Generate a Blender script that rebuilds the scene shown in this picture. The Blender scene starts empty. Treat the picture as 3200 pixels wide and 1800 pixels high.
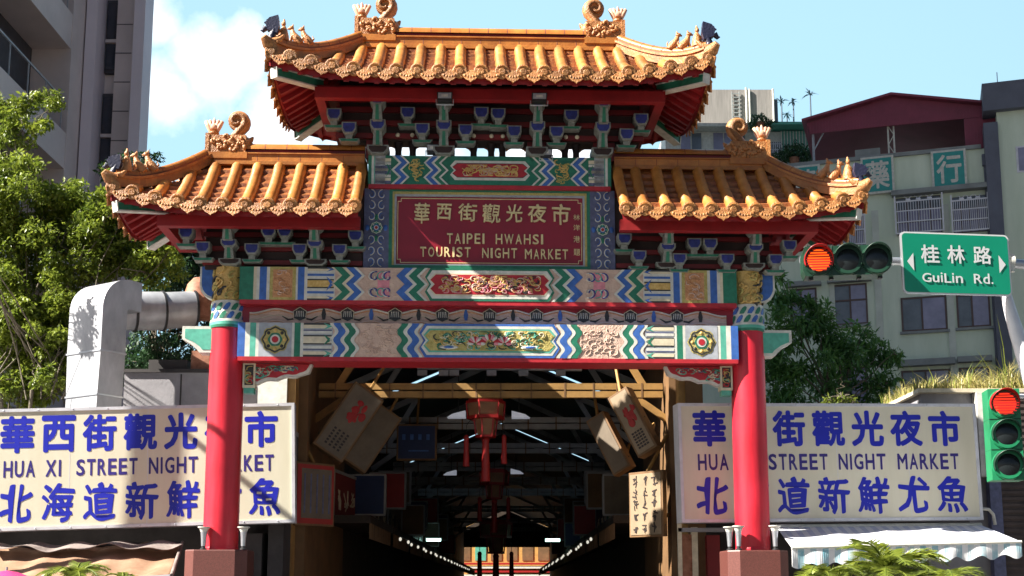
import bpy, bmesh, math, random
import numpy as np
from math import sin, cos, tan, radians, pi, atan2, sqrt, exp
from mathutils import Vector, Matrix

SC = bpy.context.scene
COL = SC.collection
rnd = random.Random(7)

# ------------------------------------------------------------------ camera
F = 3970.0                       # focal length in photo pixels (photo 3200 x 1800)
PITCH = math.atan(640.0 / F)
CP, SP = cos(PITCH), sin(PITCH)
EYE = 1.6
cam_data = bpy.data.cameras.new('camera')
cam = bpy.data.objects.new('camera', cam_data)
COL.objects.link(cam)
cam.location = (0, 0, EYE)
cam.rotation_euler = (pi / 2 + PITCH, 0, 0)
cam_data.sensor_width = 36.0
cam_data.lens = F / 3200 * 36.0
cam_data.shift_y = 300.0 / 3200
cam_data.clip_start = 0.1
cam_data.clip_end = 6000
SC.camera = cam

def ray(px, py):
    u = (px - 1600) / F
    v = (1200 - py) / F
    return (u, CP - v * SP, SP + v * CP)

def P(px, py, Y):
    d = ray(px, py)
    t = Y / d[1]
    return Vector((d[0] * t, Y, EYE + d[2] * t))

# ------------------------------------------------------------------ light
SUN_AZ = radians(70)             # light travels to the right (+X) and away from the camera (+Y)
SUN_EL = radians(40)
world = bpy.data.worlds.new('World')
SC.world = world
world.use_nodes = True
wn = world.node_tree
wn.nodes.clear()
w_out = wn.nodes.new('ShaderNodeOutputWorld')
w_bg = wn.nodes.new('ShaderNodeBackground')
w_sky = wn.nodes.new('ShaderNodeTexSky')
w_sky.sky_type = 'NISHITA'
w_sky.sun_disc = False
w_sky.sun_elevation = SUN_EL
w_sky.sun_rotation = atan2(-sin(SUN_AZ), -cos(SUN_AZ))
w_sky.air_density = 1.0
w_sky.dust_density = 1.0
w_sky.ozone_density = 1.0
w_bg.inputs['Strength'].default_value = 0.022
w_tc = wn.nodes.new('ShaderNodeTexCoord')

def wmath(op, a, b=None, clamp=False):
    n = wn.nodes.new('ShaderNodeMath')
    n.operation = op
    n.use_clamp = clamp
    for i, s in enumerate((a, b)):
        if s is None:
            continue
        if isinstance(s, (int, float)):
            n.inputs[i].default_value = s
        else:
            wn.links.new(s, n.inputs[i])
    return n.outputs[0]

w_noise = wn.nodes.new('ShaderNodeTexNoise')
w_noise.inputs['Scale'].default_value = 9.0
w_noise.inputs['Detail'].default_value = 9.0
w_noise.inputs['Roughness'].default_value = 0.55
wn.links.new(w_tc.outputs['Generated'], w_noise.inputs['Vector'])
cloud = None
for (cx, cy, r) in ((620, 200, 0.045), (520, 270, 0.045), (740, 160, 0.028), (880, 400, 0.040), (470, 60, 0.035), (1230, 440, 0.075), (1700, 480, 0.06)):
    d = Vector(ray(cx, cy)).normalized()
    vs = wn.nodes.new('ShaderNodeVectorMath')
    vs.operation = 'DISTANCE'
    vs.inputs[1].default_value = d
    wn.links.new(w_tc.outputs['Generated'], vs.inputs[0])
    m = wmath('SUBTRACT', 1.0, wmath('DIVIDE', vs.outputs['Value'], r))
    cloud = m if cloud is None else wmath('MAXIMUM', cloud, m)
far_n = wn.nodes.new('ShaderNodeTexNoise')
far_n.inputs['Scale'].default_value = 3.0
far_n.inputs['Detail'].default_value = 6.0
wn.links.new(w_tc.outputs['Generated'], far_n.inputs['Vector'])
fuzz = wmath('MULTIPLY', wmath('SUBTRACT', w_noise.outputs['Fac'], 0.5), 3.2)
mask = wmath('MULTIPLY', wmath('ADD', cloud, fuzz), 1.25, True)
mask = wmath('ADD', mask, 0.0, True)
w_mix = wn.nodes.new('ShaderNodeMix')
w_mix.data_type = 'RGBA'
w_mix.inputs['B'].default_value = (22.0, 22.1, 22.4, 1)
w_haze = wn.nodes.new('ShaderNodeMix')
w_haze.data_type = 'RGBA'
w_sep = wn.nodes.new('ShaderNodeSeparateXYZ')
wn.links.new(w_tc.outputs['Generated'], w_sep.inputs[0])
wn.links.new(wmath('ADD', wmath('MULTIPLY', w_sep.outputs['Y'], 0.72, True), 0.0, True), w_haze.inputs['Factor'])
w_haze.inputs['B'].default_value = (10.3, 16.8, 20.6, 1)
wn.links.new(w_sky.outputs[0], w_haze.inputs['A'])
wn.links.new(mask, w_mix.inputs['Factor'])
wn.links.new(w_haze.outputs['Result'], w_mix.inputs['A'])
wn.links.new(w_mix.outputs['Result'], w_bg.inputs['Color'])
wn.links.new(w_bg.outputs[0], w_out.inputs['Surface'])

sun_data = bpy.data.lights.new('sun', 'SUN')
sun_data.energy = 5.0
sun_data.angle = radians(0.5)
sun_data.color = (1.0, 0.94, 0.84)
sun = bpy.data.objects.new('sun', sun_data)
COL.objects.link(sun)
sun.location = (-30, -10, 60)
sun.rotation_euler = Vector((sin(SUN_AZ) * cos(SUN_EL), cos(SUN_AZ) * cos(SUN_EL), -sin(SUN_EL))).to_track_quat('-Z', 'Y').to_euler()

SC.view_settings.view_transform = 'Standard'
SC.view_settings.look = 'None'
SC.view_settings.exposure = 1.8
SC.view_settings.gamma = 1.0
SC.render.engine = 'CYCLES'
SC.cycles.max_bounces = 6

# ------------------------------------------------------------------ materials
MATS = {}

def mat(name, col, rough=0.6, metal=0.0, var=0.15, scale=4.0, bump=0.0, bscale=30.0, col2=None, emit=None, spec=None, stretch=None, translucent=0.0, island=0.0):
    if name in MATS:
        return MATS[name]
    m = bpy.data.materials.new(name)
    m.use_nodes = True
    nt = m.node_tree
    bs = nt.nodes['Principled BSDF']
    bs.inputs['Roughness'].default_value = rough
    bs.inputs['Metallic'].default_value = metal
    if spec is not None:
        bs.inputs['Specular IOR Level'].default_value = spec
    tc = nt.nodes.new('ShaderNodeTexCoord')
    vec = tc.outputs['Object']
    if stretch:
        mp = nt.nodes.new('ShaderNodeMapping')
        mp.inputs['Scale'].default_value = stretch
        nt.links.new(vec, mp.inputs['Vector'])
        vec = mp.outputs['Vector']
    nz = nt.nodes.new('ShaderNodeTexNoise')
    nz.inputs['Scale'].default_value = scale
    nz.inputs['Detail'].default_value = 8.0
    nz.inputs['Roughness'].default_value = 0.62
    nt.links.new(vec, nz.inputs['Vector'])
    rp = nt.nodes.new('ShaderNodeValToRGB')
    rp.color_ramp.elements[0].position = 0.32
    rp.color_ramp.elements[1].position = 0.68
    c2 = col2 if col2 else tuple(min(1, c * (1 + var * 0.7)) for c in col)
    c1 = col if col2 else tuple(c * (1 - var) for c in col)
    rp.color_ramp.elements[0].color = (*c1, 1)
    rp.color_ramp.elements[1].color = (*c2, 1)
    nt.links.new(nz.outputs['Fac'], rp.inputs['Fac'])
    col_out = rp.outputs['Color']
    if island:
        ge = nt.nodes.new('ShaderNodeNewGeometry')
        mr = nt.nodes.new('ShaderNodeMapRange')
        mr.inputs[3].default_value = 1.0 - island
        mr.inputs[4].default_value = 1.0 + island * 0.6
        nt.links.new(ge.outputs['Random Per Island'], mr.inputs[0])
        n2 = nt.nodes.new('ShaderNodeTexNoise')
        n2.inputs['Scale'].default_value = 1.7
        n2.inputs['Detail'].default_value = 7.0
        nt.links.new(tc.outputs['Object'], n2.inputs['Vector'])
        m2 = nt.nodes.new('ShaderNodeMapRange')
        m2.inputs[1].default_value = 0.35
        m2.inputs[2].default_value = 0.65
        m2.inputs[3].default_value = 1.0 - island * 0.9
        m2.inputs[4].default_value = 1.1
        nt.links.new(n2.outputs['Fac'], m2.inputs[0])
        mm = nt.nodes.new('ShaderNodeMath')
        mm.operation = 'MULTIPLY'
        nt.links.new(mr.outputs[0], mm.inputs[0])
        nt.links.new(m2.outputs[0], mm.inputs[1])
        mu = nt.nodes.new('ShaderNodeMix')
        mu.data_type = 'RGBA'
        mu.blend_type = 'MULTIPLY'
        mu.inputs['Factor'].default_value = 1.0
        nt.links.new(col_out, mu.inputs['A'])
        nt.links.new(mm.outputs[0], mu.inputs['B'])
        col_out = mu.outputs['Result']
    nt.links.new(col_out, bs.inputs['Base Color'])
    if bump:
        nb = nt.nodes.new('ShaderNodeTexNoise')
        nb.inputs['Scale'].default_value = bscale
        nb.inputs['Detail'].default_value = 6.0
        nt.links.new(vec, nb.inputs['Vector'])
        b = nt.nodes.new('ShaderNodeBump')
        b.inputs['Strength'].default_value = bump
        b.inputs['Distance'].default_value = 0.02
        nt.links.new(nb.outputs['Fac'], b.inputs['Height'])
        nt.links.new(b.outputs['Normal'], bs.inputs['Normal'])
    if emit:
        bs.inputs['Emission Color'].default_value = (*emit[0], 1)
        bs.inputs['Emission Strength'].default_value = emit[1]
    if translucent:
        out = nt.nodes['Material Output']
        tr = nt.nodes.new('ShaderNodeBsdfTranslucent')
        nt.links.new(rp.outputs['Color'], tr.inputs['Color'])
        mx = nt.nodes.new('ShaderNodeMixShader')
        mx.inputs[0].default_value = translucent
        nt.links.new(bs.outputs[0], mx.inputs[1])
        nt.links.new(tr.outputs[0], mx.inputs[2])
        nt.links.new(mx.outputs[0], out.inputs['Surface'])
    MATS[name] = m
    return m

def brick_mat(name, c1, c2, mortar, scale, bw=0.5, rh=0.25, ms=0.015, rough=0.7, axes='XZ', bump=0.3):
    if name in MATS:
        return MATS[name]
    m = bpy.data.materials.new(name)
    m.use_nodes = True
    nt = m.node_tree
    bs = nt.nodes['Principled BSDF']
    bs.inputs['Roughness'].default_value = rough
    tc = nt.nodes.new('ShaderNodeTexCoord')
    sx = nt.nodes.new('ShaderNodeSeparateXYZ')
    cb = nt.nodes.new('ShaderNodeCombineXYZ')
    nt.links.new(tc.outputs['Object'], sx.inputs[0])
    nt.links.new(sx.outputs[axes[0]], cb.inputs['X'])
    nt.links.new(sx.outputs[axes[1]], cb.inputs['Y'])
    br = nt.nodes.new('ShaderNodeTexBrick')
    br.inputs['Scale'].default_value = scale
    br.inputs['Brick Width'].default_value = bw
    br.inputs['Row Height'].default_value = rh
    br.inputs['Mortar Size'].default_value = ms
    br.inputs['Color1'].default_value = (*c1, 1)
    br.inputs['Color2'].default_value = (*c2, 1)
    br.inputs['Mortar'].default_value = (*mortar, 1)
    nt.links.new(cb.outputs[0], br.inputs['Vector'])
    nz = nt.nodes.new('ShaderNodeTexNoise')
    nz.inputs['Scale'].default_value = 1.3
    nz.inputs['Detail'].default_value = 9
    nt.links.new(tc.outputs['Object'], nz.inputs['Vector'])
    mp = nt.nodes.new('ShaderNodeMapRange')
    mp.inputs[1].default_value = 0.3
    mp.inputs[2].default_value = 0.7
    mp.inputs[3].default_value = 0.75
    mp.inputs[4].default_value = 1.15
    nt.links.new(nz.outputs['Fac'], mp.inputs[0])
    mu = nt.nodes.new('ShaderNodeMix')
    mu.data_type = 'RGBA'
    mu.blend_type = 'MULTIPLY'
    mu.inputs['Factor'].default_value = 1.0
    nt.links.new(br.outputs['Color'], mu.inputs['A'])
    nt.links.new(mp.outputs[0], mu.inputs['B'])
    nt.links.new(mu.outputs['Result'], bs.inputs['Base Color'])
    b = nt.nodes.new('ShaderNodeBump')
    b.inputs['Strength'].default_value = bump
    b.inputs['Distance'].default_value = 0.01
    nt.links.new(br.outputs['Fac'], b.inputs['Height'])
    b.invert = True
    nt.links.new(b.outputs['Normal'], bs.inputs['Normal'])
    MATS[name] = m
    return m

def leaf_mat(name, dark, light, transl=0.35):
    m = bpy.data.materials.new(name)
    m.use_nodes = True
    nt = m.node_tree
    bs = nt.nodes['Principled BSDF']
    out = nt.nodes['Material Output']
    bs.inputs['Roughness'].default_value = 0.42
    ge = nt.nodes.new('ShaderNodeNewGeometry')
    rp = nt.nodes.new('ShaderNodeValToRGB')
    rp.color_ramp.elements[0].color = (*dark, 1)
    rp.color_ramp.elements[1].color = (*light, 1)
    nz = nt.nodes.new('ShaderNodeTexNoise')
    nz.inputs['Scale'].default_value = 1.1
    nz.inputs['Detail'].default_value = 3
    tc = nt.nodes.new('ShaderNodeTexCoord')
    nt.links.new(tc.outputs['Object'], nz.inputs['Vector'])
    a = nt.nodes.new('ShaderNodeMath')
    a.operation = 'MULTIPLY_ADD'
    a.inputs[1].default_value = 0.6
    nt.links.new(ge.outputs['Random Per Island'], a.inputs[0])
    s = nt.nodes.new('ShaderNodeMath')
    s.operation = 'MULTIPLY_ADD'
    s.inputs[1].default_value = 1.4
    s.inputs[2].default_value = -0.5
    nt.links.new(nz.outputs['Fac'], s.inputs[0])
    nt.links.new(s.outputs[0], a.inputs[2])
    nt.links.new(a.outputs[0], rp.inputs['Fac'])
    nt.links.new(rp.outputs['Color'], bs.inputs['Base Color'])
    tr = nt.nodes.new('ShaderNodeBsdfTranslucent')
    nt.links.new(rp.outputs['Color'], tr.inputs['Color'])
    mx = nt.nodes.new('ShaderNodeMixShader')
    mx.inputs[0].default_value = transl
    nt.links.new(bs.outputs[0], mx.inputs[1])
    nt.links.new(tr.outputs[0], mx.inputs[2])
    nt.links.new(mx.outputs[0], out.inputs['Surface'])
    MATS[name] = m
    return m

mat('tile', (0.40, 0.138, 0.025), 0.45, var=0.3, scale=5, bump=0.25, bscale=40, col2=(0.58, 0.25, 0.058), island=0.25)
mat('tile_pan', (0.20, 0.05, 0.015), 0.5, var=0.3, scale=9, bump=0.4, bscale=30, col2=(0.40, 0.15, 0.04), island=0.3)  # deeper red pans, with the shade between courses put into the colour
mat('tile_carved', (0.30, 0.095, 0.02), 0.45, scale=22, bump=0.7, bscale=55, col2=(0.52, 0.25, 0.08), island=0.3)
mat('tile_ridge', (0.35, 0.115, 0.022), 0.4, scale=5, bump=0.2, bscale=30, col2=(0.50, 0.20, 0.04), island=0.22)
mat('ridge_joint', (0.22, 0.06, 0.03), 0.7)
mat('figure_clay', (0.36, 0.14, 0.045), 0.4, scale=14, bump=0.7, bscale=40, col2=(0.54, 0.25, 0.09))
mat('figure_dark', (0.02, 0.022, 0.05), 0.4, bump=0.4)
mat('flame_glaze', (0.60, 0.30, 0.20), 0.4, scale=10, col2=(0.78, 0.46, 0.30))
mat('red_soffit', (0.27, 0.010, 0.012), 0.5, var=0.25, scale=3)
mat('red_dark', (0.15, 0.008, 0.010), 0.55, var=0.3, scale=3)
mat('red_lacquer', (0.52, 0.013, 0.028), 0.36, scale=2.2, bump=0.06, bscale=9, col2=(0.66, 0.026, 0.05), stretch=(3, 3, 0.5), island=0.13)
mat('red_board', (0.26, 0.012, 0.027), 0.35, var=0.12, scale=2)
mat('bracket_edge', (0.24, 0.25, 0.225), 0.55, var=0.35, scale=14)  # bracket edge and blue darkened, the shade under the eaves put into the colour
mat('bracket_blue', (0.025, 0.035, 0.20), 0.5, var=0.4, scale=14)
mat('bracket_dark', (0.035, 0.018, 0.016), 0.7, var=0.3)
mat('p_blue', (0.045, 0.13, 0.42), 0.45, var=0.25, scale=12)
mat('p_navy', (0.03, 0.05, 0.28), 0.45, var=0.3, scale=12)
mat('p_green', (0.02, 0.17, 0.10), 0.45, var=0.25, scale=12)
mat('p_teal', (0.10, 0.40, 0.30), 0.45, var=0.2, scale=10)
mat('p_white', (0.62, 0.61, 0.55), 0.5, var=0.2, scale=8)
mat('p_cream', (0.66, 0.58, 0.42), 0.5, var=0.2, scale=8)
mat('p_tan', (0.52, 0.345, 0.275), 0.55, scale=7, bump=0.6, bscale=35, col2=(0.66, 0.48, 0.38))
mat('p_rust', (0.48, 0.20, 0.09), 0.55, scale=18, bump=0.8, bscale=40, col2=(0.62, 0.34, 0.16))
mat('p_gold', (0.50, 0.30, 0.07), 0.4, scale=20, bump=0.6, bscale=50, col2=(0.72, 0.50, 0.18))
mat('p_olive', (0.34, 0.28, 0.07), 0.45, scale=16, bump=0.6, bscale=45, col2=(0.55, 0.45, 0.16))
mat('p_red', (0.42, 0.02, 0.03), 0.45, var=0.2, scale=10)
mat('p_pink', (0.70, 0.25, 0.30), 0.5, var=0.2, scale=10)
mat('p_grey', (0.36, 0.38, 0.42), 0.5, var=0.2, scale=10)
mat('p_slate', (0.10, 0.11, 0.20), 0.5, var=0.3, scale=12)
mat('p_dark', (0.035, 0.035, 0.035), 0.5, var=0.3, scale=12)
mat('gold_letter', (0.72, 0.58, 0.30), 0.35, var=0.15, scale=10)
mat('granite_red', (0.13, 0.042, 0.034), 0.45, var=0.3, scale=60, bump=0.1, bscale=80)
mat('steel', (0.50, 0.52, 0.56), 0.35, 0.75, var=0.12, scale=3)
mat('galvanised', (0.30, 0.31, 0.335), 0.46, 0.4, scale=2.6, bump=0.2, bscale=5, col2=(0.50, 0.51, 0.54), stretch=(1, 1, 0.5))
mat('rust_metal', (0.20, 0.07, 0.03), 0.7, scale=8, col2=(0.42, 0.19, 0.12))
mat('black_metal', (0.02, 0.02, 0.022), 0.5, var=0.3)
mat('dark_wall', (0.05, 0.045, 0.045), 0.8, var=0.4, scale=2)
mat('grey_wall', (0.30, 0.29, 0.31), 0.8, var=0.25, scale=1.5, bump=0.2)
mat('asphalt', (0.05, 0.05, 0.052), 0.9, var=0.25, scale=20, bump=0.4, bscale=90)
mat('paving', (0.28, 0.26, 0.25), 0.85, var=0.2, scale=4)
mat('road_paint', (0.75, 0.75, 0.72), 0.7)
mat('sign_face', (0.60, 0.56, 0.425), 0.4, scale=1.1, col2=(0.68, 0.64, 0.51), stretch=(2.5, 1, 0.35))
mat('sign_frame', (0.62, 0.62, 0.66), 0.4, 0.2)
mat('sign_blue', (0.012, 0.018, 0.40), 0.4, var=0.1, scale=3)
mat('sign_blue_dark', (0.035, 0.022, 0.20), 0.4, var=0.1, scale=3)
mat('bark', (0.09, 0.075, 0.05), 0.9, scale=12, bump=0.6, col2=(0.20, 0.17, 0.13))
leaf_mat('leaf_bright', (0.06, 0.11, 0.012), (0.32, 0.38, 0.05), 0.45)
leaf_mat('leaf_deep', (0.035, 0.11, 0.03), (0.16, 0.33, 0.075), 0.3)
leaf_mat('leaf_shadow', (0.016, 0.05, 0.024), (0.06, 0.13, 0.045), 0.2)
leaf_mat('leaf_palm', (0.05, 0.10, 0.012), (0.30, 0.34, 0.045), 0.35)
leaf_mat('grass_dry', (0.22, 0.20, 0.05), (0.58, 0.50, 0.22), 0.3)

# ------------------------------------------------------------------ mesh builder
class MB:
    def __init__(self):
        self.v, self.f, self.m, self.s = [], [], [], []
        self.mats, self.idx = [], {}

    def mi(self, name):
        if name not in self.idx:
            self.idx[name] = len(self.mats)
            self.mats.append(name)
        return self.idx[name]

    def face(self, pts, m, smooth=False):
        b = len(self.v)
        self.v.extend([tuple(p) for p in pts])
        self.f.append(tuple(range(b, b + len(pts))))
        self.m.append(self.mi(m))
        self.s.append(smooth)

    def raw(self, vs, fs, m, smooth=False):
        b = len(self.v)
        self.v.extend([tuple(p) for p in vs])
        k = self.mi(m)
        for f in fs:
            self.f.append(tuple(b + i for i in f))
            self.m.append(k)
            self.s.append(smooth)

    def hexa(self, c, m):
        # c: 8 corners, bottom ring 0-3 then top ring 4-7
        self.raw(c, [(3, 2, 1, 0), (4, 5, 6, 7), (0, 1, 5, 4), (1, 2, 6, 5), (2, 3, 7, 6), (3, 0, 4, 7)], m)

    def box(self, x0, x1, y0, y1, z0, z1, m):
        x0, x1 = min(x0, x1), max(x0, x1)
        y0, y1 = min(y0, y1), max(y0, y1)
        z0, z1 = min(z0, z1), max(z0, z1)
        self.hexa([(x0, y0, z0), (x1, y0, z0), (x1, y1, z0), (x0, y1, z0), (x0, y0, z1), (x1, y0, z1), (x1, y1, z1), (x0, y1, z1)], m)

    def prism(self, poly, y0, y1, m, mside=None):
        # polygon of (x, z), extruded from y0 (front) to y1
        n = len(poly)
        a = sum(poly[i][0] * poly[(i + 1) % n][1] - poly[(i + 1) % n][0] * poly[i][1] for i in range(n))
        if a < 0:
            poly = poly[::-1]
        fr = [(p[0], y0, p[1]) for p in poly]
        bk = [(p[0], y1, p[1]) for p in poly]
        self.raw(fr, [tuple(range(n))], m)
        self.raw(bk, [tuple(range(n - 1, -1, -1))], m)
        self.raw(fr + bk, [(i, n + i, n + (i + 1) % n, (i + 1) % n) for i in range(n)], mside or m)

    def bar(self, a, b, w, h, m, up=(0, 0, 1)):
        a, b = Vector(a), Vector(b)
        d = (b - a).normalized()
        upv = Vector(up)
        if abs(d.dot(upv)) > 0.98:
            upv = Vector((0, 1, 0))
        sx = d.cross(upv).normalized() * (w / 2)
        sz = sx.cross(d).normalized() * (h / 2)
        c = [a - sx - sz, a + sx - sz, b + sx - sz, b - sx - sz, a - sx + sz, a + sx + sz, b + sx + sz, b - sx + sz]
        self.hexa(c, m)

    def tube(self, pts, rad, m, n=8, caps=True, smooth=True, flat=1.0, up=None):
        pts = [Vector(p) for p in pts]
        k = len(pts)
        if isinstance(rad, (int, float)):
            rad = [rad] * k
        vs = []
        prev = None
        for i in range(k):
            d = (pts[min(i + 1, k - 1)] - pts[max(i - 1, 0)])
            if d.length < 1e-9:
                d = Vector((0, 0, 1))
            d.normalize()
            if prev is None:
                ref = Vector(up) if up else (Vector((0, 0, 1)) if abs(d.z) < 0.9 else Vector((1, 0, 0)))
            else:
                ref = prev
            s = d.cross(ref)
            if s.length < 1e-6:
                s = d.cross(Vector((1, 0, 0)))
            s.normalize()
            u = s.cross(d).normalized()
            prev = u
            for j in range(n):
                a = 2 * pi * j / n
                vs.append(pts[i] + s * (cos(a) * rad[i]) + u * (sin(a) * rad[i] * flat))
        fs = []
        for i in range(k - 1):
            for j in range(n):
                fs.append((i * n + j, i * n + (j + 1) % n, (i + 1) * n + (j + 1) % n, (i + 1) * n + j))
        self.raw(vs, fs, m, smooth)
        if caps:
            self.raw(vs[:n], [tuple(range(n - 1, -1, -1))], m)
            self.raw(vs[-n:], [tuple(range(n))], m)

    def lathe(self, prof, c, m, n=16, smooth=True, axis='Z', mats=None):
        # prof: list of (radius, height)
        vs = []
        for (r, h) in prof:
            for j in range(n):
                a = 2 * pi * j / n
                if axis == 'Z':
                    vs.append((c[0] + r * cos(a), c[1] + r * sin(a), c[2] + h))
                else:
                    vs.append((c[0] + r * cos(a), c[1] + h, c[2] + r * sin(a)))
        k = len(prof)
        for i in range(k - 1):
            mm = mats[i] if mats else m
            fs = []
            for j in range(n):
                q = (i * n + j, i * n + (j + 1) % n, (i + 1) * n + (j + 1) % n, (i + 1) * n + j)
                fs.append(q if axis == 'Z' else q[::-1])
            self.raw(vs, fs, mm, smooth) if False else self._rawshare(vs, fs, mm, smooth)
        for i, rev in ((0, True), (k - 1, False)):
            if prof[i][0] > 1e-5:
                ring = vs[i * n:(i + 1) * n]
                self.raw(ring, [tuple(range(n - 1, -1, -1)) if rev == (axis == 'Z') else tuple(range(n))], mats[min(i, k - 2)] if mats else m)

    def _rawshare(self, vs, fs, m, smooth):
        used = sorted({i for f in fs for i in f})
        mp = {u: i for i, u in enumerate(used)}
        self.raw([vs[u] for u in used], [tuple(mp[i] for i in f) for f in fs], m, smooth)

    def blob(self, c, r, m, nu=10, nv=7, rot=None):
        vs, fs = [], []
        for i in range(nv + 1):
            t = pi * i / nv
            for j in range(nu):
                a = 2 * pi * j / nu
                p = Vector((r[0] * sin(t) * cos(a), r[1] * sin(t) * sin(a), r[2] * cos(t)))
                if rot is not None:
                    p = rot @ p
                vs.append(Vector(c) + p)
        for i in range(nv):
            for j in range(nu):
                fs.append((i * nu + j, (i + 1) * nu + j, (i + 1) * nu + (j + 1) % nu, i * nu + (j + 1) % nu))
        self.raw(vs, fs, m, True)

    def build(self, name, parent=None, bevel=0.0, weld=False):
        me = bpy.data.meshes.new(name)
        me.from_pydata(self.v, [], self.f)
        for k in self.mats:
            me.materials.append(MATS[k])
        me.polygons.foreach_set('material_index', self.m)
        me.polygons.foreach_set('use_smooth', self.s)
        me.validate(verbose=False)
        me.update()
        o = bpy.data.objects.new(name, me)
        COL.objects.link(o)
        if parent is not None:
            o.parent = parent
        if weld:
            bm = bmesh.new()
            bm.from_mesh(me)
            bmesh.ops.remove_doubles(bm, verts=bm.verts, dist=1e-5)
            bm.to_mesh(me)
            bm.free()
        if bevel:
            md = o.modifiers.new('bevel', 'BEVEL')
            md.width = bevel
            md.segments = 2
            md.limit_method = 'ANGLE'
            md.angle_limit = radians(50)
        return o

def empty(name, loc=(0, 0, 0), rz=0.0, parent=None):
    o = bpy.data.objects.new(name, None)
    o.empty_display_size = 0.3
    COL.objects.link(o)
    o.location = loc
    o.rotation_euler = (0, 0, rz)
    if parent is not None:
        o.parent = parent
    return o

def tag(o, label=None, cat=None, group=None, kind=None):
    if label:
        o['label'] = label
    if cat:
        o['category'] = cat
    if group:
        o['group'] = group
    if kind:
        o['kind'] = kind
    return o

def kids(o):
    return [c for c in bpy.data.objects if c.parent == o]

def copy_tree(o, parent=None):
    c = o.copy()
    COL.objects.link(c)
    if parent is not None:
        c.parent = parent
    for ch in kids(o):
        copy_tree(ch, c)
    return c

# ------------------------------------------------------------------ lettering
GLYPHS = {}

def glyph(text, bold=0.0, depth=0.0):
    key = (text, bold, depth)
    if key not in GLYPHS:
        c = bpy.data.curves.new('lettering', 'FONT')
        c.body = text
        c.size = 1.0
        c.offset = bold
        c.extrude = depth
        c.resolution_u = 3
        o = bpy.data.objects.new('lettering', c)
        COL.objects.link(o)
        dg = bpy.context.evaluated_depsgraph_get()
        me = bpy.data.meshes.new_from_object(o.evaluated_get(dg))
        vs = [tuple(v.co) for v in me.vertices]
        fs = [tuple(p.vertices) for p in me.polygons]
        bpy.data.objects.remove(o)
        bpy.data.curves.remove(c)
        bpy.data.meshes.remove(me)
        GLYPHS[key] = (vs, fs)
    return GLYPHS[key]

def letter(mb, text, box, frame, m, bold=0.0, depth=0.0, shear=0.0, brush=0.0, off=0.002):
    """box = (s0, s1, t0, t1), t measured upward; frame(s, t, n) -> 3-D point"""
    vs, fs = glyph(text, 0.0, depth)
    if bold:
        cp, cf = [], []
        n = 8
        for k in range(n):
            b0 = len(cp)
            a = 2 * pi * k / n
            cp += [(x + bold * cos(a), y + bold * sin(a), z + 0.0003 * k) for (x, y, z) in vs]
            cf += [tuple(b0 + i for i in f) for f in fs]
        vs, fs = cp, cf
    xs = [v[0] for v in vs]
    ys = [v[1] for v in vs]
    x0, x1, y0, y1 = min(xs), max(xs), min(ys), max(ys)
    s0, s1, t0, t1 = box
    out = []
    for (x, y, z) in vs:
        a = (x - x0) / (x1 - x0)
        b = (y - y0) / (y1 - y0)
        if brush:
            a2 = a + brush * (0.5 * sin(5.3 * b + 2.1 * a + len(text)) + 0.5 * sin(9.1 * a * b + 3 * b))
            b = b + brush * (0.8 * sin(4.1 * a + 1.3) + 0.5 * sin(8.7 * a + 3.1 * b)) + brush * 1.2 * (a - 0.5)
            a = a2
        s = s0 + (s1 - s0) * (a + shear * (b - 0.5))
        t = t0 + (t1 - t0) * b
        out.append(frame(s, t, off + depth + z))
    mb.raw(out, fs, m)
# ================================================================== THE GATE
YAW = radians(2.0)
GY = 19.3
GO = P(1528, 1400, GY)
GO.z = 0.0
EX = Vector((cos(YAW), sin(YAW), 0))
EYV = Vector((-sin(YAW), cos(YAW), 0))

def G(px, py, gy):
    """photo pixel -> gate coordinates (x, z) on the plane gy"""
    d = Vector(ray(px, py))
    t = (gy + GO.dot(EYV)) / d.dot(EYV)
    p = d * t - GO
    return p.dot(EX), EYV.dot(p), EYV.z + EYE + d.z * t

def gx(px, py, gy):
    return G(px, py, gy)[0]

def gz(py, gy, px=1528):
    return G(px, py, gy)[2]

gate = empty('market_gate', (GO.x, GO.y, 0), YAW)
tag(gate, 'tall red and painted ceremonial market gate with three orange tiled roofs across the street', 'gate')

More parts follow.
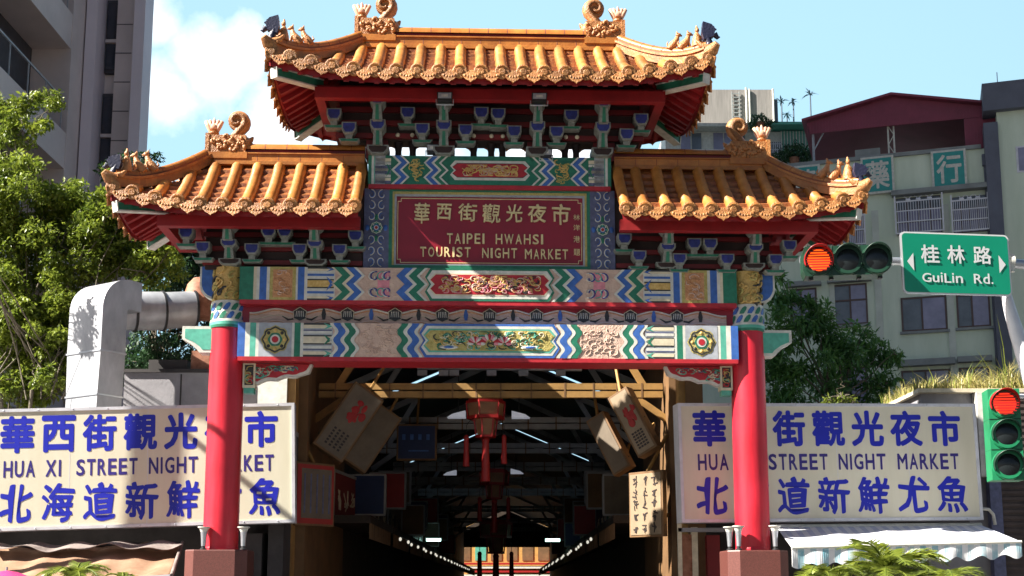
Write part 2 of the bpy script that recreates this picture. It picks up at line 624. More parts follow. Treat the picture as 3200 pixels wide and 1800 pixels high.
# ---------------------------------------------------------------- columns
RC = 0.262
XC = (gx(2345, 1250, 0) - gx(711, 1250, 0)) / 2
ZP = gz(1719, -0.3)                 # pedestal top
ZCAP = gz(1026, -RC)                # bottom of the capital
ZBT = gz(842, -0.25)                # top of the upper beam
for sx in (-1, 1):
    mb = MB()
    x = sx * XC
    mb.lathe([(RC * 1.02, 0), (RC * 1.02, 0.03), (RC, 0.05), (RC, ZCAP - ZP)], (x, 0, ZP), 'red_lacquer', 32)
    col = mb.build('column', gate)
    # capital: green band, two rows of blue and green scales, gilded drum
    mb = MB()
    hcap = gz(943, -RC) - ZCAP
    mb.lathe([(RC + 0.015, 0), (RC + 0.02, 0.04), (RC + 0.02, 0.09), (RC + 0.015, 0.12)], (x, 0, ZCAP), 'p_teal', 28, mats=['p_green', 'p_teal', 'p_white'])
    mb.lathe([(RC + 0.002, 0.12), (RC + 0.002, hcap)], (x, 0, ZCAP), 'p_white', 28)
    n = 14
    for row in range(2):
        for k in range(n):
            a0 = 2 * pi * (k + 0.5 * row) / n
            zz0 = 0.13 + row * (hcap - 0.15) / 2
            zz1 = zz0 + (hcap - 0.15) / 2 - 0.015
            w = pi / n * 0.72
            pts = []
            for (u, v) in ((-1, 0.0), (0.6, 0.0), (1.15, 0.5), (1.1, 0.85), (0.4, 1.0), (-0.4, 0.8), (-0.9, 0.4)):
                a = a0 + u * w + 0.12 * v
                r = RC + 0.012
                pts.append((x + r * cos(a), r * sin(a), ZCAP + zz0 + (zz1 - zz0) * v))
            mb.face(pts, 'p_blue' if (k + row) % 2 else 'p_green')
    mb.build('capital', gate)
    mb = MB()
    zt = ZBT + 0.02
    mb.lathe([(RC - 0.02, hcap), (RC - 0.02, zt - ZCAP)], (x, 0, ZCAP), 'p_gold', 28)
    for k in range(70):
        a = rnd.uniform(0, 2 * pi)
        h = rnd.uniform(hcap + 0.03, zt - ZCAP - 0.04)
        pts = []
        for q in range(6):
            t = q / 5
            aa = a + 0.5 * t * sin(3 * t + k)
            pts.append((x + (RC - 0.005) * cos(aa), (RC - 0.005) * sin(aa), ZCAP + h + 0.09 * sin(4 * t + k) * 0.6))
        mb.tube(pts, [0.014, 0.02, 0.024, 0.02, 0.015, 0.008], rnd.choice(['p_gold', 'p_olive', 'p_dark', 'p_gold']), 5)
    mb.build('gilded_drum', gate)
    # pedestal
    mb = MB()
    w, ch = 0.455, 0.155
    oc = [(w, w - ch), (w - ch, w), (-(w - ch), w), (-w, w - ch), (-w, -(w - ch)), (-(w - ch), -w), (w - ch, -w), (w, -(w - ch))]
    def octa(s, z):
        return [(x + p[0] * s, p[1] * s, z) for p in oc]
    lv = [(1.16, 0.02), (1.16, 0.28), (1.06, 0.34), (1.0, 0.38), (1.0, ZP - 0.1), (1.0, ZP - 0.02), (0.985, ZP)]
    for (s0, z0), (s1, z1) in zip(lv[:-1], lv[1:]):
        A, B = octa(s0, z0), octa(s1, z1)
        mb.raw(A + B, [(i, (i + 1) % 8, 8 + (i + 1) % 8, 8 + i) for i in range(8)], 'granite_red')
    mb.raw(octa(0.985, ZP), [tuple(range(8))], 'granite_red')
    mb.build('pedestal', gate, bevel=0.01)

# side corbels outside the columns and blue curved brackets above them
for sx in (-1, 1):
    zt, zb = gz(1031, 0), gz(1112, 0)
    xo = XC + RC - 0.05
    wid = 0.46
    def poly(inset):
        i = inset
        return [(sx * xo, zt - i), (sx * (xo + wid - i), zt - i), (sx * (xo + wid - i), zt - 0.2 + i * 0.3), (sx * (xo + wid * 0.72 - i), zt - 0.27 + i * 0.6),
                (sx * (xo + wid * 0.5 - i), zt - 0.36 + i), (sx * (xo + wid * 0.42 - i), zb + i), (sx * xo, zb + i)]
    mb = MB()
    mb.prism(poly(0), -0.13, 0.13, 'p_white')
    mb.prism(poly(0.045), -0.136, -0.12, 'p_teal')
    mb.prism(poly(0.045), 0.12, 0.136, 'p_teal')
    mb.build('corbel', gate, bevel=0.006)
    zt2, zb2 = gz(846, 0), gz(945, 0)
    xo = XC + RC - 0.08
    wd = 0.26
    def poly2(i):
        pts = [(sx * xo, zt2 - 0.0), (sx * (xo + wd - i), zt2)]
        for k in range(7):
            a = k / 6 * pi / 2
            pts.append((sx * (xo + 0.04 + (wd - 0.04 - i) * cos(a)), zb2 + i + 0.22 * (1 - sin(a))))
        pts.append((sx * xo, zb2 + i))
        return pts
    mb = MB()
    mb.prism(poly2(0), -0.1, 0.1, 'p_white')
    mb.prism(poly2(0.03), -0.106, -0.09, 'p_blue')
    mb.prism(poly2(0.03), 0.09, 0.106, 'p_blue')
    mb.build('end_bracket', gate, bevel=0.004)

# ---------------------------------------------------------------- painted beams
def chev(mb, x, z0, z1, amp, w, y, m, d, curvy=False):
    """zigzag band with two points; d = +1 points right"""
    n = 16
    L = []
    for i in range(n + 1):
        t = i / n
        tri = abs(((t * 2) % 1.0) - 0.5) * 2 if i < n else 1.0
        if curvy:
            tri = 0.5 - 0.5 * cos(pi * (1 - tri)) * 0.85
            tri = 1 - tri
        L.append((x + d * amp * (1 - tri), z0 + (z1 - z0) * t))
    for i in range(n):
        a, b = L[i], L[i + 1]
        mb.face([(a[0], y, a[1]), (a[0] + w, y, a[1]), (b[0] + w, y, b[1]), (b[0], y, b[1])], m)

def relief(mb, x0, x1, z0, z1, y, mats_, n, seed, thick=0.018, big=1.0):
    r = random.Random(seed)
    for k in range(n):
        cx = r.uniform(x0 + 0.06, x1 - 0.06)
        cz = r.uniform(z0 + 0.035, z1 - 0.035)
        R = r.uniform(0.03, 0.08) * big
        a0 = r.uniform(0, 2 * pi)
        tw = r.choice((-1, 1)) * r.uniform(2.0, 4.8)
        pts = []
        for q in range(9):
            t = q / 8
            rad = R * (1 - 0.75 * t)
            px = cx + rad * cos(a0 + tw * t) * 1.4
            pz = cz + rad * sin(a0 + tw * t)
            px = min(max(px, x0 + 0.012), x1 - 0.012)
            pz = min(max(pz, z0 + 0.012), z1 - 0.012)
            pts.append((px, y, pz))
        m = r.choice(mats_)
        mb.tube(pts, [thick * (0.5 + 0.8 * sin(pi * (q + 1) / 10)) for q in range(9)], m, 5, flat=0.7)

def rect(mb, x0, x1, z0, z1, y, m):
    mb.face([(x0, y, z0), (x1, y, z0), (x1, y, z1), (x0, y, z1)], m)

def rosette(mb, cx, cz, R, y, cols):
    n = 28
    def ring(r0, r1, m, wob=0.0, k=8, yy=y):
        for i in range(n):
            a, b = 2 * pi * i / n, 2 * pi * (i + 1) / n
            f = lambda r, t: (cx + r * (1 + wob * cos(k * t)) * cos(t), yy, cz + r * (1 + wob * cos(k * t)) * sin(t))
            mb.face([f(r0, a), f(r1, a), f(r1, b), f(r0, b)], m)
    ring(0.0001, R, cols[0], 0.07, 8)
    ring(R * 0.80, R * 0.92, cols[1], 0.07, 8, y - 0.004)
    ring(0.0001, R * 0.5, cols[2], 0.05, 6, y - 0.004)
    ring(0.0001, R * 0.36, cols[3], 0.0, 6, y - 0.008)
    ring(0.0001, R * 0.24, cols[4], 0.0, 6, y - 0.012)
    for i in range(8):
        a = 2 * pi * i / 8
        mb.blob((cx + R * 0.68 * cos(a), y, cz + R * 0.68 * sin(a)), (R * 0.13, 0.012, R * 0.13), cols[1 if i % 2 else 5], 8, 5)

def paint_beam(mb, x0, x1, z0, z1, y, sch, seed, wmul=1.0):
    """painted front of a beam, symmetric about its middle; x fractions follow the lower beam"""
    L = x1 - x0
    xm = (x0 + x1) / 2
    H = z1 - z0
    rect(mb, x0, x1, z0, z1, y, sch['base'])
    e1, e2 = y - 0.004, y - 0.008
    for d in (-1, 1):
        X = (lambda f: x0 + f * L) if d < 0 else (lambda f: x1 - f * L)
        def R(f0, f1, m, yy=e1, za=0.0, zb=1.0):
            a, b = sorted((X(f0), X(f1)))
            rect(mb, a, b, z0 + za * H, z0 + zb * H, yy, m)
        for (f0, f1, m) in sch['ends']:
            R(f0, f1, m)
        p0, p1 = sch['panel']
        R(p0, p1, sch['panel_col'], e2)
        a, b = sorted((X(p0), X(p1)))
        if sch['panel_kind'] == 'rosette':
            rosette(mb, (a + b) / 2, (z0 + z1) / 2, H * 0.40, y - 0.012, ['p_olive', 'p_dark', 'p_green', 'p_white', 'p_red', 'p_gold'])
        elif sch['panel_kind'] == 'relief':
            rect(mb, a + 0.05, b - 0.05, z0 + 0.04, z1 - 0.04, y - 0.012, 'p_rust')
            relief(mb, a + 0.06, b - 0.06, z0 + 0.05, z1 - 0.05, y - 0.014, ['p_rust', 'p_tan', 'p_rust'], 22, seed + d, 0.012)
        s0, s1 = sch['stripes']
        R(s0, s1, sch['stripe_bg'], e1)
        for (za, zb, m) in sch['stripe_rows']:
            R(s0, s1 - 0.002, m, e2, za, zb)
        # pointed tips of the stripes
        tipx, tipw = X(s1), (s1 - s0) * L * 0.32
        for (zc, hh, m) in sch['tips']:
            zz = z0 + zc * H
            h = hh * H
            s = 1 if d < 0 else -1
            pts = [(tipx - s * tipw, y - 0.012, zz - h), (tipx, y - 0.012, zz), (tipx - s * tipw, y - 0.012, zz + h), (tipx - s * tipw * 0.55, y - 0.012, zz)]
            mb.face(pts if s > 0 else pts[::-1], m)
        amp = H * (0.18 if sch.get('wavy') else 0.25)
        s = 1 if d < 0 else -1
        for k, (f, w, m) in enumerate(sch['chev1']):
            chev(mb, X(f) - (w * L / 2), z0, z1, amp, w * L, y - 0.012 - 0.003 * (k % 3), m, s, sch.get('wavy', False))
        for k, (f, w, m) in enumerate(sch['chev2']):
            chev(mb, X(f) - (w * L / 2), z0, z1, amp, w * L, y - 0.012 - 0.003 * (k % 3), m, -s, sch.get('wavy', False))
        f0, f1 = sch['field']
        if sch.get('scroll'):
            a, b = sorted((X(f0), X(f1)))
            c0 = (a + b) / 2
            rect(mb, c0 - 0.06, c0 + 0.12, z0 + 0.05, z1 - 0.05, y - 0.006, 'p_pink')
            for zz, sg in ((z0 + 0.72 * H, 1), (z0 + 0.28 * H, -1)):
                for ox, mm in ((-0.10, 'p_navy'), (-0.13, 'p_white'), (0.10, 'p_navy'), (0.07, 'p_white'), (0.0, 'p_teal')):
                    pts = []
                    for q in range(12):
                        t = q / 11
                        rr = 0.085 * (1 - 0.7 * t)
                        pts.append((c0 + ox + s * rr * cos(1.2 + 5.2 * t), y - 0.012, zz + sg * rr * sin(1.2 + 5.2 * t)))
                    mb.tube(pts, 0.010, mm, 5)
        elif sch.get('flower'):
            a, b = sorted((X(f0), X(f1)))
            relief(mb, a + 0.05, b - 0.03, z0 + 0.03, z1 - 0.03, y - 0.004, ['p_olive', 'p_gold', 'p_olive', 'p_green'], 34, seed + 7 * d, 0.014)
        else:
            a, b = sorted((X(f0), X(f1)))
            relief(mb, a + 0.05, b - 0.05, z0 + 0.03, z1 - 0.03, y - 0.002, ['p_tan'], 40, seed + 3 * d, 0.010)
    c = sch['centre']
    a, b = x0 + c * L, x1 - c * L
    t = H * 0.14
    # pointed frame and ground of the middle panel
    def pan(i, yy, m):
        tip = H * 0.16
        h0, h1 = z0 + i, z1 - i
        hm = (h0 + h1) / 2
        q = (h1 - h0) / 4
        left = [(a + i * 0.6, h0), (a + i * 0.6 - 0 + tip, hm - q), (a + i * 0.6, hm), (a + i * 0.6 + tip, hm + q), (a + i * 0.6, h1)]
        left = [(a + i * 0.8 + tip, h0), (a + i * 0.8, hm - q * 0.9), (a + i * 0.8 + tip * 0.8, hm), (a + i * 0.8, hm + q * 0.9), (a + i * 0.8 + tip, h1)]
        right = [(a + b - p[0], p[1]) for p in left]
        for k in range(4):
            p0, p1 = left[k], left[k + 1]
            r0, r1 = right[k], right[k + 1]
            mb.face([(p0[0], yy, p0[1]), (r0[0], yy, r0[1]), (r1[0], yy, r1[1]), (p1[0], yy, p1[1])], m)
    for k, (i, m) in enumerate(sch['frame']):
        pan(i * H, y - 0.016 - 0.003 * k, m)
    ins = sch['frame'][-1][0] * H
    yy = y - 0.016 - 0.003 * len(sch['frame'])
    relief(mb, a + ins + 0.1, b - ins - 0.1, z0 + ins + 0.01, z1 - ins - 0.01, yy, sch['relief'], sch['nrelief'], seed, 0.012, 1.0)
    if sch.get('lotus'):
        for ox, R in ((0, 0.11), (-0.22, 0.07), (0.22, 0.07)):
            for k in range(9):
                t = pi * (k / 8)
                mb.blob((xm + ox + R * cos(t), yy - 0.008, (z0 + z1) / 2 - 0.05 + R * sin(t)), (0.028, 0.012, 0.05), ['p_pink', 'p_red', 'p_white'][k % 3], 8, 5, Matrix.Rotation(-(t - pi / 2), 3, 'Y'))
        for ox in (-0.62, 0.62):
            mb.blob((xm + ox, yy - 0.004, z0 + 0.3 * H), (0.15, 0.012, 0.035), 'p_white', 10, 5)
            mb.blob((xm + ox, yy - 0.010, z0 + 0.3 * H), (0.09, 0.012, 0.02), 'p_blue', 10, 5)

rows = [(0.00, 0.06, 'p_dark'), (0.06, 0.16, 'p_cream'), (0.20, 0.24, 'p_slate'), (0.24, 0.32, 'p_white'), (0.36, 0.40, 'p_dark'), (0.40, 0.60, 'p_cream'),
        (0.60, 0.64, 'p_dark'), (0.68, 0.76, 'p_white'), (0.76, 0.80, 'p_slate'), (0.84, 0.94, 'p_cream'), (0.94, 1.0, 'p_dark')]
SCH_LOW = dict(base='p_tan', ends=[(0, 0.0148, 'p_blue'), (0.0148, 0.0245, 'p_white'), (0.0245, 0.036, 'p_teal'), (0.036, 0.042, 'p_white'), (0.107, 0.112, 'p_white'), (0.112, 0.124, 'p_green'), (0.124, 0.130, 'p_white')],
               panel=(0.042, 0.107), panel_col='p_grey', panel_kind='rosette', stripes=(0.130, 0.188), stripe_bg='p_grey', stripe_rows=rows,
               tips=[(0.5, 0.16, 'p_green'), (0.9, 0.1, 'p_teal'), (0.1, 0.1, 'p_teal')],
               chev1=[(0.185, 0.008, 'p_white'), (0.195, 0.014, 'p_blue'), (0.206, 0.007, 'p_white'), (0.216, 0.014, 'p_green'), (0.226, 0.007, 'p_white')],
               chev2=[(0.333, 0.014, 'p_green'), (0.343, 0.008, 'p_white'), (0.354, 0.014, 'p_blue'), (0.364, 0.008, 'p_white')],
               field=(0.235, 0.325), centre=0.360, frame=[(0.0, 'p_blue'), (0.07, 'p_white'), (0.15, 'p_teal'), (0.20, 'p_olive')], relief=['p_gold', 'p_green', 'p_olive', 'p_teal', 'p_dark', 'p_cream'], nrelief=190, lotus=True, wavy=True)
rows2 = [(0.00, 0.05, 'p_dark'), (0.05, 0.12, 'p_cream'), (0.20, 0.27, 'p_blue'), (0.27, 0.33, 'p_white'), (0.36, 0.40, 'p_dark'), (0.40, 0.60, 'p_gold'),
         (0.60, 0.64, 'p_dark'), (0.67, 0.73, 'p_white'), (0.73, 0.80, 'p_blue'), (0.88, 0.95, 'p_cream'), (0.95, 1.0, 'p_dark')]
SCH_UP = dict(base='p_tan', ends=[(0, 0.028, 'p_green'), (0.028, 0.034, 'p_cream'), (0.034, 0.040, 'p_white'), (0.040, 0.054, 'p_blue'), (0.054, 0.060, 'p_white'), (0.112, 0.116, 'p_white'), (0.116, 0.129, 'p_blue'), (0.129, 0.135, 'p_white')],
              panel=(0.060, 0.112), panel_col='p_olive', panel_kind='relief', stripes=(0.135, 0.190), stripe_bg='p_white', stripe_rows=rows2,
              tips=[(0.5, 0.22, 'p_blue'), (0.93, 0.07, 'p_blue'), (0.07, 0.07, 'p_blue')],
              chev1=[(0.186, 0.007, 'p_cream'), (0.196, 0.017, 'p_green'), (0.208, 0.008, 'p_cream'), (0.219, 0.016, 'p_blue'), (0.230, 0.006, 'p_white')],
              chev2=[(0.338, 0.018, 'p_blue'), (0.350, 0.008, 'p_white'), (0.362, 0.016, 'p_green'), (0.372, 0.008, 'p_white')],
              field=(0.238, 0.328), scroll=True, centre=0.370, frame=[(0.0, 'p_green'), (0.07, 'p_white'), (0.16, 'p_cream'), (0.20, 'p_red')], relief=['p_gold', 'p_gold', 'p_rust', 'p_tan', 'p_dark', 'p_pink'], nrelief=170)
SCH_TOP = dict(base='p_green', ends=[(0, 0.014, 'p_green'), (0.014, 0.024, 'p_white'), (0.024, 0.028, 'p_teal')],
               panel=(0.028, 0.070), panel_col='p_grey', panel_kind='none', stripes=(0.028, 0.095), stripe_bg='p_green', stripe_rows=[(0.02, 0.12, 'p_slate'), (0.12, 0.22, 'p_cream'), (0.24, 0.33, 'p_white'), (0.36, 0.64, 'p_slate'), (0.45, 0.55, 'p_cream'), (0.67, 0.76, 'p_white'), (0.78, 0.9, 'p_cream')],
               tips=[(0.5, 0.25, 'p_green')],
               chev1=[(0.100, 0.012, 'p_white'), (0.117, 0.022, 'p_blue'), (0.134, 0.010, 'p_white')],
               chev2=[(0.262, 0.010, 'p_white'), (0.278, 0.022, 'p_blue'), (0.295, 0.012, 'p_white'), (0.310, 0.020, 'p_green'), (0.325, 0.010, 'p_white')],
               field=(0.150, 0.250), flower=True, centre=0.320, frame=[(0.0, 'p_green'), (0.16, 'p_white'), (0.25, 'p_dark'), (0.27, 'p_red')], relief=['p_gold', 'p_rust', 'p_gold', 'p_tan'], nrelief=90)

XB = (gx(2303, 1070, -0.25) - gx(742, 1070, -0.25)) / 2
zA0, zA1 = gz(1121, -0.26), gz(1015, -0.26)       # lower beam
zB0, zB1 = gz(945, -0.26), gz(842, -0.26)         # upper beam
def beam(name, xh, z0, z1, y0, y1, side='p_green', under='p_red'):
    mb = MB()
    mb.box(-xh, xh, y0, y1, z0, z1, side)
    mb.box(-xh + 0.01, xh - 0.01, y0 - 0.012, y1 + 0.012, z0 - 0.06, z0 + 0.004, under)
    return mb.build(name, gate)
b1 = beam('lower_beam', XB, zA0, zA1, -0.30, 0.25, 'p_blue')
mb = MB()
paint_beam(mb, -XB, XB, zA0 + 0.004, zA1, -0.304, SCH_LOW, 11)
mb.build('painted_face', b1)
b2 = beam('upper_beam', XB, zB0, zB1, -0.30, 0.25)
mb = MB()
paint_beam(mb, -XB, XB, zB0 + 0.004, zB1, -0.304, SCH_UP, 23)
mb.build('painted_face', b2)

# frieze between the beams
zF0, zF1 = zA1, zB0 - 0.06
mb = MB()
mb.box(-XB, XB, -0.13, 0.13, zF0, zF1, 'red_board')
fr = mb.build('frieze', gate)
mb = MB()
n = 160
per = XB * 2 / 10.5
h = zF1 - zF0
xa = XB - 0.14
def swag(x, o):
    return zF0 + h * (0.76 + 0.12 * cos(2 * pi * (x - o) / per))
for i in range(n):
    u0, u1 = -xa + 2 * xa * i / n, -xa + 2 * xa * (i + 1) / n
    o = per / 2
    mb.face([(u0, -0.136, zF0), (u1, -0.136, zF0), (u1, -0.136, swag(u1, o)), (u0, -0.136, swag(u0, o))], 'p_tan')
for off, m, r in ((0.0, 'p_white', 0.010), (-0.03, 'p_rust', 0.008), (-0.10, 'p_cream', 0.007), (-0.16, 'p_tan', 0.007), (-0.20, 'p_rust', 0.005)):
    mb.tube([(-xa + 2 * xa * i / n, -0.137, max(zF0 + 0.01, swag(-xa + 2 * xa * i / n, per / 2) + off * (1 if off > -0.05 else 1.0))) for i in range(n + 1)], r, m, 5)
for k in range(-5, 6):
    cx = k * per
    if abs(cx) > xa - 0.1:
        continue
    cz = zF0 + h * 0.58
    mb.prism([(cx - 0.09, cz - 0.06), (cx - 0.11, cz + 0.05), (cx, cz + 0.12), (cx + 0.11, cz + 0.05), (cx + 0.09, cz - 0.06), (cx, cz - 0.10)], -0.15, -0.137, 'p_dark')
    for q in range(5):
        mb.tube([(cx - 0.06 + 0.03 * q, -0.152, cz - 0.04), (cx - 0.05 + 0.025 * q, -0.154, cz + 0.05)], 0.006, 'p_white', 4)
    mb.tube([(cx - 0.09, -0.152, cz - 0.05), (cx - 0.1, -0.152, cz + 0.045), (cx, -0.152, cz + 0.11), (cx + 0.1, -0.152, cz + 0.045), (cx + 0.09, -0.152, cz - 0.05)], 0.007, 'p_cream', 4)
    for s in (-1, 1):
        mb.tube([(cx + s * 0.1, -0.142, cz - 0.07), (cx + s * 0.18, -0.142, cz - 0.085), (cx + s * 0.27, -0.142, cz - 0.03)], [0.012, 0.016, 0.005], 'p_dark', 5)
    mx = cx + per / 2
    if abs(mx) < xa - 0.05:
        mb.prism([(mx - 0.02, cz - 0.08), (mx + 0.02, cz - 0.08), (mx + 0.035, cz), (mx + 0.015, cz + 0.09), (mx - 0.015, cz + 0.09), (mx - 0.035, cz)], -0.15, -0.138, 'p_blue' if k % 2 else 'p_dark')
mb.build('swag_relief', fr)

# sparrow braces under the lower beam
for sx in (-1, 1):
    zt = zA0 - 0.06
    xo = XC - RC - 0.02
    W = 0.98
    zlow = gz(1205, -0.05)
    def br(i):
        pts = [(xo, zt - 0.01)]
        pts += [(xo - 0.0, zlow + 0.05 + i)]
        for k in range(13):
            t = k / 12
            xx = xo - 0.20 - (W - 0.28) * t
            zz = zlow + i + (zt - 0.20 - zlow) * t ** 0.9 + 0.035 * abs(sin(pi * t * 2.5))
            pts.append((xx, zz))
        pts.append((xo - W + i, zt - 0.14 + i))
        pts.append((xo - W + 0.0 - 0.05 + i, zt - 0.01))
        return [(sx * p[0], p[1]) for p in pts]
    mb = MB()
    mb.prism(br(0), -0.07, 0.07, 'p_white')
    mb.prism(br(0.04), -0.078, -0.06, 'p_red')
    relief(mb, *sorted((sx * (xo - 0.05), sx * (xo - W + 0.12))), zlow + (zt - zlow) * 0.55, zt - 0.03, -0.082, ['p_teal', 'p_red', 'p_green', 'p_cream', 'p_slate'], 34, 31 + sx, 0.012)
    relief(mb, *sorted((sx * (xo - 0.05), sx * (xo - 0.42))), zlow + 0.08, zt - 0.05, -0.082, ['p_teal', 'p_red', 'p_cream', 'p_slate'], 22, 41 + sx, 0.012)
    brc = mb.build('sparrow_brace', gate)
    mb = MB()
    xx = sorted((sx * (xo + 0.02), sx * (xo - 0.17)))
    mb.box(xx[0], xx[1], -0.1, 0.1, zlow - 0.06, zt - 0.005, 'p_cream')
    mb.box(xx[0] + 0.03, xx[1] - 0.03, -0.105, 0.105, zlow - 0.02, zt - 0.03, 'p_dark')
    relief(mb, xx[0] + 0.03, xx[1] - 0.03, zlow - 0.01, zt - 0.04, -0.108, ['p_red', 'p_teal', 'p_olive'], 14, 51 + sx, 0.010)
    mb.box(xx[0] + 0.02, xx[1] - 0.02, -0.085, 0.085, zlow - 0.14, zlow - 0.06, 'p_teal')
    mb.build('hanging_post', brc)

# ---------------------------------------------------------------- name board storey
zS0, zS1 = gz(840, -0.2), gz(592, -0.2)
XS = (gx(1925, 720, -0.2) - gx(1140, 720, -0.2)) / 2
XF = (gx(1849, 720, -0.2) - gx(1220, 720, -0.2)) / 2
XR = (gx(1828, 720, -0.2) - gx(1238, 720, -0.2)) / 2
mb = MB()
mb.box(-XF - 0.01, XF + 0.01, -0.14, 0.16, zS0 - 0.02, zS1, 'p_slate')
core = mb.build('board_backing', gate)
for sx in (-1, 1):
    mb = MB()
    xa, xb = sorted((sx * XF, sx * XS))
    mb.box(xa, xb, -0.20, 0.20, zS0 - 0.01, zS1 - 0.002, 'p_slate')
    cx, cz = (xa + xb) / 2, (zS0 + zS1) / 2
    y = -0.205
    for k in range(-3, 4):
        zz = cz + k * (zS1 - zS0) / 7.2
        if k == 0:
            continue
        for s2 in (-1, 1):
            for rr, m in ((0.085, 'p_white'), (0.062, 'p_blue')):
                pts = []
                for q in range(12):
                    t = q / 11
                    r = rr * (1 - 0.7 * t)
                    a = pi / 2 * (1 if k > 0 else -1) + (4.8 * t) * s2 * (1 if k > 0 else -1)
                    pts.append((cx + s2 * 0.085 + r * cos(a) * 0.9, y, zz + r * sin(a)))
                mb.tube(pts, 0.008, m, 5)
    rosette(mb, cx, cz, 0.10, y - 0.004, ['p_green', 'p_white', 'p_blue', 'p_white', 'p_red', 'p_teal'])
    for dx, dz in ((-0.14, 0), (0.14, 0), (0, 0.17), (0, -0.17)):
        mb.blob((cx + dx, y, cz + dz), (0.035, 0.012, 0.05), 'p_blue' if dz == 0 else 'p_green', 8, 5)
    mb.build('scroll_pilaster', gate)
mb = MB()
zi0, zi1 = gz(826, -0.2), gz(614, -0.2)
for (xo, z0, z1, xi, zi0_, zi1_, y0, m) in (
        (XF, zS0, zS1, XF - 0.05, zS0 + 0.05, zS1 - 0.045, -0.20, 'p_green'),
        (XF - 0.05, zS0 + 0.05, zS1 - 0.045, XR + 0.015, zi0 - 0.03, zi1 + 0.03, -0.19, 'p_olive'),
        (XR + 0.015, zi0 - 0.03, zi1 + 0.03, XR - 0.015, zi0, zi1, -0.18, 'p_grey')):
    mb.box(-xo, xo, y0, -0.1, z0, zi0_, m)
    mb.box(-xo, xo, y0, -0.1, zi1_, z1, m)
    mb.box(-xo, -xi, y0, -0.1, zi0_, zi1_, m)
    mb.box(xi, xo, y0, -0.1, zi0_, zi1_, m)
frm = mb.build('board_frame', gate)
mb = MB()
mb.box(-XR, XR, -0.15, -0.12, zi0, zi1, 'red_board')
board = mb.build('name_board', gate)
mb = MB()
def bx(px):
    return gx(px, 720, -0.15)
def bz(py):
    return gz(py, -0.15)
yb = -0.154
# gilt line with notched corners
xa, xb, za, zb, nn = -XR + 0.035, XR - 0.035, zi0 + 0.03, zi1 - 0.03, 0.05
loop = [(xa + nn, za), (xb - nn, za), (xb - nn, za + nn), (xb, za + nn), (xb, zb - nn), (xb - nn, zb - nn), (xb - nn, zb), (xa + nn, zb), (xa + nn, zb - nn), (xa, zb - nn), (xa, za + nn), (xa + nn, za + nn)]
for i in range(len(loop)):
    p, q = loop[i], loop[(i + 1) % len(loop)]
    mb.bar((p[0], yb, p[1]), (q[0], yb, q[1]), 0.010, 0.010, 'gold_letter')
fb = lambda s, t, n: (s, -0.15 - n, t)
for ch, a, b, t0, t1 in (('華', 1294, 1342, 700, 637), ('西', 1364, 1410, 690, 639), ('街', 1431, 1490, 693, 638), ('觀', 1506, 1564, 697, 639), ('光', 1581, 1633, 694, 640), ('夜', 1649, 1707, 695, 638), ('市', 1724, 1781, 700, 637)):
    letter(mb, ch, (bx(a), bx(b), bz(t0), bz(t1)), fb, 'gold_letter', 0.012, 0.012, shear=0.06, brush=0.035)
for tx, a, b, t0, t1 in (('TAIPEI', 1397, 1514, 763, 731), ('HWAHSI', 1549, 1697, 763, 732), ('TOURIST', 1314, 1471, 805, 774), ('NIGHT', 1507, 1616, 807, 776), ('MARKET', 1640, 1774, 809, 778)):
    n = len(tx)
    w = bx(b) - bx(a)
    ws = [{'I': 0.35, 'W': 1.45, 'M': 1.3, 'H': 1.08, 'N': 1.08}.get(c, 1.0) for c in tx]
    gap = 0.34
    tot = sum(ws) + gap * (n - 1)
    pos = 0
    for c, wc in zip(tx, ws):
        letter(mb, c, (bx(a) + w * pos / tot, bx(a) + w * (pos + wc) / tot, bz(t0), bz(t1)), fb, 'gold_letter', 0.012, 0.010)
        pos += wc + gap
for ch, t0, t1 in (('林', 686, 668), ('洋', 718, 700), ('港', 755, 735), ('題', 796, 776)):
    letter(mb, ch, (bx(1792), bx(1812), bz(t0), bz(t1)), fb, 'gold_letter', 0.0, 0.004, brush=0.03)
mb.build('lettering', board)

zT0, zT1 = gz(592, -0.24), gz(490, -0.24)
XT = (gx(1907, 540, -0.24) - gx(1148, 540, -0.24)) / 2
b3 = beam('top_beam', XT, zT0 + 0.06, zT1, -0.24, 0.24)
mb = MB()
paint_beam(mb, -XT, XT, zT0 + 0.064, zT1, -0.244, SCH_TOP, 37)
mb.build('painted_face', b3)
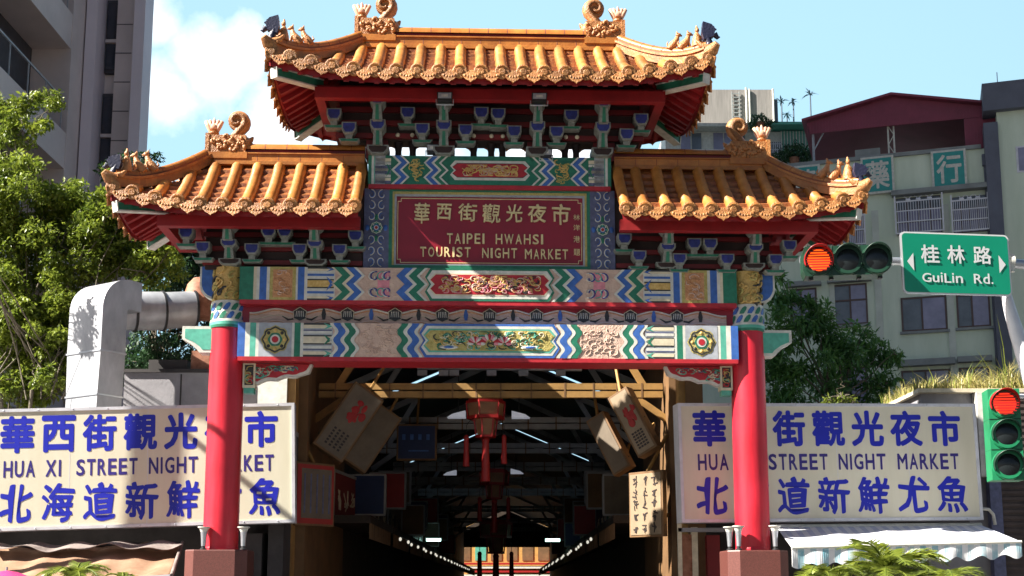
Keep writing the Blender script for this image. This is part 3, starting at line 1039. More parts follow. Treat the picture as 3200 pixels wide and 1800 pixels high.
# ---------------------------------------------------------------- roofs
class Roof:
    def __init__(self, name, xl, xr, b, ze, zr, rl, rr, hl, hr, lift, shelf=0.0):
        self.xl, self.xr, self.b, self.ze, self.zr, self.rl, self.rr, self.hl, self.hr, self.lift = xl, xr, b, ze, zr, rl, rr, hl, hr, lift
        self.root = None
        self.name = name

    def S(self, x, y):
        tf = 1 - abs(y) / self.b
        t = tf
        ex = 9.0
        if self.hl:
            t = min(t, (x - self.xl) / (self.rl - self.xl))
            ex = min(ex, x - self.xl)
        if self.hr:
            t = min(t, (self.xr - x) / (self.xr - self.rr))
            ex = min(ex, self.xr - x)
        t = max(-0.1, min(1.0, t))
        ey = self.b - abs(y)
        z = self.ze + (self.zr - self.ze) * (0.72 * t + 0.28 * t * t)
        c = max(0.0, 1 - ex / 1.7) ** 2 * max(0.0, 1 - ey / 1.15) ** 1.6
        return z + self.lift * c

    def slopes(self):
        out = [('front', self.xl, self.xr), ('back', self.xl, self.xr)]
        if self.hl:
            out.append(('left', -self.b, self.b))
        if self.hr:
            out.append(('right', -self.b, self.b))
        return out

    def pt(self, side, u, w):
        if side == 'front':
            return u, -self.b + w
        if side == 'back':
            return u, self.b - w
        if side == 'left':
            return self.xl + w, u
        return self.xr - w, u

    def wmax(self, side, u):
        if side in ('front', 'back'):
            w = self.b
            if self.hl:
                w = min(w, (u - self.xl) / (self.rl - self.xl) * self.b)
            if self.hr:
                w = min(w, (self.xr - u) / (self.xr - self.rr) * self.b)
            return max(0.0, w)
        run = (self.rl - self.xl) if side == 'left' else (self.xr - self.rr)
        return max(0.0, (1 - abs(u) / self.b) * run)

    def out(self, side):
        return {'front': (0, -1), 'back': (0, 1), 'left': (-1, 0), 'right': (1, 0)}[side]

    def build(self, parent, spacing=0.318):
        mb = MB()
        for side, u0, u1 in self.slopes():
            n = max(3, int(round((u1 - u0) / spacing)))
            sp = (u1 - u0) / n
            ox, oy = self.out(side)
            zoff = lambda x, y, d: (x, y, self.S(x, y) + d)
            # pan tiles in courses
            sub = 2
            CW = 0.155
            for i in range(n * sub):
                a, b = u0 + sp * i / sub, u0 + sp * (i + 1) / sub
                dip = 0.0
                wm = max(self.wmax(side, a), self.wmax(side, b))
                w = 0.0
                j = 0
                while w < wm - 1e-4:
                    w2 = min(w + CW, wm)
                    cor = []
                    for (u, ww, d) in ((a, w, 0.062), (b, w, 0.062), (b, w2, 0.008), (a, w2, 0.008)):
                        x, y = self.pt(side, u, min(ww, self.wmax(side, u) + 0.02))
                        cor.append((x, y, self.S(x, y) + d))
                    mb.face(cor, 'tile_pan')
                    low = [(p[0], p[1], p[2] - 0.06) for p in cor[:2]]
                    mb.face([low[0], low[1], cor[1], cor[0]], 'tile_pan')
                    w = w2
                    j += 1
            # cover tiles
            for i in range(n + 1):
                u = u0 + sp * i
                if i in (0, n):
                    u += 0.05 if i == 0 else -0.05
                wm = self.wmax(side, u)
                if wm < 0.04:
                    wm = 0.04
                pts, rad = [], []
                w = -0.03
                R = 0.092 * rnd.uniform(0.96, 1.04)
                while w < wm:
                    for ww, rr in ((w, R), (min(w + 0.30, wm) - 0.012, R * 0.93)):
                        x, y = self.pt(side, u + rnd.uniform(-0.004, 0.004), ww)
                        pts.append((x, y, self.S(x, y) + 0.045))
                        rad.append(rr)
                    w += 0.30
                mb.tube(pts, rad, 'tile', 10)
                # round end tile
                x, y = self.pt(side, u, -0.03)
                zc = self.S(x, y) + 0.045
                d = Vector((ox, oy, -0.12)).normalized()
                c = Vector((x, y, zc))
                mb.tube([c - d * 0.05, c + d * 0.012, c + d * 0.02], [0.104, 0.112, 0.098], 'tile_carved', 14, smooth=False)
                mb.tube([c + d * 0.018, c + d * 0.034], [0.055, 0.045], 'tile_carved', 10)
            # hanging drip tiles
            for i in range(n):
                u = u0 + sp * (i + 0.5)
                x, y = self.pt(side, u, -0.015)
                z = self.S(x, y) + 0.06
                tx, ty = (1, 0) if side in ('front', 'back') else (0, 1)
                hw = sp * 0.40
                sl = 0.0
                xa, ya = self.pt(side, u + hw, 0)
                xb_, yb_ = self.pt(side, u - hw, 0)
                sl = (self.S(xa, ya) - self.S(xb_, yb_)) / (2 * hw)
                prof = [(-1, 0), (-1.0, -0.05), (-0.88, -0.115), (-0.55, -0.165), (-0.2, -0.185), (0, -0.215), (0.2, -0.185), (0.55, -0.165), (0.88, -0.115), (1.0, -0.05), (1, 0)]
                fr = [(x + tx * p[0] * hw + ox * 0.02 - ox * p[1] * 0.25, y + ty * p[0] * hw + oy * 0.02 - oy * p[1] * 0.25, z + p[1] + sl * p[0] * hw) for p in prof]
                bk = [(p[0] - ox * 0.025, p[1] - oy * 0.025, p[2]) for p in fr]
                k = len(fr)
                mb.raw(fr, [tuple(range(k))], 'tile_carved')
                mb.raw(bk, [tuple(range(k - 1, -1, -1))], 'tile_carved')
                mb.raw(fr + bk, [(i2, i2 + 1, k + i2 + 1, k + i2) for i2 in range(k - 1)], 'tile_carved')
                for q in range(5):
                    t = (q - 2) * 0.32
                    c = Vector((x + tx * t * hw + ox * 0.048, y + ty * t * hw + oy * 0.048, z - 0.09 - 0.035 * cos(t * 2) + sl * t * hw))
                    mb.blob(c, (0.020, 0.012, 0.026), 'tile_carved', 7, 5)
        root = mb.build(self.name, parent)
        self.root = root
        # soffit with rafters
        mb = MB()
        nx, ny = 44, 20
        x0, x1 = self.xl + (0.03 if self.hl else 0), self.xr - (0.03 if self.hr else 0)
        vs, fs = [], []
        for i in range(nx + 1):
            for j in range(ny + 1):
                x = x0 + (x1 - x0) * i / nx
                y = (-self.b + 0.03) + 2 * (self.b - 0.03) * j / ny
                vs.append((x, y, self.S(x, y) - 0.10))
        for i in range(nx):
            for j in range(ny):
                a = i * (ny + 1) + j
                fs.append((a, a + ny + 1, a + ny + 2, a + 1))
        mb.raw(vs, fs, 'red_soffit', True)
        # fascia
        for side, u0, u1 in self.slopes():
            k = 40
            for i in range(k):
                a, b = u0 + (u1 - u0) * i / k, u0 + (u1 - u0) * (i + 1) / k
                q = []
                for u, d in ((a, -0.16), (b, -0.16), (b, 0.03), (a, 0.03)):
                    x, y = self.pt(side, u, 0.03)
                    q.append((x, y, self.S(x, y) + d))
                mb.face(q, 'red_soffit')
            m = int((u1 - u0) / 0.22)
            for i in range(1, m):
                u = u0 + (u1 - u0) * i / m
                wm = self.wmax(side, u)
                if wm < 0.15:
                    continue
                prev = None
                wl = min(wm, 1.0)
                for q in range(4):
                    x, y = self.pt(side, u, 0.07 + (wl - 0.07) * q / 3)
                    p = Vector((x, y, self.S(x, y) - 0.14))
                    if prev is not None:
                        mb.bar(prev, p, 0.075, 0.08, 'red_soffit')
                    prev = p
        mb.build('soffit', root)
        # hip beams under the corners
        for hip, xe, xri in ((self.hl, self.xl, self.rl), (self.hr, self.xr, self.rr)):
            if not hip:
                continue
            for sy in (-1, 1):
                mb = MB()
                A = Vector((xe + (xri - xe) * 0.06, sy * self.b * 0.94, 0))
                B = Vector((xe + (xri - xe) * 0.52, sy * self.b * 0.42, 0))
                A.z = self.S(A.x, A.y) - 0.25
                B.z = self.S(B.x, B.y) - 0.34
                mb.bar(A, B, 0.11, 0.13, 'p_green')
                dn = Vector((0, 0, -0.068))
                mb.bar(A + dn, B + dn, 0.13, 0.022, 'p_white')
                mb.bar(A - dn, B - dn, 0.13, 0.022, 'p_white')
                dd = (A - B).normalized()
                mb.bar(A + dd * 0.0, A + dd * 0.02, 0.14, 0.16, 'p_white')
                mb.build('hip_beam', root)
        return root

    def ridge(self, z_top, xa, xb):
        mb = MB()
        zb = self.zr - 0.06
        H = z_top - zb
        def seg(z0, z1, w, m):
            mb.box(xa, xb, -w, w, zb + z0 * H, zb + z1 * H, m)
        seg(0.0, 0.16, 0.17, 'tile_ridge')
        seg(0.16, 0.46, 0.145, 'tile_ridge')
        seg(0.46, 0.52, 0.165, 'tile_ridge')
        seg(0.52, 0.68, 0.115, 'red_dark')
        k = 8
        ring = [(0.15 * cos(pi * i / k), zb + 0.68 * H + 0.32 * H * sin(pi * i / k)) for i in range(k + 1)]
        a = [(xa, p[0], p[1]) for p in ring]
        b = [(xb, p[0], p[1]) for p in ring]
        mb.raw(a + b, [(i, i + 1, k + 2 + i, k + 1 + i) for i in range(k)], 'tile_ridge', True)
        mb.raw(a, [tuple(range(k, -1, -1))], 'tile_ridge')
        mb.raw(b, [tuple(range(k + 1))], 'tile_ridge')
        n = int((xb - xa) / 0.30)
        for i in range(1, n):
            x = xa + (xb - xa) * i / n
            mb.box(x - 0.005, x + 0.005, -0.148, 0.148, zb + 0.17 * H, zb + 0.45 * H, 'ridge_joint')
            x += 0.12
            if x < xb - 0.05:
                r2 = [(0.152 * cos(pi * q / k), zb + 0.68 * H + 0.325 * H * sin(pi * q / k)) for q in range(k + 1)]
                mb.raw([(x - 0.006, p[0], p[1]) for p in r2] + [(x + 0.006, p[0], p[1]) for p in r2], [(q, q + 1, k + 2 + q, k + 1 + q) for q in range(k)], 'ridge_joint')
        return mb.build('ridge', self.root, bevel=0.006)

    def hip_ridge(self, left, sy):
        xe, xri = (self.xl, self.rl) if left else (self.xr, self.rr)
        mb = MB()
        prev = None
        n = 18
        pts = []
        for i in range(n + 1):
            t = 0.03 + 0.97 * i / n
            x, y = xe + (xri - xe) * t, sy * self.b * (1 - t)
            z = self.S(x, y)
            pts.append(Vector((x, y, z)))
        for w, z0, z1, m in ((0.085, 0.04, 0.17, 'tile_ridge'), (0.11, 0.17, 0.21, 'tile_ridge'), (0.075, 0.21, 0.235, 'ridge_joint')):
            for i in range(n):
                a, b = pts[i], pts[i + 1]
                d = (b - a)
                d.z = 0
                s = Vector((-d.y, d.x, 0)).normalized() * w
                c = [a - s, a + s, b + s, b - s]
                lo = [p + Vector((0, 0, z0)) for p in c]
                hi = [p + Vector((0, 0, z1)) for p in c]
                mb.hexa(lo + hi, m)
        mb.tube([p + Vector((0, 0, 0.255)) for p in pts], 0.07, 'tile_ridge', 10)
        for i in range(2, n, 2):
            d = (pts[i + 1 if i < n else i] - pts[i - 1]).normalized() * 0.005
            mb.tube([pts[i] + Vector((0, 0, 0.255)) - d, pts[i] + Vector((0, 0, 0.255)) + d], 0.073, 'ridge_joint', 10)
        # upturned end
        d = (pts[0] - pts[2])
        d.z = 0
        d.normalize()
        e = pts[0] + Vector((0, 0, 0.14))
        mb.tube([e, e + d * 0.08 + Vector((0, 0, 0.03)), e + d * 0.17 + Vector((0, 0, 0.10))], [0.11, 0.10, 0.05], 'tile_carved', 10)
        o = mb.build('hip_ridge', self.root)
        self.hp = pts
        return o, pts

def dragon_tail(parent, x, y, z, s, H, name='ridge_dragon'):
    """carved block whose tail curls up and inward; s = +1 when the roof middle lies to the right"""
    mb = MB()
    W = H * 0.92
    bh = H * 0.50
    mb.box(x - s * W * 0.62, x + s * W * 0.38, y - 0.15, y + 0.15, z - 0.05, z + bh * 0.92, 'tile_carved')
    mb.box(x - s * W * 0.66, x + s * W * 0.42, y - 0.17, y + 0.17, z - 0.08, z + 0.02, 'tile_ridge')
    mb.box(x - s * W * 0.66, x - s * W * 0.56, y - 0.16, y + 0.16, z, z + bh, 'tile_carved')
    r = random.Random(5)
    for sy in (-1, 1):
        for k in range(26):
            cx = x + s * W * r.uniform(-0.55, 0.36)
            cz = z + bh * r.uniform(0.12, 0.80)
            R = r.uniform(0.025, 0.055)
            pts = []
            a0, tw = r.uniform(0, 6), r.choice((-1, 1)) * r.uniform(2, 4.5)
            for q in range(7):
                t = q / 6
                pts.append((cx + R * (1 - 0.7 * t) * cos(a0 + tw * t), y + sy * (0.155 + 0.01 * t), cz + R * (1 - 0.7 * t) * sin(a0 + tw * t)))
            mb.tube(pts, [0.02, 0.026, 0.028, 0.026, 0.022, 0.018, 0.01], 'figure_clay', 6)
    # head biting the ridge
    mb.blob((x + s * W * 0.36, y, z + bh * 0.55), (0.10, 0.16, 0.13), 'figure_clay')
    mb.tube([(x + s * W * 0.36, y, z + bh * 0.75), (x + s * W * 0.48, y, z + bh * 0.85), (x + s * W * 0.52, y, z + bh * 0.98)], [0.05, 0.04, 0.015], 'figure_clay', 7)
    # tail
    pts, rad = [], []
    p0 = Vector((x - s * W * 0.28, 0, z + bh * 0.25))
    p1 = Vector((x + s * W * 0.02, 0, z + bh * 0.9))
    C = Vector((x + s * W * 0.10, 0, z + H * 0.86))
    for q in range(6):
        t = q / 5
        pts.append(p0.lerp(p1, t) + Vector((s * 0.03 * sin(pi * t), 0, 0)))
        rad.append(0.085 - 0.008 * t)
    R0 = H * 0.21
    for q in range(1, 20):
        t = q / 19
        a = -0.9 + t * 6.6
        R = R0 * (1.0 - 0.72 * t)
        pts.append(Vector((C.x + s * R * cos(a), 0, C.z + R * sin(a))))
        rad.append(0.095 * (1 - 0.5 * t))
    mb.tube([(p.x, y, p.z) for p in pts], rad, 'figure_clay', 9, up=(0, 1, 0))
    mb.lathe([(R0 * 0.98, -0.05), (R0 * 1.02, 0.0), (R0 * 0.98, 0.05)], (C.x, y, C.z), 'tile_carved', 20, axis='Y')
    for dy in (-0.06, 0.06):
        mb.tube([(p.x, y + dy, p.z) for p in pts[4:]], [q * 0.55 for q in rad[4:]], 'tile_carved', 6, up=(0, 1, 0))
    o = mb.build(name, parent)
    # flame finial on its little stand
    mb = MB()
    fx = x - s * W * 0.50
    zf = z + bh * 0.98
    fs = H * 0.5
    mb.lathe([(0.075, 0), (0.06, 0.03), (0.085, 0.06), (0.085, 0.085), (0.05, 0.10), (0.075, 0.13)], (fx, y, zf - 0.02), 'figure_clay', 12)
    for k in range(5):
        a = (k - 2) * 0.27
        q = [Vector((fx + 0.025 * (k - 2), y, zf + 0.09)), Vector((fx + 0.035 * (k - 2) + 0.03 * sin(a), y, zf + 0.09 + fs * 0.25)), Vector((fx + 0.03 * (k - 2) + fs * 0.42 * sin(a), y, zf + 0.09 + fs * 0.5)), Vector((fx + 0.026 * (k - 2) + fs * 0.5 * sin(a), y, zf + 0.09 + fs * 0.66 - 0.03 * abs(k - 2)))]
        mb.tube(q, [0.035, 0.042, 0.03, 0.008], 'flame_glaze', 7)
    mb.blob((fx, y, zf + 0.16), (0.075, 0.05, 0.07), 'flame_glaze')
    mb.build('flame_finial', parent)
    return o

def figurine(parent, p, s, H, kind):
    """small glazed figure sitting on a hip; s = direction it looks along x"""
    mb = MB()
    x, y, z = p
    m = 'figure_clay'
    if kind == 'beast':
        mb.tube([(x - s * 0.32 * H, y, z), (x - s * 0.12 * H, y, z + 0.22 * H), (x + s * 0.08 * H, y, z + 0.48 * H), (x + s * 0.14 * H, y, z + 0.7 * H)], [0.16 * H, 0.22 * H, 0.16 * H, 0.10 * H], m, 9)
        mb.blob((x + s * 0.19 * H, y, z + 0.80 * H), (0.15 * H, 0.10 * H, 0.11 * H), m)
        mb.tube([(x + s * 0.26 * H, y, z + 0.79 * H), (x + s * 0.38 * H, y, z + 0.75 * H)], [0.07 * H, 0.04 * H], m, 7)
        for dy in (-0.06, 0.06):
            mb.tube([(x + s * 0.13 * H, y + dy * H, z + 0.86 * H), (x + s * 0.08 * H, y + dy * H, z + 1.0 * H)], [0.045 * H, 0.012 * H], m, 6)
            mb.tube([(x + s * 0.12 * H, y + dy * 1.3 * H, z + 0.4 * H), (x + s * 0.24 * H, y + dy * 1.3 * H, z)], [0.06 * H, 0.05 * H], m, 6)
        mb.tube([(x - s * 0.3 * H, y, z + 0.1 * H), (x - s * 0.42 * H, y, z + 0.3 * H), (x - s * 0.34 * H, y, z + 0.45 * H)], [0.05 * H, 0.05 * H, 0.015 * H], m, 6)
    else:
        mb.tube([(x, y, z), (x, y, z + 0.22 * H), (x, y, z + 0.5 * H), (x, y, z + 0.66 * H)], [0.24 * H, 0.22 * H, 0.15 * H, 0.08 * H], m, 9)
        mb.blob((x + s * 0.02 * H, y, z + 0.78 * H), (0.10 * H, 0.10 * H, 0.12 * H), m)
        mb.tube([(x, y, z + 0.86 * H), (x, y, z + 1.0 * H)], [0.07 * H, 0.03 * H], m, 7)
        for dy in (-1, 1):
            mb.tube([(x, y + dy * 0.12 * H, z + 0.56 * H), (x + s * 0.14 * H, y + dy * 0.16 * H, z + 0.4 * H), (x + s * 0.24 * H, y + dy * 0.04 * H, z + 0.36 * H)], [0.06 * H, 0.05 * H, 0.04 * H], m, 6)
        mb.blob((x + s * 0.12 * H, y, z + 0.16 * H), (0.3 * H, 0.16 * H, 0.13 * H), m)
    return mb.build('figurine', parent)

def eave_beast(parent, p, s, H):
    """dark dragon head rearing at the corner, its mane a flat fan"""
    mb = MB()
    x, y, z = p
    mb.tube([(x, y, z), (x + s * 0.02, y, z + 0.3 * H), (x - s * 0.03, y, z + 0.6 * H)], [0.07, 0.06, 0.055], 'figure_dark', 8)
    mb.prism([(x - s * 0.07, z + 0.42 * H), (x + s * 0.08, z + 0.55 * H), (x + s * 0.11, z + 0.82 * H), (x + s * 0.05, z + 1.0 * H), (x - s * 0.08, z + 1.1 * H), (x - s * 0.10, z + 0.7 * H)], y - 0.05, y + 0.05, 'figure_dark')
    for k in range(5):
        a = 0.3 + k * 0.5
        mb.tube([(x, y, z + 0.72 * H), (x + s * 0.13 * cos(a), y + 0.02 * (k - 2), z + 0.72 * H + 0.13 * sin(a))], [0.035, 0.012], 'figure_dark', 6)
    mb.tube([(x + s * 0.1, y, z + 0.66 * H), (x + s * 0.15, y, z + 0.52 * H), (x + s * 0.18, y, z + 0.56 * H)], [0.05, 0.03, 0.01], 'figure_dark', 7)
    mb.tube([(x, y - 0.02, z + 0.1 * H), (x - s * 0.12, y - 0.03, z + 0.2 * H), (x - s * 0.18, y, z + 0.42 * H)], [0.06, 0.04, 0.015], 'figure_clay', 7)
    return mb.build('corner_dragon', parent)

def cup_poly(cx, cz, w, h):
    return [(cx - w / 2, cz + h / 2), (cx + w / 2, cz + h / 2), (cx + w / 2, cz - h * 0.05), (cx + w * 0.30, cz - h / 2), (cx - w * 0.30, cz - h / 2), (cx - w / 2, cz - h * 0.05)]

def cup(mb, cx, cz, gy, w, h, depth=0.2):
    mb.prism(cup_poly(cx, cz, w, h), gy, gy + depth, 'bracket_edge')
    mb.prism(cup_poly(cx, cz + 0.004, w - 0.045, h - 0.045), gy - 0.006, gy + 0.02, 'bracket_blue')

def main_bracket(parent, cx, zt, zb, g0):
    """tall bracket arm: two cups on stems stepping outward, on a base block"""
    mb = MB()
    H = zt - zb
    w = 0.235
    cup(mb, cx, zt - 0.10 * H, g0 - 0.30, w, 0.19 * H, 0.3)
    for (za, zb_, gy) in ((zt - 0.20 * H, zt - 0.46 * H, g0 - 0.26), (zt - 0.60 * H, zt - 0.86 * H, g0 - 0.08)):
        mb.hexa([(cx - 0.075, gy, zb_), (cx + 0.075, gy, zb_), (cx + 0.075, gy + 0.25, zb_), (cx - 0.075, gy + 0.25, zb_),
                 (cx - 0.06, gy - 0.04, za), (cx + 0.06, gy - 0.04, za), (cx + 0.06, gy + 0.25, za), (cx - 0.06, gy + 0.25, za)], 'bracket_edge')
        mb.hexa([(cx - 0.03, gy - 0.006, zb_), (cx + 0.03, gy - 0.006, zb_), (cx + 0.03, gy + 0.02, zb_), (cx - 0.03, gy + 0.02, zb_),
                 (cx - 0.022, gy - 0.046, za), (cx + 0.022, gy - 0.046, za), (cx + 0.022, gy + 0.02, za), (cx - 0.022, gy + 0.02, za)], 'p_green')
    cup(mb, cx, zt - 0.51 * H, g0 - 0.15, w, 0.2 * H, 0.3)
    mb.prism([(cx - 0.17, zt - 0.84 * H), (cx + 0.17, zt - 0.84 * H), (cx + 0.165, zt - 0.93 * H), (cx + 0.10, zb), (cx - 0.10, zb), (cx - 0.165, zt - 0.93 * H)], g0 - 0.02, g0 + 0.35, 'bracket_edge')
    mb.prism([(cx - 0.14, zt - 0.865 * H), (cx + 0.14, zt - 0.865 * H), (cx + 0.135, zt - 0.92 * H), (cx + 0.09, zb + 0.02), (cx - 0.09, zb + 0.02), (cx - 0.135, zt - 0.92 * H)], g0 - 0.027, g0, 'bracket_dark')
    return mb.build('bracket_arm', parent)

def side_cup(parent, cx, cz, gy, w=0.225, h=0.185, arm=0):
    mb = MB()
    cup(mb, cx, cz, gy, w, h)
    mb.box(cx - 0.05 + arm * 0.02, cx + 0.05 + arm * 0.02, gy + 0.04, gy + 0.2, cz - h / 2 - 0.07, cz - h / 2 + 0.003, 'bracket_edge')
    mb.prism([(cx - 0.16, cz - h / 2 - 0.06), (cx + 0.16, cz - h / 2 - 0.06), (cx + 0.13, cz - h / 2 - 0.11), (cx - 0.13, cz - h / 2 - 0.11)], gy + 0.06, gy + 0.24, 'bracket_edge')
    mb.prism([(cx - 0.14, cz - h / 2 - 0.068), (cx + 0.14, cz - h / 2 - 0.068), (cx + 0.12, cz - h / 2 - 0.102), (cx - 0.12, cz - h / 2 - 0.102)], gy + 0.054, gy + 0.07, 'p_green')
    return mb.build('bracket_cup', parent)

# ---- upper roof
BU = 1.42
zeU = gz(246, -BU) + 0.07
zrU = gz(148, -0.13) + 0.02
XUt = (gx(2222, 190, -BU) - gx(838, 170, -BU)) / 2
XRi = (gx(1900, 110, 0) - gx(1130, 110, 0)) / 2
up = Roof('roof', -XUt, XUt, BU, zeU, zrU, -XRi, XRi, True, True, 0.27)
up.build(gate)
zrt = gz(84, -0.1)
up.ridge(zrt, -XRi, XRi)
for s in (-1, 1):
    dragon_tail(up.root, s * (XRi - 0.22), 0, zrt - 0.20, -s, 0.66)
# ---- lower roofs
BL = 1.13
zeL = gz(668, -BL) + 0.07
zrL = gz(517, -0.13) + 0.02
XLt = (gx(2708, 640, -BL) - gx(350, 620, -BL)) / 2
XLi = XS + 0.012
XLr = (gx(2380, 470, 0) - gx(682, 470, 0)) / 2
zrlt = gz(454, -0.1)
lows = []
for s in (-1, 1):
    if s < 0:
        r = Roof('left_roof', -XLt, -XLi, BL, zeL, zrL, -XLr, -XLi, True, False, 0.25)
    else:
        r = Roof('right_roof', XLi, XLt, BL, zeL, zrL, XLi, XLr, False, True, 0.25)
    r.name = 'roof'
    r.build(gate)
    if s < 0:
        r.ridge(zrlt, -XLr, -XLi + 0.002)
    else:
        r.ridge(zrlt, XLi - 0.002, XLr)
    dragon_tail(r.root, s * (XLr - 0.26), 0, zrlt - 0.20, -s, 0.66)
    lows.append(r)
for r, hips in ((up, (True, False)), (lows[0], (True,)), (lows[1], (False,))):
    for left in hips:
        for sy in (-1, 1):
            o, pts = r.hip_ridge(left, sy)
            if sy < 0:
                s = -1 if left else 1
                up_ = Vector((0, 0, 0.30))
                for k, (i, kind, H) in enumerate(((2, 'rider', 0.36), (4, 'beast', 0.32), (6, 'beast', 0.32)) if r is not up else ((2, 'rider', 0.34), (4, 'beast', 0.30), (6, 'beast', 0.30))):
                    figurine(r.root, pts[i] + up_, s, H, kind)
                eave_beast(r.root, pts[0] + Vector((0, 0, 0.16)), s, 0.42 if r is up else 0.34)

# ---- bracket zones
def purlin(parent, xa, xb, gy, z, w, h, m='red_dark', name='purlin'):
    mb = MB()
    mb.box(xa, xb, gy - w / 2, gy + w / 2, z - h / 2, z + h / 2, m)
    return mb.build(name, parent)

zq = gz(300, -0.75)
XP = XUt - 0.75
purlin(up.root, -XP, XP, -0.75, zq, 0.14, 0.17, 'red_soffit')
purlin(up.root, -XP, XP, 0.75, zq, 0.14, 0.17, 'red_soffit')
for s in (-1, 1):
    mb = MB()
    mb.box(s * XP, s * (XP + 0.14), -0.82, 0.82, zq - 0.085, zq + 0.085, 'red_soffit')
    mb.build('purlin', up.root)
zc0, zc1 = gz(438, -0.2), zeU + 0.55
XK = (gx(2000, 400, -0.2) - gx(1060, 400, -0.2)) / 2
mb = MB()
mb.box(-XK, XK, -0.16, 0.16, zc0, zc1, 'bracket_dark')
for zz in (zc0 + 0.05, zc0 + 0.26, zc0 + 0.48):
    mb.box(-XK - 0.05, XK + 0.05, -0.21, 0.21, zz - 0.04, zz + 0.04, 'red_dark')
mb.box(-XK - 0.3, XK + 0.3, -0.75, 0.75, zq + 0.1, zq + 0.14, 'red_dark')
mb.build('bracket_core', up.root)
for px in (1180, 1387, 1680, 1885):
    main_bracket(up.root, gx(px, 380, -0.5), gz(290, -0.75), gz(484, -0.35), -0.35)
for px, py in ((1274, 355), (1319, 405), (1455, 407), (1504, 352), (1557, 355), (1607, 409), (1740, 409), (1786, 357), (2004, 366), (1959, 414), (1043, 362), (1090, 404)):
    side_cup(up.root, gx(px, py, -0.4), gz(py, -0.4), -0.4, arm=0)
zt1 = zT1
for px in (1245, 1290, 1480, 1535, 1570, 1765, 1800):
    mb = MB()
    x = gx(px, 470, 0)
    mb.tube([(x, 0, zt1 - 0.01), (x, 0, zt1 + 0.15), (x, 0, zc0 + 0.05)], [0.055, 0.05, 0.08], 'bracket_dark', 8)
    mb.tube([(x, 0, zc0 + 0.05), (x, -0.2, zc0 + 0.06)], [0.05, 0.04], 'bracket_dark', 8)
    mb.blob((x, -0.22, zc0 + 0.06), (0.035, 0.035, 0.035), 'p_cream', 8, 6)
    mb.build('short_post', up.root)
for px in (1180, 1387, 1680, 1885):
    mb = MB()
    x = gx(px, 470, 0)
    mb.box(x - 0.17, x + 0.17, -0.14, 0.14, zt1 - 0.01, zc0 + 0.02, 'red_dark')
    mb.build('short_post', up.root)
for r, cols, cups in ((lows[0], (713, 983), ((838, 730), (889, 730), (786, 784), (935, 784), (632, 780), (580, 737), (1110, 741), (1060, 784))),
                      (lows[1], (2088, 2362), ((2170, 755), (2220, 755), (2124, 803), (2273, 803), (2425, 803), (2468, 758), (1952, 742), (1998, 795)))):
    s = -1 if r is lows[0] else 1
    zq = gz(702, -0.7)
    xa, xb = sorted((s * XLi, s * (XLt - 0.75)))
    for gy in (-0.7, 0.7):
        purlin(r.root, xa, xb, gy, zq, 0.14, 0.17, 'red_soffit')
    mb = MB()
    xe = s * (XLt - 0.75)
    mb.box(xe, xe + s * 0.14, -0.77, 0.77, zq - 0.085, zq + 0.085, 'red_soffit')
    mb.build('purlin', r.root)
    mb = MB()
    xk = s * (XC + 0.36)
    a, b = sorted((s * XLi, xk))
    zz0 = ZBT - 0.01
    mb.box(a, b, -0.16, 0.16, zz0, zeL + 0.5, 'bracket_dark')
    for dz in (0.10, 0.32, 0.54):
        mb.box(a - 0.03 if s < 0 else a, b if s < 0 else b + 0.03, -0.21, 0.21, zz0 + dz - 0.035, zz0 + dz + 0.035, 'red_dark')
    mb.build('bracket_core', r.root)
    for px in cols:
        main_bracket(r.root, gx(px, 750, -0.5), gz(690, -0.72), gz(835, -0.32), -0.33)
    for px, py in cups:
        side_cup(r.root, gx(px, py, -0.4), gz(py, -0.4), -0.4, 0.22, 0.17)
# ================================================================== GROUND
mb = MB()
mb.face([(-3000, -3000, 0), (3000, -3000, 0), (3000, 3000, 0), (-3000, 3000, 0)], 'asphalt')
tag(mb.build('ground'), 'dark asphalt ground of the street', kind='structure')
mb = MB()
mb.box(-60, -5.2, 17.2, 27, 0.004, 0.13, 'paving')
tag(mb.build('pavement'), 'grey paved footway by the left shop', kind='structure')
mb = MB()
mb.box(5.2, 60, 17.2, 27, 0.004, 0.13, 'paving')
tag(mb.build('pavement'), 'grey paved footway by the right shop', kind='structure')
mb = MB()
for k in range(16):
    mb.face([(-9 + k * 1.1, 12.2, 0.008), (-8.45 + k * 1.1, 12.2, 0.008), (-8.45 + k * 1.1, 15.4, 0.008), (-9 + k * 1.1, 15.4, 0.008)], 'road_paint')
tag(mb.build('road_marking'), 'white crossing stripes on the asphalt', kind='structure')

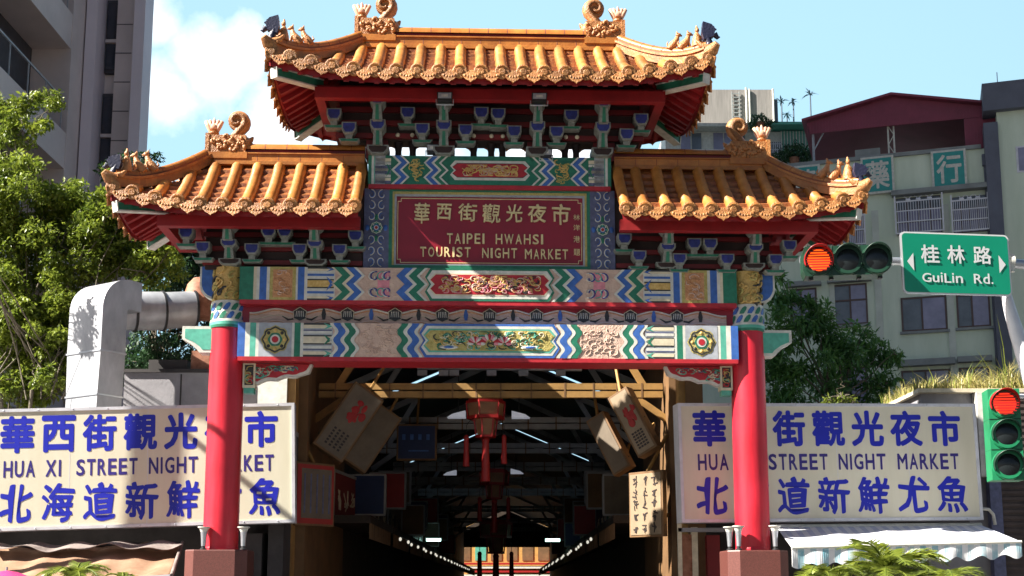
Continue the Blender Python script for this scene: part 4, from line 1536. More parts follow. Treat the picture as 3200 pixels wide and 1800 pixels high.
# ================================================================== SHOP SIGNS
def shop_sign(name, TL, TR, BR, BL, label, edge_right):
    """light box with lettering; corners are points in space"""
    o = TL
    ex = (TR - TL)
    W = ex.length
    ex.normalize()
    ez = (TL - BL)
    H = ez.length
    ez = (ez - ex * ez.dot(ex)).normalized()
    nrm = ex.cross(ez).normalized()     # towards the viewer (-Y)
    if nrm.y > 0:
        nrm = -nrm
    fr = lambda s, t, n: TL + ex * s - ez * (H - t) + nrm * n
    root = empty(name, fr(W / 2, 0, -0.15))
    inv = Vector(root.location)
    f2 = lambda s, t, n: fr(s, t, n) - inv
    mb = MB()
    def slab(s0, s1, t0, t1, n0, n1, m):
        mb.hexa([f2(s0, t0, n1), f2(s1, t0, n1), f2(s1, t0, n0), f2(s0, t0, n0), f2(s0, t1, n1), f2(s1, t1, n1), f2(s1, t1, n0), f2(s0, t1, n0)], m)
    slab(0.02, W - 0.02, 0.02, H - 0.02, -0.30, 0, 'sign_face')
    for k in (0.27, 0.52, 0.76):
        slab(W * k - 0.004, W * k + 0.004, 0.05, H - 0.05, 0.0, 0.0012, 'sign_frame')
    mb.build('light_box', root)
    mb = MB()
    e = 0.05
    slab(0, W, H - e, H, -0.31, 0.02, 'sign_frame')
    slab(0, W, 0, e, -0.31, 0.02, 'sign_frame')
    slab(0, e, e, H - e, -0.31, 0.02, 'sign_frame')
    slab(W - e, W, e, H - e, -0.31, 0.02, 'sign_frame')
    for k in range(9):
        for tt in (0.025, H - 0.025):
            mb.blob(f2(W * (k + 0.5) / 9, tt, 0.02), (0.012, 0.008, 0.012), 'steel', 6, 4)
    mb.build('frame', root)
    mb = MB()
    for k, ch in enumerate('華西街觀光夜市'):
        c = 0.101 + 0.1315 * k
        letter(mb, ch, ((c - 0.055) * W, (c + 0.055) * W, (1 - 0.368) * H, (1 - 0.06) * H), f2, 'sign_blue', 0.036, 0.0)
    for word, a, b in (('HUA', 2174, 2268), ('XI', 2300, 2346), ('STREET', 2392, 2577), ('NIGHT', 2611, 2760), ('MARKET', 2797, 2993)):
        s0, s1 = (a - 2118) / 940 * W, (b - 2118) / 940 * W
        ws = [{'I': 0.22, 'M': 1.2}.get(ch, 1.0) for ch in word]
        gap = 0.24
        tot = sum(ws) + gap * (len(ws) - 1)
        pos = 0
        for ch, wc in zip(word, ws):
            letter(mb, ch, (s0 + (s1 - s0) * pos / tot, s0 + (s1 - s0) * (pos + wc) / tot, (1 - 0.567) * H, (1 - 0.430) * H), f2, 'sign_blue_dark', 0.024, 0.0)
            pos += wc + gap
    for k, ch in enumerate('北海道新鮮尤魚'):
        c = 0.101 + 0.1335 * k
        letter(mb, ch, ((c - 0.053) * W, (c + 0.053) * W, (1 - 0.935) * H, (1 - 0.625) * H), f2, 'sign_blue', 0.028, 0.0, shear=0.08, brush=0.05)
    mb.build('lettering', root)
    tag(root, label, 'shop sign', 'white shop signs with blue writing')
    return root

shop_sign('shop_sign', P(-42, 1280, 20.1), P(920, 1259, 20.5), P(920, 1633, 20.5), P(-42, 1661, 20.1),
          'long white shop sign with blue writing behind the left red column', True)
shop_sign('shop_sign', P(2117, 1260, 19.98), P(3046, 1262, 20.55), P(3060, 1623, 20.55), P(2120, 1633, 19.98),
          'long white shop sign with blue writing above the striped awning', False)

# ================================================================== LEFT SHOP
mb = MB()
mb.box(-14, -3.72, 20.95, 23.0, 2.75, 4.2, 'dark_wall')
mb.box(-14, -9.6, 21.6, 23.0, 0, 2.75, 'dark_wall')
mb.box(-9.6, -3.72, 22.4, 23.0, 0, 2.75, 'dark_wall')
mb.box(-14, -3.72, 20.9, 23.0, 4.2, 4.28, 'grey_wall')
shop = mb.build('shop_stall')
tag(shop, 'dark shop front under the left white sign, behind its brown awning', 'shop')
for k in range(3):
    mb = MB()
    mb.box(-9.2 + k * 1.9, -7.5 + k * 1.9, 21.2, 21.9, 0.0, 0.9, 'grey_wall')
    mb.build('counter', shop)
for (x0, x1, z0, z1) in ((-4.65, -4.1, 0.2, 2.5), (-4.0, -3.75, 0.0, 2.7)):
    mb = MB()
    mb.box(x0, x1, 20.98, 22.3, z0, z1, 'dark_wall')
    mb.build('door_post', shop)
# parapet wall behind the duct
mb = MB()
A, B = P(392, 1166, 22.6), P(925, 1160, 22.6)
mb.box(A.x, B.x, 22.55, 22.9, 3.9, A.z, 'grey_wall')
mb.box(A.x - 0.03, B.x + 0.02, 22.5, 22.95, A.z, A.z + 0.06, 'dark_wall')
for k in range(1, 3):
    x = A.x + (B.x - A.x) * k / 3
    mb.box(x - 0.012, x + 0.012, 22.535, 22.56, 4.3, A.z - 0.03, 'dark_wall')
mb.box(P(600, 1100, 22.7).x, P(660, 1100, 22.7).x, 22.65, 22.85, A.z + 0.06, A.z + 0.42, 'rust_metal')
mb.box(P(470, 1100, 22.7).x, P(590, 1100, 22.7).x, 22.62, 22.88, A.z + 0.06, A.z + 0.25, 'dark_wall')
tag(mb.build('parapet_wall'), 'low grey roof parapet between the steel duct and red column', 'wall')

# exhaust duct
duct = empty('exhaust_duct', P(292, 1270, 21.6))
DO = Vector(duct.location)
bd = Vector((0.55, 0.835, 0)).normalized()         # direction the elbow turns to
wd = Vector((0.835, -0.55, 0)).normalized()
half_w, dep, Rb = 0.44, 0.52, 0.31
ztop = P(0, 888, 21.9).z - DO.z
zbend = ztop - Rb - dep / 2
path = [(Vector((0, 0, -0.6 + (zbend + 0.6) * q / 3)), Vector((0, 0, 1))) for q in range(4)]
for q in range(1, 13):
    a = pi / 2 * q / 12
    path.append((Vector((0, 0, zbend)) + bd * (Rb * (1 - cos(a))) + Vector((0, 0, Rb * sin(a))), bd * sin(a) + Vector((0, 0, cos(a)))))
path.append((path[-1][0] + bd * 0.25, bd))
rings, cents = [], []
for k, (c, t) in enumerate(path):
    nout = -bd * t.z + Vector((0, 0, 1)) * t.dot(bd)
    nout.normalize()
    sw = (0.90, 0.93, 1.0, 1.0)[k] if k < 4 else 1.0
    cents.append(c)
    rings.append([c + wd * half_w * sw - nout * dep / 2, c + wd * half_w * sw + nout * dep / 2, c - wd * half_w * sw + nout * dep / 2, c - wd * half_w * sw - nout * dep / 2])
mb = MB()
for a, b_ in zip(rings[:-1], rings[1:]):
    for i in range(4):
        mb.face([a[i], a[(i + 1) % 4], b_[(i + 1) % 4], b_[i]], 'galvanised')
mb.face(rings[-1], 'galvanised')
mb.build('elbow', duct)
for k in (1, 2):
    mb = MB()
    q = [cents[k] + (p - cents[k]) * 1.03 for p in rings[k]]
    for i in range(4):
        mb.bar(q[i], q[(i + 1) % 4], 0.02, 0.03, 'steel')
    mb.build('seam', duct)
mb = MB()
for (a, b_) in ((rings[1][1].lerp(rings[2][1], 0.06), rings[1][2].lerp(rings[1][1], 0.45).lerp(rings[2][2].lerp(rings[2][1], 0.45), 0.95)),
                (rings[1][2].lerp(rings[2][2], 0.06), rings[1][2].lerp(rings[1][1], 0.45).lerp(rings[2][2].lerp(rings[2][1], 0.45), 0.95)),
                (rings[0][1], rings[1][1].lerp(rings[1][2], 0.3)), (rings[0][2], rings[1][2].lerp(rings[1][1], 0.2))):
    mb.tube([a, b_], 0.007, 'galvanised', 5)
mb.build('crease', duct)
pe = cents[-1] - Vector((0, 0, 0.12))
end1 = P(508, 972, 22.9) - DO
end2 = P(606, 966, 23.2) - DO
p0 = P(380, 972, 22.55) - DO
mb = MB()
mb.tube([p0, end1], [0.355, 0.355], 'galvanised', 28)
mb.tube([end1, end2], [0.345, 0.335], 'galvanised', 28)
mb.build('round_pipe', duct)
dd = (end1 - p0).normalized()
for p_, r_ in ((P(418, 972, 22.65) - DO, 0.385), (end1, 0.375), (end2, 0.36)):
    mb = MB()
    mb.tube([p_ - dd * 0.02, p_ + dd * 0.02], r_, 'black_metal', 28)
    mb.build('clamp_ring', duct)
mb = MB()
fh = P(628, 940, 23.35) - DO
mb.lathe([(0.02, -0.35), (0.30, -0.33), (0.34, 0.0), (0.26, 0.3), (0.16, 0.42), (0.0, 0.45)], fh, 'rust_metal', 18)
mb.build('fan_housing', duct)
tag(duct, 'large shiny galvanised steel duct bending towards the left red column', 'duct')

# utility pole on the left footway with its cable
up_ = empty('utility_pole', (-10.55, 18.55, 0))
mat('pole_concrete', (0.32, 0.31, 0.30), 0.85, var=0.15, scale=5)
mb = MB()
mb.tube([(0, 0, 0), (0, 0, 9.4)], [0.15, 0.11], 'pole_concrete', 16)
mb.build('post', up_)
mb = MB()
mb.box(-0.8, 0.8, -0.05, 0.05, 8.9, 9.0, 'steel')
mb.build('crossarm', up_)
mb = MB()
mb.tube([(0, 0, 8.75), (2.2, -4.4, 8.62), (5.6, -11.0, 8.9)], 0.05, 'black_metal', 8)
mb.build('cable', up_)
tag(up_, 'round concrete utility pole with a black cable on the left footway', 'pole')

# brown canvas awning, lower left
aw = empty('canvas_awning', (-6.6, 20.6, 0))
mat('canvas_brown', (0.25, 0.135, 0.075), 0.8, var=0.2, scale=1.6, bump=0.7, bscale=5, col2=(0.46, 0.29, 0.19), translucent=0.2)
mat('canvas_pale', (0.14, 0.11, 0.10), 0.85, scale=3, bump=0.8, bscale=8, col2=(0.32, 0.27, 0.25))
mb = MB()
AO = Vector(aw.location)
bl, br_ = P(-60, 1712, 20.55), P(566, 1697, 20.75)
fl, frr = P(-90, 1835, 18.7), P(532, 1800, 18.9)
nx, ny = 46, 12
vs, fs = [], []
for i in range(nx + 1):
    for j in range(ny + 1):
        s, t = i / nx, j / ny
        p = bl.lerp(br_, s).lerp(fl.lerp(frr, s), t)
        p.z += -0.10 * sin(pi * t) * (0.7 + 0.3 * sin(9 * s)) + 0.015 * sin(40 * s + 3 * t) + 0.02 * sin(17 * s + 6 * t)
        vs.append(p - AO)
for i in range(nx):
    for j in range(ny):
        a = i * (ny + 1) + j
        fs.append((a, a + 1, a + ny + 2, a + ny + 1))
mb.raw(vs, fs, 'canvas_brown', True)
sh = mb.build('canvas', aw)
md = sh.modifiers.new('thickness', 'SOLIDIFY')
md.thickness = 0.012
mb = MB()
mb.tube([br_ - AO + Vector((0.02, 0, 0.01)), frr - AO + Vector((0.02, 0, 0.01))], 0.03, 'canvas_pale', 8)
mb.tube([bl - AO, br_ - AO], 0.03, 'black_metal', 8)
mb.tube([fl - AO, frr - AO], 0.025, 'steel', 8)
mb.build('rail', aw)
# crumpled pale sheet over the back edge
mb = MB()
vs, fs = [], []
nx, ny = 40, 8
for i in range(nx + 1):
    for j in range(ny + 1):
        s, t = i / nx, j / ny
        p = P(-40 + 610 * s, 1702 - 10 * s + 14 * t, 20.4 - 0.35 * t)
        p.z += 0.03 * sin(30 * s + 2 * t) + 0.04 * sin(13 * s) * t
        vs.append(p - AO)
for i in range(nx):
    for j in range(ny):
        a = i * (ny + 1) + j
        fs.append((a, a + 1, a + ny + 2, a + ny + 1))
mb.raw(vs, fs, 'canvas_pale', True)
sh = mb.build('folded_sheet', aw)
md = sh.modifiers.new('thickness', 'SOLIDIFY')
md.thickness = 0.01
tag(aw, 'sagging brown canvas awning below the left white sign', 'awning')

# pink parasol at the lower left edge
pu = empty('parasol', P(20, 1800, 16.0) * 1)
pu.location.z = 0
mat('pink_cloth', (0.80, 0.06, 0.25), 0.7, var=0.2, scale=4, translucent=0.3)
top = P(20, 1782, 16.0)
mb = MB()
N = 16
vs, fs = [(0, 0, top.z)], []
for k in range(1, 5):
    for i in range(N):
        a = 2 * pi * i / N
        r = 0.55 * k / 4 * (1 if i % 2 == 0 else 0.96)
        vs.append((r * cos(a), r * sin(a), top.z - 0.22 * (k / 4) ** 1.6 - (0.0 if i % 2 == 0 else 0.015)))
for i in range(N):
    fs.append((0, 1 + i, 1 + (i + 1) % N))
    for k in range(3):
        a = 1 + k * N
        fs.append((a + i, a + N + i, a + N + (i + 1) % N, a + (i + 1) % N))
mb.raw(vs, fs, 'pink_cloth', True)
mb.build('canopy', pu)
mb = MB()
mb.tube([(0, 0, 0), (0, 0, top.z + 0.04)], 0.015, 'steel', 8)
mb.build('pole', pu)
tag(pu, 'small pink parasol at the lower left corner in front of brown awning', 'parasol')

# ================================================================== UPLIGHTS ON THE PEDESTALS
def uplight(px, py_top, gy, label):
    x = gx(px, py_top, gy)
    zt = gz(py_top, gy, px)
    w = GO + EX * x + EYV * gy
    r = empty('uplight', (w.x, w.y, ZP))
    h = zt - ZP
    mb = MB()
    mb.lathe([(0.05, 0.0), (0.05, 0.02), (0.03, 0.03), (0.03, 0.16 * h)], (0, 0, 0), 'black_metal', 14)
    mb.lathe([(0.034, 0.16 * h), (0.040, 0.5 * h), (0.050, 0.78 * h)], (0, 0, 0), 'steel', 16)
    mb.build('lamp_body', r)
    mb = MB()
    mb.lathe([(0.050, 0.78 * h), (0.065, 0.9 * h), (0.092, 0.96 * h), (0.092, h), (0.07, h - 0.01)], (0, 0, 0), 'p_white', 18)
    mb.build('hood', r)
    tag(r, label, 'lamp', 'small flared lamps on the pedestals')
uplight(638, 1646, -0.30, 'flared lamp standing left of the left red column foot')
uplight(762, 1646, -0.30, 'flared lamp standing right of the left red column foot')
uplight(2279, 1646, -0.26, 'outermost flared lamp left of the right red column foot')
uplight(2307, 1643, -0.36, 'flared lamp close against the right red column foot')
uplight(2421, 1642, -0.26, 'single flared lamp right of the right red column foot')

def floodlight(px, py, gy, label, s=1.0):
    x, _, z = G(px, py, gy)
    w = GO + EX * x + EYV * gy
    r = empty('floodlight', (w.x, w.y, z), YAW)
    mb = MB()
    mb.prism([(-0.11 * s, -0.06), (0.11 * s, -0.06), (0.12 * s, 0.07), (-0.12 * s, 0.07)], -0.09, 0.05, 'black_metal')
    mb.build('housing', r, bevel=0.01)
    mb = MB()
    mb.box(-0.10 * s, 0.10 * s, -0.10, -0.088, -0.03, 0.055, 'p_grey')
    mb.box(-0.05 * s, 0.05 * s, -0.104, -0.099, -0.01, 0.03, 'p_white')
    mb.build('lens', r)
    mb = MB()
    mb.tube([(-0.13 * s, 0, 0.0), (-0.13 * s, 0, -0.10), (0.13 * s, 0, -0.10), (0.13 * s, 0, 0.0)], 0.011, 'steel', 6)
    mb.tube([(0, 0, -0.10), (0, 0.12, -0.12)], 0.015, 'steel', 6)
    mb.build('yoke', r)
    tag(r, label, 'floodlight', 'floodlights on the gate')
floodlight(1390, 308, -0.80, 'floodlight under the top eave, above the left of the name board')
floodlight(1685, 310, -0.80, 'floodlight under the top eave, above the right of the name board')
floodlight(1352, 470, -0.25, 'small floodlight standing on the top painted beam towards the left', 0.8)
floodlight(1706, 484, -0.25, 'small floodlight standing on the top painted beam towards the right', 0.8)
# ================================================================== STREET LIGHTS AND SIGN
def disc(mb, c, r, m, y, n=24):
    mb.face([(c[0] + r * cos(2 * pi * i / n), y, c[1] + r * sin(2 * pi * i / n)) for i in range(n)], m)

mat('signal_green', (0.012, 0.19, 0.08), 0.4, var=0.2, scale=5)
mat('signal_dark', (0.008, 0.045, 0.024), 0.45, var=0.3)
mat('lens_dark', (0.012, 0.016, 0.018), 0.25, var=0.2)
mat('lens_red', (0.7, 0.03, 0.01), 0.3, emit=((1.0, 0.035, 0.012), 0.55))
mat('lens_orange', (0.7, 0.1, 0.01), 0.3, emit=((1.0, 0.085, 0.006), 0.75))
mat('visor_red', (0.35, 0.01, 0.01), 0.4)

def lamp(root, cx, cz, R, y, lens, bars, body, visor_m):
    mb = MB()
    mb.tube([(cx, y, cz), (cx, y - 0.02, cz)], [R * 1.12, R * 1.08], body, 28, smooth=False)
    n = 26
    vs, fs = [], []
    for i in range(n + 1):
        a = radians(-25) + radians(230) * i / n
        for (yy, rr) in ((y, R * 1.06), (y - R * 1.1 * (0.35 + 0.65 * max(0.0, sin(a))), R * 1.02)):
            vs.append((cx + rr * cos(a), yy, cz + rr * sin(a)))
    for i in range(n):
        fs.append((2 * i, 2 * i + 1, 2 * i + 3, 2 * i + 2))
    mb.raw(vs, fs, visor_m, True)
    o = mb.build('visor', root)
    md = o.modifiers.new('thickness', 'SOLIDIFY')
    md.thickness = 0.008
    mb = MB()
    vs, fs = [(cx, y - 0.055, cz)], []
    for k in range(1, 4):
        for i in range(28):
            a = 2 * pi * i / 28
            r = R * 0.97 * k / 3
            vs.append((cx + r * cos(a), y - 0.055 + 0.035 * (k / 3) ** 2, cz + r * sin(a)))
    for i in range(28):
        fs.append((0, 1 + (i + 1) % 28, 1 + i))
        for k in range(2):
            a = 1 + 28 * k
            fs.append((a + i, a + (i + 1) % 28, a + 28 + (i + 1) % 28, a + 28 + i))
    mb.raw(vs, fs, lens, True)
    if bars:
        for k in range(-4, 5):
            z = cz + k * R / 5
            h = sqrt(max(0, (R * 0.95) ** 2 - (z - cz) ** 2))
            mb.box(cx - h, cx + h, y - 0.070, y - 0.060, z - R * 0.045, z + R * 0.045, 'visor_red')
    mb.build('lamp_lens', root)

# horizontal signal on the mast arm
YS = 12.6
TLo = P(2640, 820, YS)
sig = empty('traffic_light', TLo, radians(-6))
sc = YS / 3970 / 0.97
mb = MB()
w = 124 * sc
h = 47 * sc
mb.prism([(-w, -h), (w * 0.86, -h), (w, -h * 0.6), (w, h * 0.6), (w * 0.86, h), (-w, h), (-w * 1.06, h * 0.6), (-w * 1.06, -h * 0.6)], -0.09, 0.14, 'signal_dark')
for k in (-0.35, 0.33):
    mb.box(k * w - 0.006, k * w + 0.006, -0.096, 0.145, -h * 1.01, h * 1.01, 'signal_dark')
mb.build('housing', sig, bevel=0.012)
for k in (-0.85, -0.35, 0.33, 0.85):
    mb = MB()
    mb.box(k * w - 0.03, k * w + 0.03, -0.02, 0.06, h - 0.004, h + 0.03, 'black_metal')
    mb.build('clamp', sig)
    mb = MB()
    mb.box(k * w - 0.02, k * w + 0.02, -0.02, 0.04, -h - 0.025, -h + 0.004, 'black_metal')
    mb.build('clamp', sig)
R = 41 * sc
lamp(sig, -84 * sc, 0, R, -0.09, 'lens_orange', True, 'signal_dark', 'visor_red')
lamp(sig, 4 * sc, 0, R, -0.09, 'lens_dark', False, 'signal_dark', 'signal_dark')
lamp(sig, 92 * sc, 0, R, -0.09, 'lens_dark', False, 'signal_dark', 'signal_dark')
tag(sig, 'horizontal dark green traffic light lit amber red beneath the right gate roof', 'traffic light')

# mast arm and pole
mp = empty('mast_pole', (P(3330, 1500, 12.9).x, 12.9, 0))
MO = Vector(mp.location)
mb = MB()
a0 = P(2500, 812, 12.8)
a1 = P(3150, 822, 12.85)
mb.tube([a0 - MO, a1 - MO, P(3240, 830, 12.9) - MO], [0.035, 0.05, 0.055], 'steel', 12)
mb.build('arm', mp)
mb = MB()
mat('pole_white', (0.72, 0.72, 0.76), 0.4, 0.1, var=0.08)
px_ = [(3128, 850), (3140, 905), (3158, 975), (3180, 1050), (3205, 1130), (3235, 1230), (3270, 1400), (3300, 1600)]
pts = [P(a, b, 12.95) - MO for a, b in px_]
pts.append(Vector((0, 0.05, 0.4)))
pts.append(Vector((0, 0.05, 0)))
mb.tube(pts, [0.035, 0.05, 0.065, 0.075, 0.08, 0.085, 0.09, 0.095, 0.1, 0.11], 'pole_white', 14)
mb.build('curved_pole', mp)
mb = MB()
for px in (2870, 3100, 3160):
    p = P(px, 818, 12.83) - MO
    mb.tube([p + Vector((-0.02, 0, 0)), p + Vector((0.02, 0, 0))], 0.075, 'p_white', 12)
mb.tube([P(3160, 795, 12.8) - MO, P(3162, 850, 12.8) - MO], 0.03, 'p_white', 8)
mb.build('clamp', mp)
tag(mp, 'white curved mast pole and its grey arm carrying the road sign', 'pole')

# road sign
c = [P(2812, 723, 12.55), P(3150, 735, 12.75), P(3148, 925, 12.75), P(2814, 916, 12.55)]
TLc, TRc, BRc, BLc = c
rs = empty('road_sign', (TLc + BRc) / 2)
RO = Vector(rs.location)
ex = (TRc - TLc)
W = ex.length
ex.normalize()
ez = TLc - BLc
H = ez.length
ez = (ez - ex * ez.dot(ex)).normalized()
nr = ex.cross(ez).normalized()
if nr.y > 0:
    nr = -nr
fs_ = lambda s, t, n: TLc + ex * s - ez * (H - t) + nr * n - RO
mat('sign_green', (0.004, 0.30, 0.17), 0.35, var=0.06, scale=2)
mat('sign_white', (0.80, 0.80, 0.80), 0.4, var=0.05)
def rrect(i, r, n_):
    pts = []
    for (cx, cy, a0) in ((W - i - r, H - i - r, 0), (i + r, H - i - r, 90), (i + r, i + r, 180), (W - i - r, i + r, 270)):
        for k in range(6):
            a = radians(a0 + 18 * k)
            pts.append(fs_(cx + r * cos(a), cy + r * sin(a), n_))
    return pts
mb = MB()
A, B = rrect(0, 0.05, 0.0), rrect(0, 0.05, -0.02)
k = len(A)
mb.raw(A, [tuple(range(k))], 'sign_white')
mb.raw(B, [tuple(range(k - 1, -1, -1))], 'steel')
mb.raw(A + B, [(i, k + i, k + (i + 1) % k, (i + 1) % k) for i in range(k)], 'steel')
mb.raw(rrect(0.016, 0.04, 0.003), [tuple(range(k))], 'sign_green')
mb.build('panel', rs)
mb = MB()
def sg(px, py):
    return (px - 2813) / 336 * W, (1 - (py - (723 + (px - 2812) * 0.0352)) / 191) * H
def put(tx, x0, x1, y0, y1, bold):
    s0, t1 = sg(x0, y0)
    s1, t0 = sg(x1, y1 + (x1 - x0) * 0.033)
    letter(mb, tx, (s0, s1, t0, t1), fs_, 'sign_white', bold, 0.0, off=0.007)
put('桂', 2872, 2929, 764, 822, 0.02)
put('林', 2953, 3008, 766, 823, 0.02)
put('路', 3034, 3091, 769, 825, 0.02)
for ch, x0, x1, y0, y1 in (('G', 2872, 2900, 852, 880), ('u', 2904, 2924, 860, 881), ('i', 2929, 2935, 851, 881), ('L', 2940, 2961, 854, 883), ('i', 2964, 2970, 853, 883), ('n', 2975, 2997, 862, 884),
                       ('R', 3031, 3057, 856, 886), ('d', 3060, 3080, 855, 887), ('.', 3085, 3091, 882, 888)):
    put(ch, x0, x1, y0, y1, 0.012)
for tri in (((2849, 790), (2849, 845), (2829, 816)), ((3113, 798), (3134, 828), (3113, 854))):
    mb.face([fs_(*sg(a, b), 0.007) for a, b in tri], 'sign_white')
mb.build('lettering', rs)
mb = MB()
for s in (0.25, 0.75):
    a = fs_(W * s, H * 0.1, -0.03)
    b = fs_(W * s, H * 0.9, -0.03)
    mb.bar(a, b, 0.04, 0.03, 'steel', up=(1, 0, 0))
mb.build('bracket', rs)
tag(rs, 'green road sign with white lettering and arrows to both sides', 'road sign')

# vertical signal at the right edge
YV = 11.8
vo = P(3137, 1360, YV)
sv = empty('traffic_light', vo, radians(-7))
s2 = YV / 3970 / 0.975
w, h = 47 * s2, 140 * s2
mb = MB()
mb.prism([(-w, -h), (w, -h), (w, h), (-w, h)], -0.08, 0.14, 'signal_green')
for k in (-0.333, 0.333):
    mb.box(-w * 1.005, w * 1.005, -0.085, 0.145, k * h - 0.005, k * h + 0.005, 'signal_dark')
mb.build('housing', sv, bevel=0.018)
for k, (m, b, vm) in enumerate((('lens_red', True, 'visor_red'), ('lens_dark', False, 'signal_dark'), ('lens_dark', False, 'signal_dark'))):
    lamp(sv, 0, h * (0.667 - 0.667 * k), 40 * s2, -0.08, m, b, 'signal_green', vm)
mb = MB()
mb.tube([(w - 0.02, 0.1, h * 0.9), (0.35, 0.3, h * 0.95), (0.75, 0.6, h * 0.95)], 0.022, 'pole_white', 8)
mb.tube([(w - 0.02, 0.1, -h * 0.9), (0.35, 0.3, -h * 0.93), (0.75, 0.6, -h * 0.93)], 0.022, 'pole_white', 8)
mb.build('bracket', sv)
tag(sv, 'upright bright green traffic light with red lamp lit beside the white sign', 'traffic light')

# ================================================================== RIGHT SHOP
mb = MB()
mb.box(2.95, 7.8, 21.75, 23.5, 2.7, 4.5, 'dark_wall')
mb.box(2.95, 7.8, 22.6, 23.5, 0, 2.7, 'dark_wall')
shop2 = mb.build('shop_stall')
tag(shop2, 'dark shop front under the right white sign, behind the striped awning', 'shop')
mb = MB()
mat('shop_red', (0.20, 0.01, 0.012), 0.6)
mb.box(P(2205, 1750, 21.9).x, P(2245, 1750, 21.9).x, 21.7, 22.5, 0.3, 2.5, 'shop_red')
mb.build('curtain', shop2)
for args in ((P(2118, 1700, 21.2).x, P(2130, 1700, 21.2).x, 21.15, 21.25, 0, 2.8, 'p_cream'),
             (P(2160, 1700, 21.5).x, P(2178, 1700, 21.5).x, 21.4, 21.55, 0, 2.62, 'p_cream'),
             (P(2130, 1700, 21.5).x, P(2160, 1700, 21.5).x, 21.42, 21.52, 0.4, 2.5, 'rust_metal'),
             (P(2118, 1650, 21.2).x, P(2290, 1650, 21.2).x, 21.15, 21.3, P(2118, 1662, 21.2).z, P(2118, 1650, 21.2).z, 'grey_wall')):
    mb = MB()
    mb.box(*args)
    mb.build('door_post', shop2)

# striped awning
sa = empty('striped_awning', (5.7, 21.2, 0))
SO = Vector(sa.location)
mat('awning_white', (0.88, 0.88, 0.89), 0.8, var=0.05, translucent=0.15)
mat('awning_teal', (0.20, 0.50, 0.60), 0.8, scale=5, col2=(0.75, 0.78, 0.80), translucent=0.15)
mat('awning_grey', (0.66, 0.68, 0.78), 0.8, var=0.1, translucent=0.15)
bl, br_ = P(2425, 1646, 20.25), P(3066, 1641, 20.7)
fl, frr = P(2474, 1712, 18.4), P(3192, 1693, 18.8)
mb = MB()
NS = 19
for k in range(NS * 2):
    s0, s1 = k / (NS * 2), (k + 1) / (NS * 2)
    m = 'awning_white' if k % 2 == 0 else ('awning_grey')
    for j in range(6):
        t0, t1 = j / 6, (j + 1) / 6
        q = []
        for s, t in ((s0, t0), (s0, t1), (s1, t1), (s1, t0)):
            p = bl.lerp(br_, s).lerp(fl.lerp(frr, s), t)
            p.z -= 0.03 * sin(pi * t) * abs(sin(pi * s * 4))
            q.append(p - SO)
        mb.face(q, m)
mb.build('canopy', sa, weld=True)
mb = MB()
for k in range(NS * 2):
    s0, s1 = k / (NS * 2), (k + 1) / (NS * 2)
    m = 'awning_white' if k % 2 == 0 else 'awning_teal'
    for q in range(3):
        u0, u1 = s0 + (s1 - s0) * q / 3, s0 + (s1 - s0) * (q + 1) / 3
        pts = []
        for u, low in ((u0, 0), (u1, 0), (u1, 1), (u0, 1)):
            p = fl.lerp(frr, u) - SO
            if low:
                d = 0.27 - 0.06 * u + 0.035 * sin(2 * pi * u * 9.5)
                p.z -= d
                p.y += 0.03 * sin(2 * pi * u * 7)
            pts.append(p)
        mb.face(pts[::-1], m)
o = mb.build('valance', sa)
md = o.modifiers.new('thickness', 'SOLIDIFY')
md.thickness = 0.006
mb = MB()
mb.tube([fl - SO, frr - SO], 0.022, 'p_white', 8)
mb.tube([bl - SO, br_ - SO], 0.04, 'p_white', 8)
for s in (0.02, 0.5, 0.98):
    a, b = bl.lerp(br_, s) - SO, fl.lerp(frr, s) - SO
    a.z -= 0.05
    b.z -= 0.03
    mb.bar(a, b, 0.03, 0.03, 'p_white')
mb.build('frame', sa)
tag(sa, 'white awning with scalloped teal striped edge under the right sign', 'awning')

# roller-shuttered shed with grass on its roof, right edge
mat('corrugated', (0.075, 0.055, 0.05), 0.6, 0.3, var=0.3, scale=3)
shed = empty('roof_shed', (P(3100, 1600, 22.6).x, 22.4, 0))
HO = Vector(shed.location)
zr_ = P(3050, 1225, 22.4).z
mb = MB()
x0 = P(3112, 1600, 22.4).x - HO.x
k = 0
z = 0.0
while z < zr_ - 0.05:
    mb.prism([(x0, z), (x0 + 6, z), (x0 + 6, z + 0.055), (x0, z + 0.055)], -0.02 - 0.03 * (k % 2), 0.1, 'corrugated')
    z += 0.055
    k += 1
mb.build('shutter', shed)
mb = MB()
xl = P(2870, 1230, 22.6).x - HO.x
mb.box(xl, x0 + 6, 0.1, 4.0, 0, zr_ - 0.02, 'grey_wall')
mb.box(xl - 0.1, x0 + 6.1, -0.1, 4.1, zr_ - 0.02, zr_ + 0.05, 'p_cream')
mb.build('wall', shed)
mb = MB()
xa, xb = P(3052, 1300, 22.3).x - HO.x, P(3092, 1300, 22.3).x - HO.x
mb.box(xa, xb, -0.16, 0.08, P(0, 1490, 22.3).z, zr_ - 0.03, 'p_white')
mb.build('post', shed)
mb = MB()
xa, xb = P(3078, 1300, 22.2).x - HO.x, P(3114, 1300, 22.2).x - HO.x
mb.box(xa, xb, -0.22, -0.05, 0, P(0, 1330, 22.2).z, 'p_slate')
mb.build('post', shed)
mb = MB()
q = [P(3070, 1590, 22) - HO, P(3090, 1592, 22) - HO, P(3104, 1608, 22) - HO, P(3110, 1640, 22) - HO]
mb.tube(q, 0.03, 'p_white', 8)
mb.build('pipe', shed)
tag(shed, 'brown corrugated shed with grass growing on its roof behind the upright signal', 'shed')

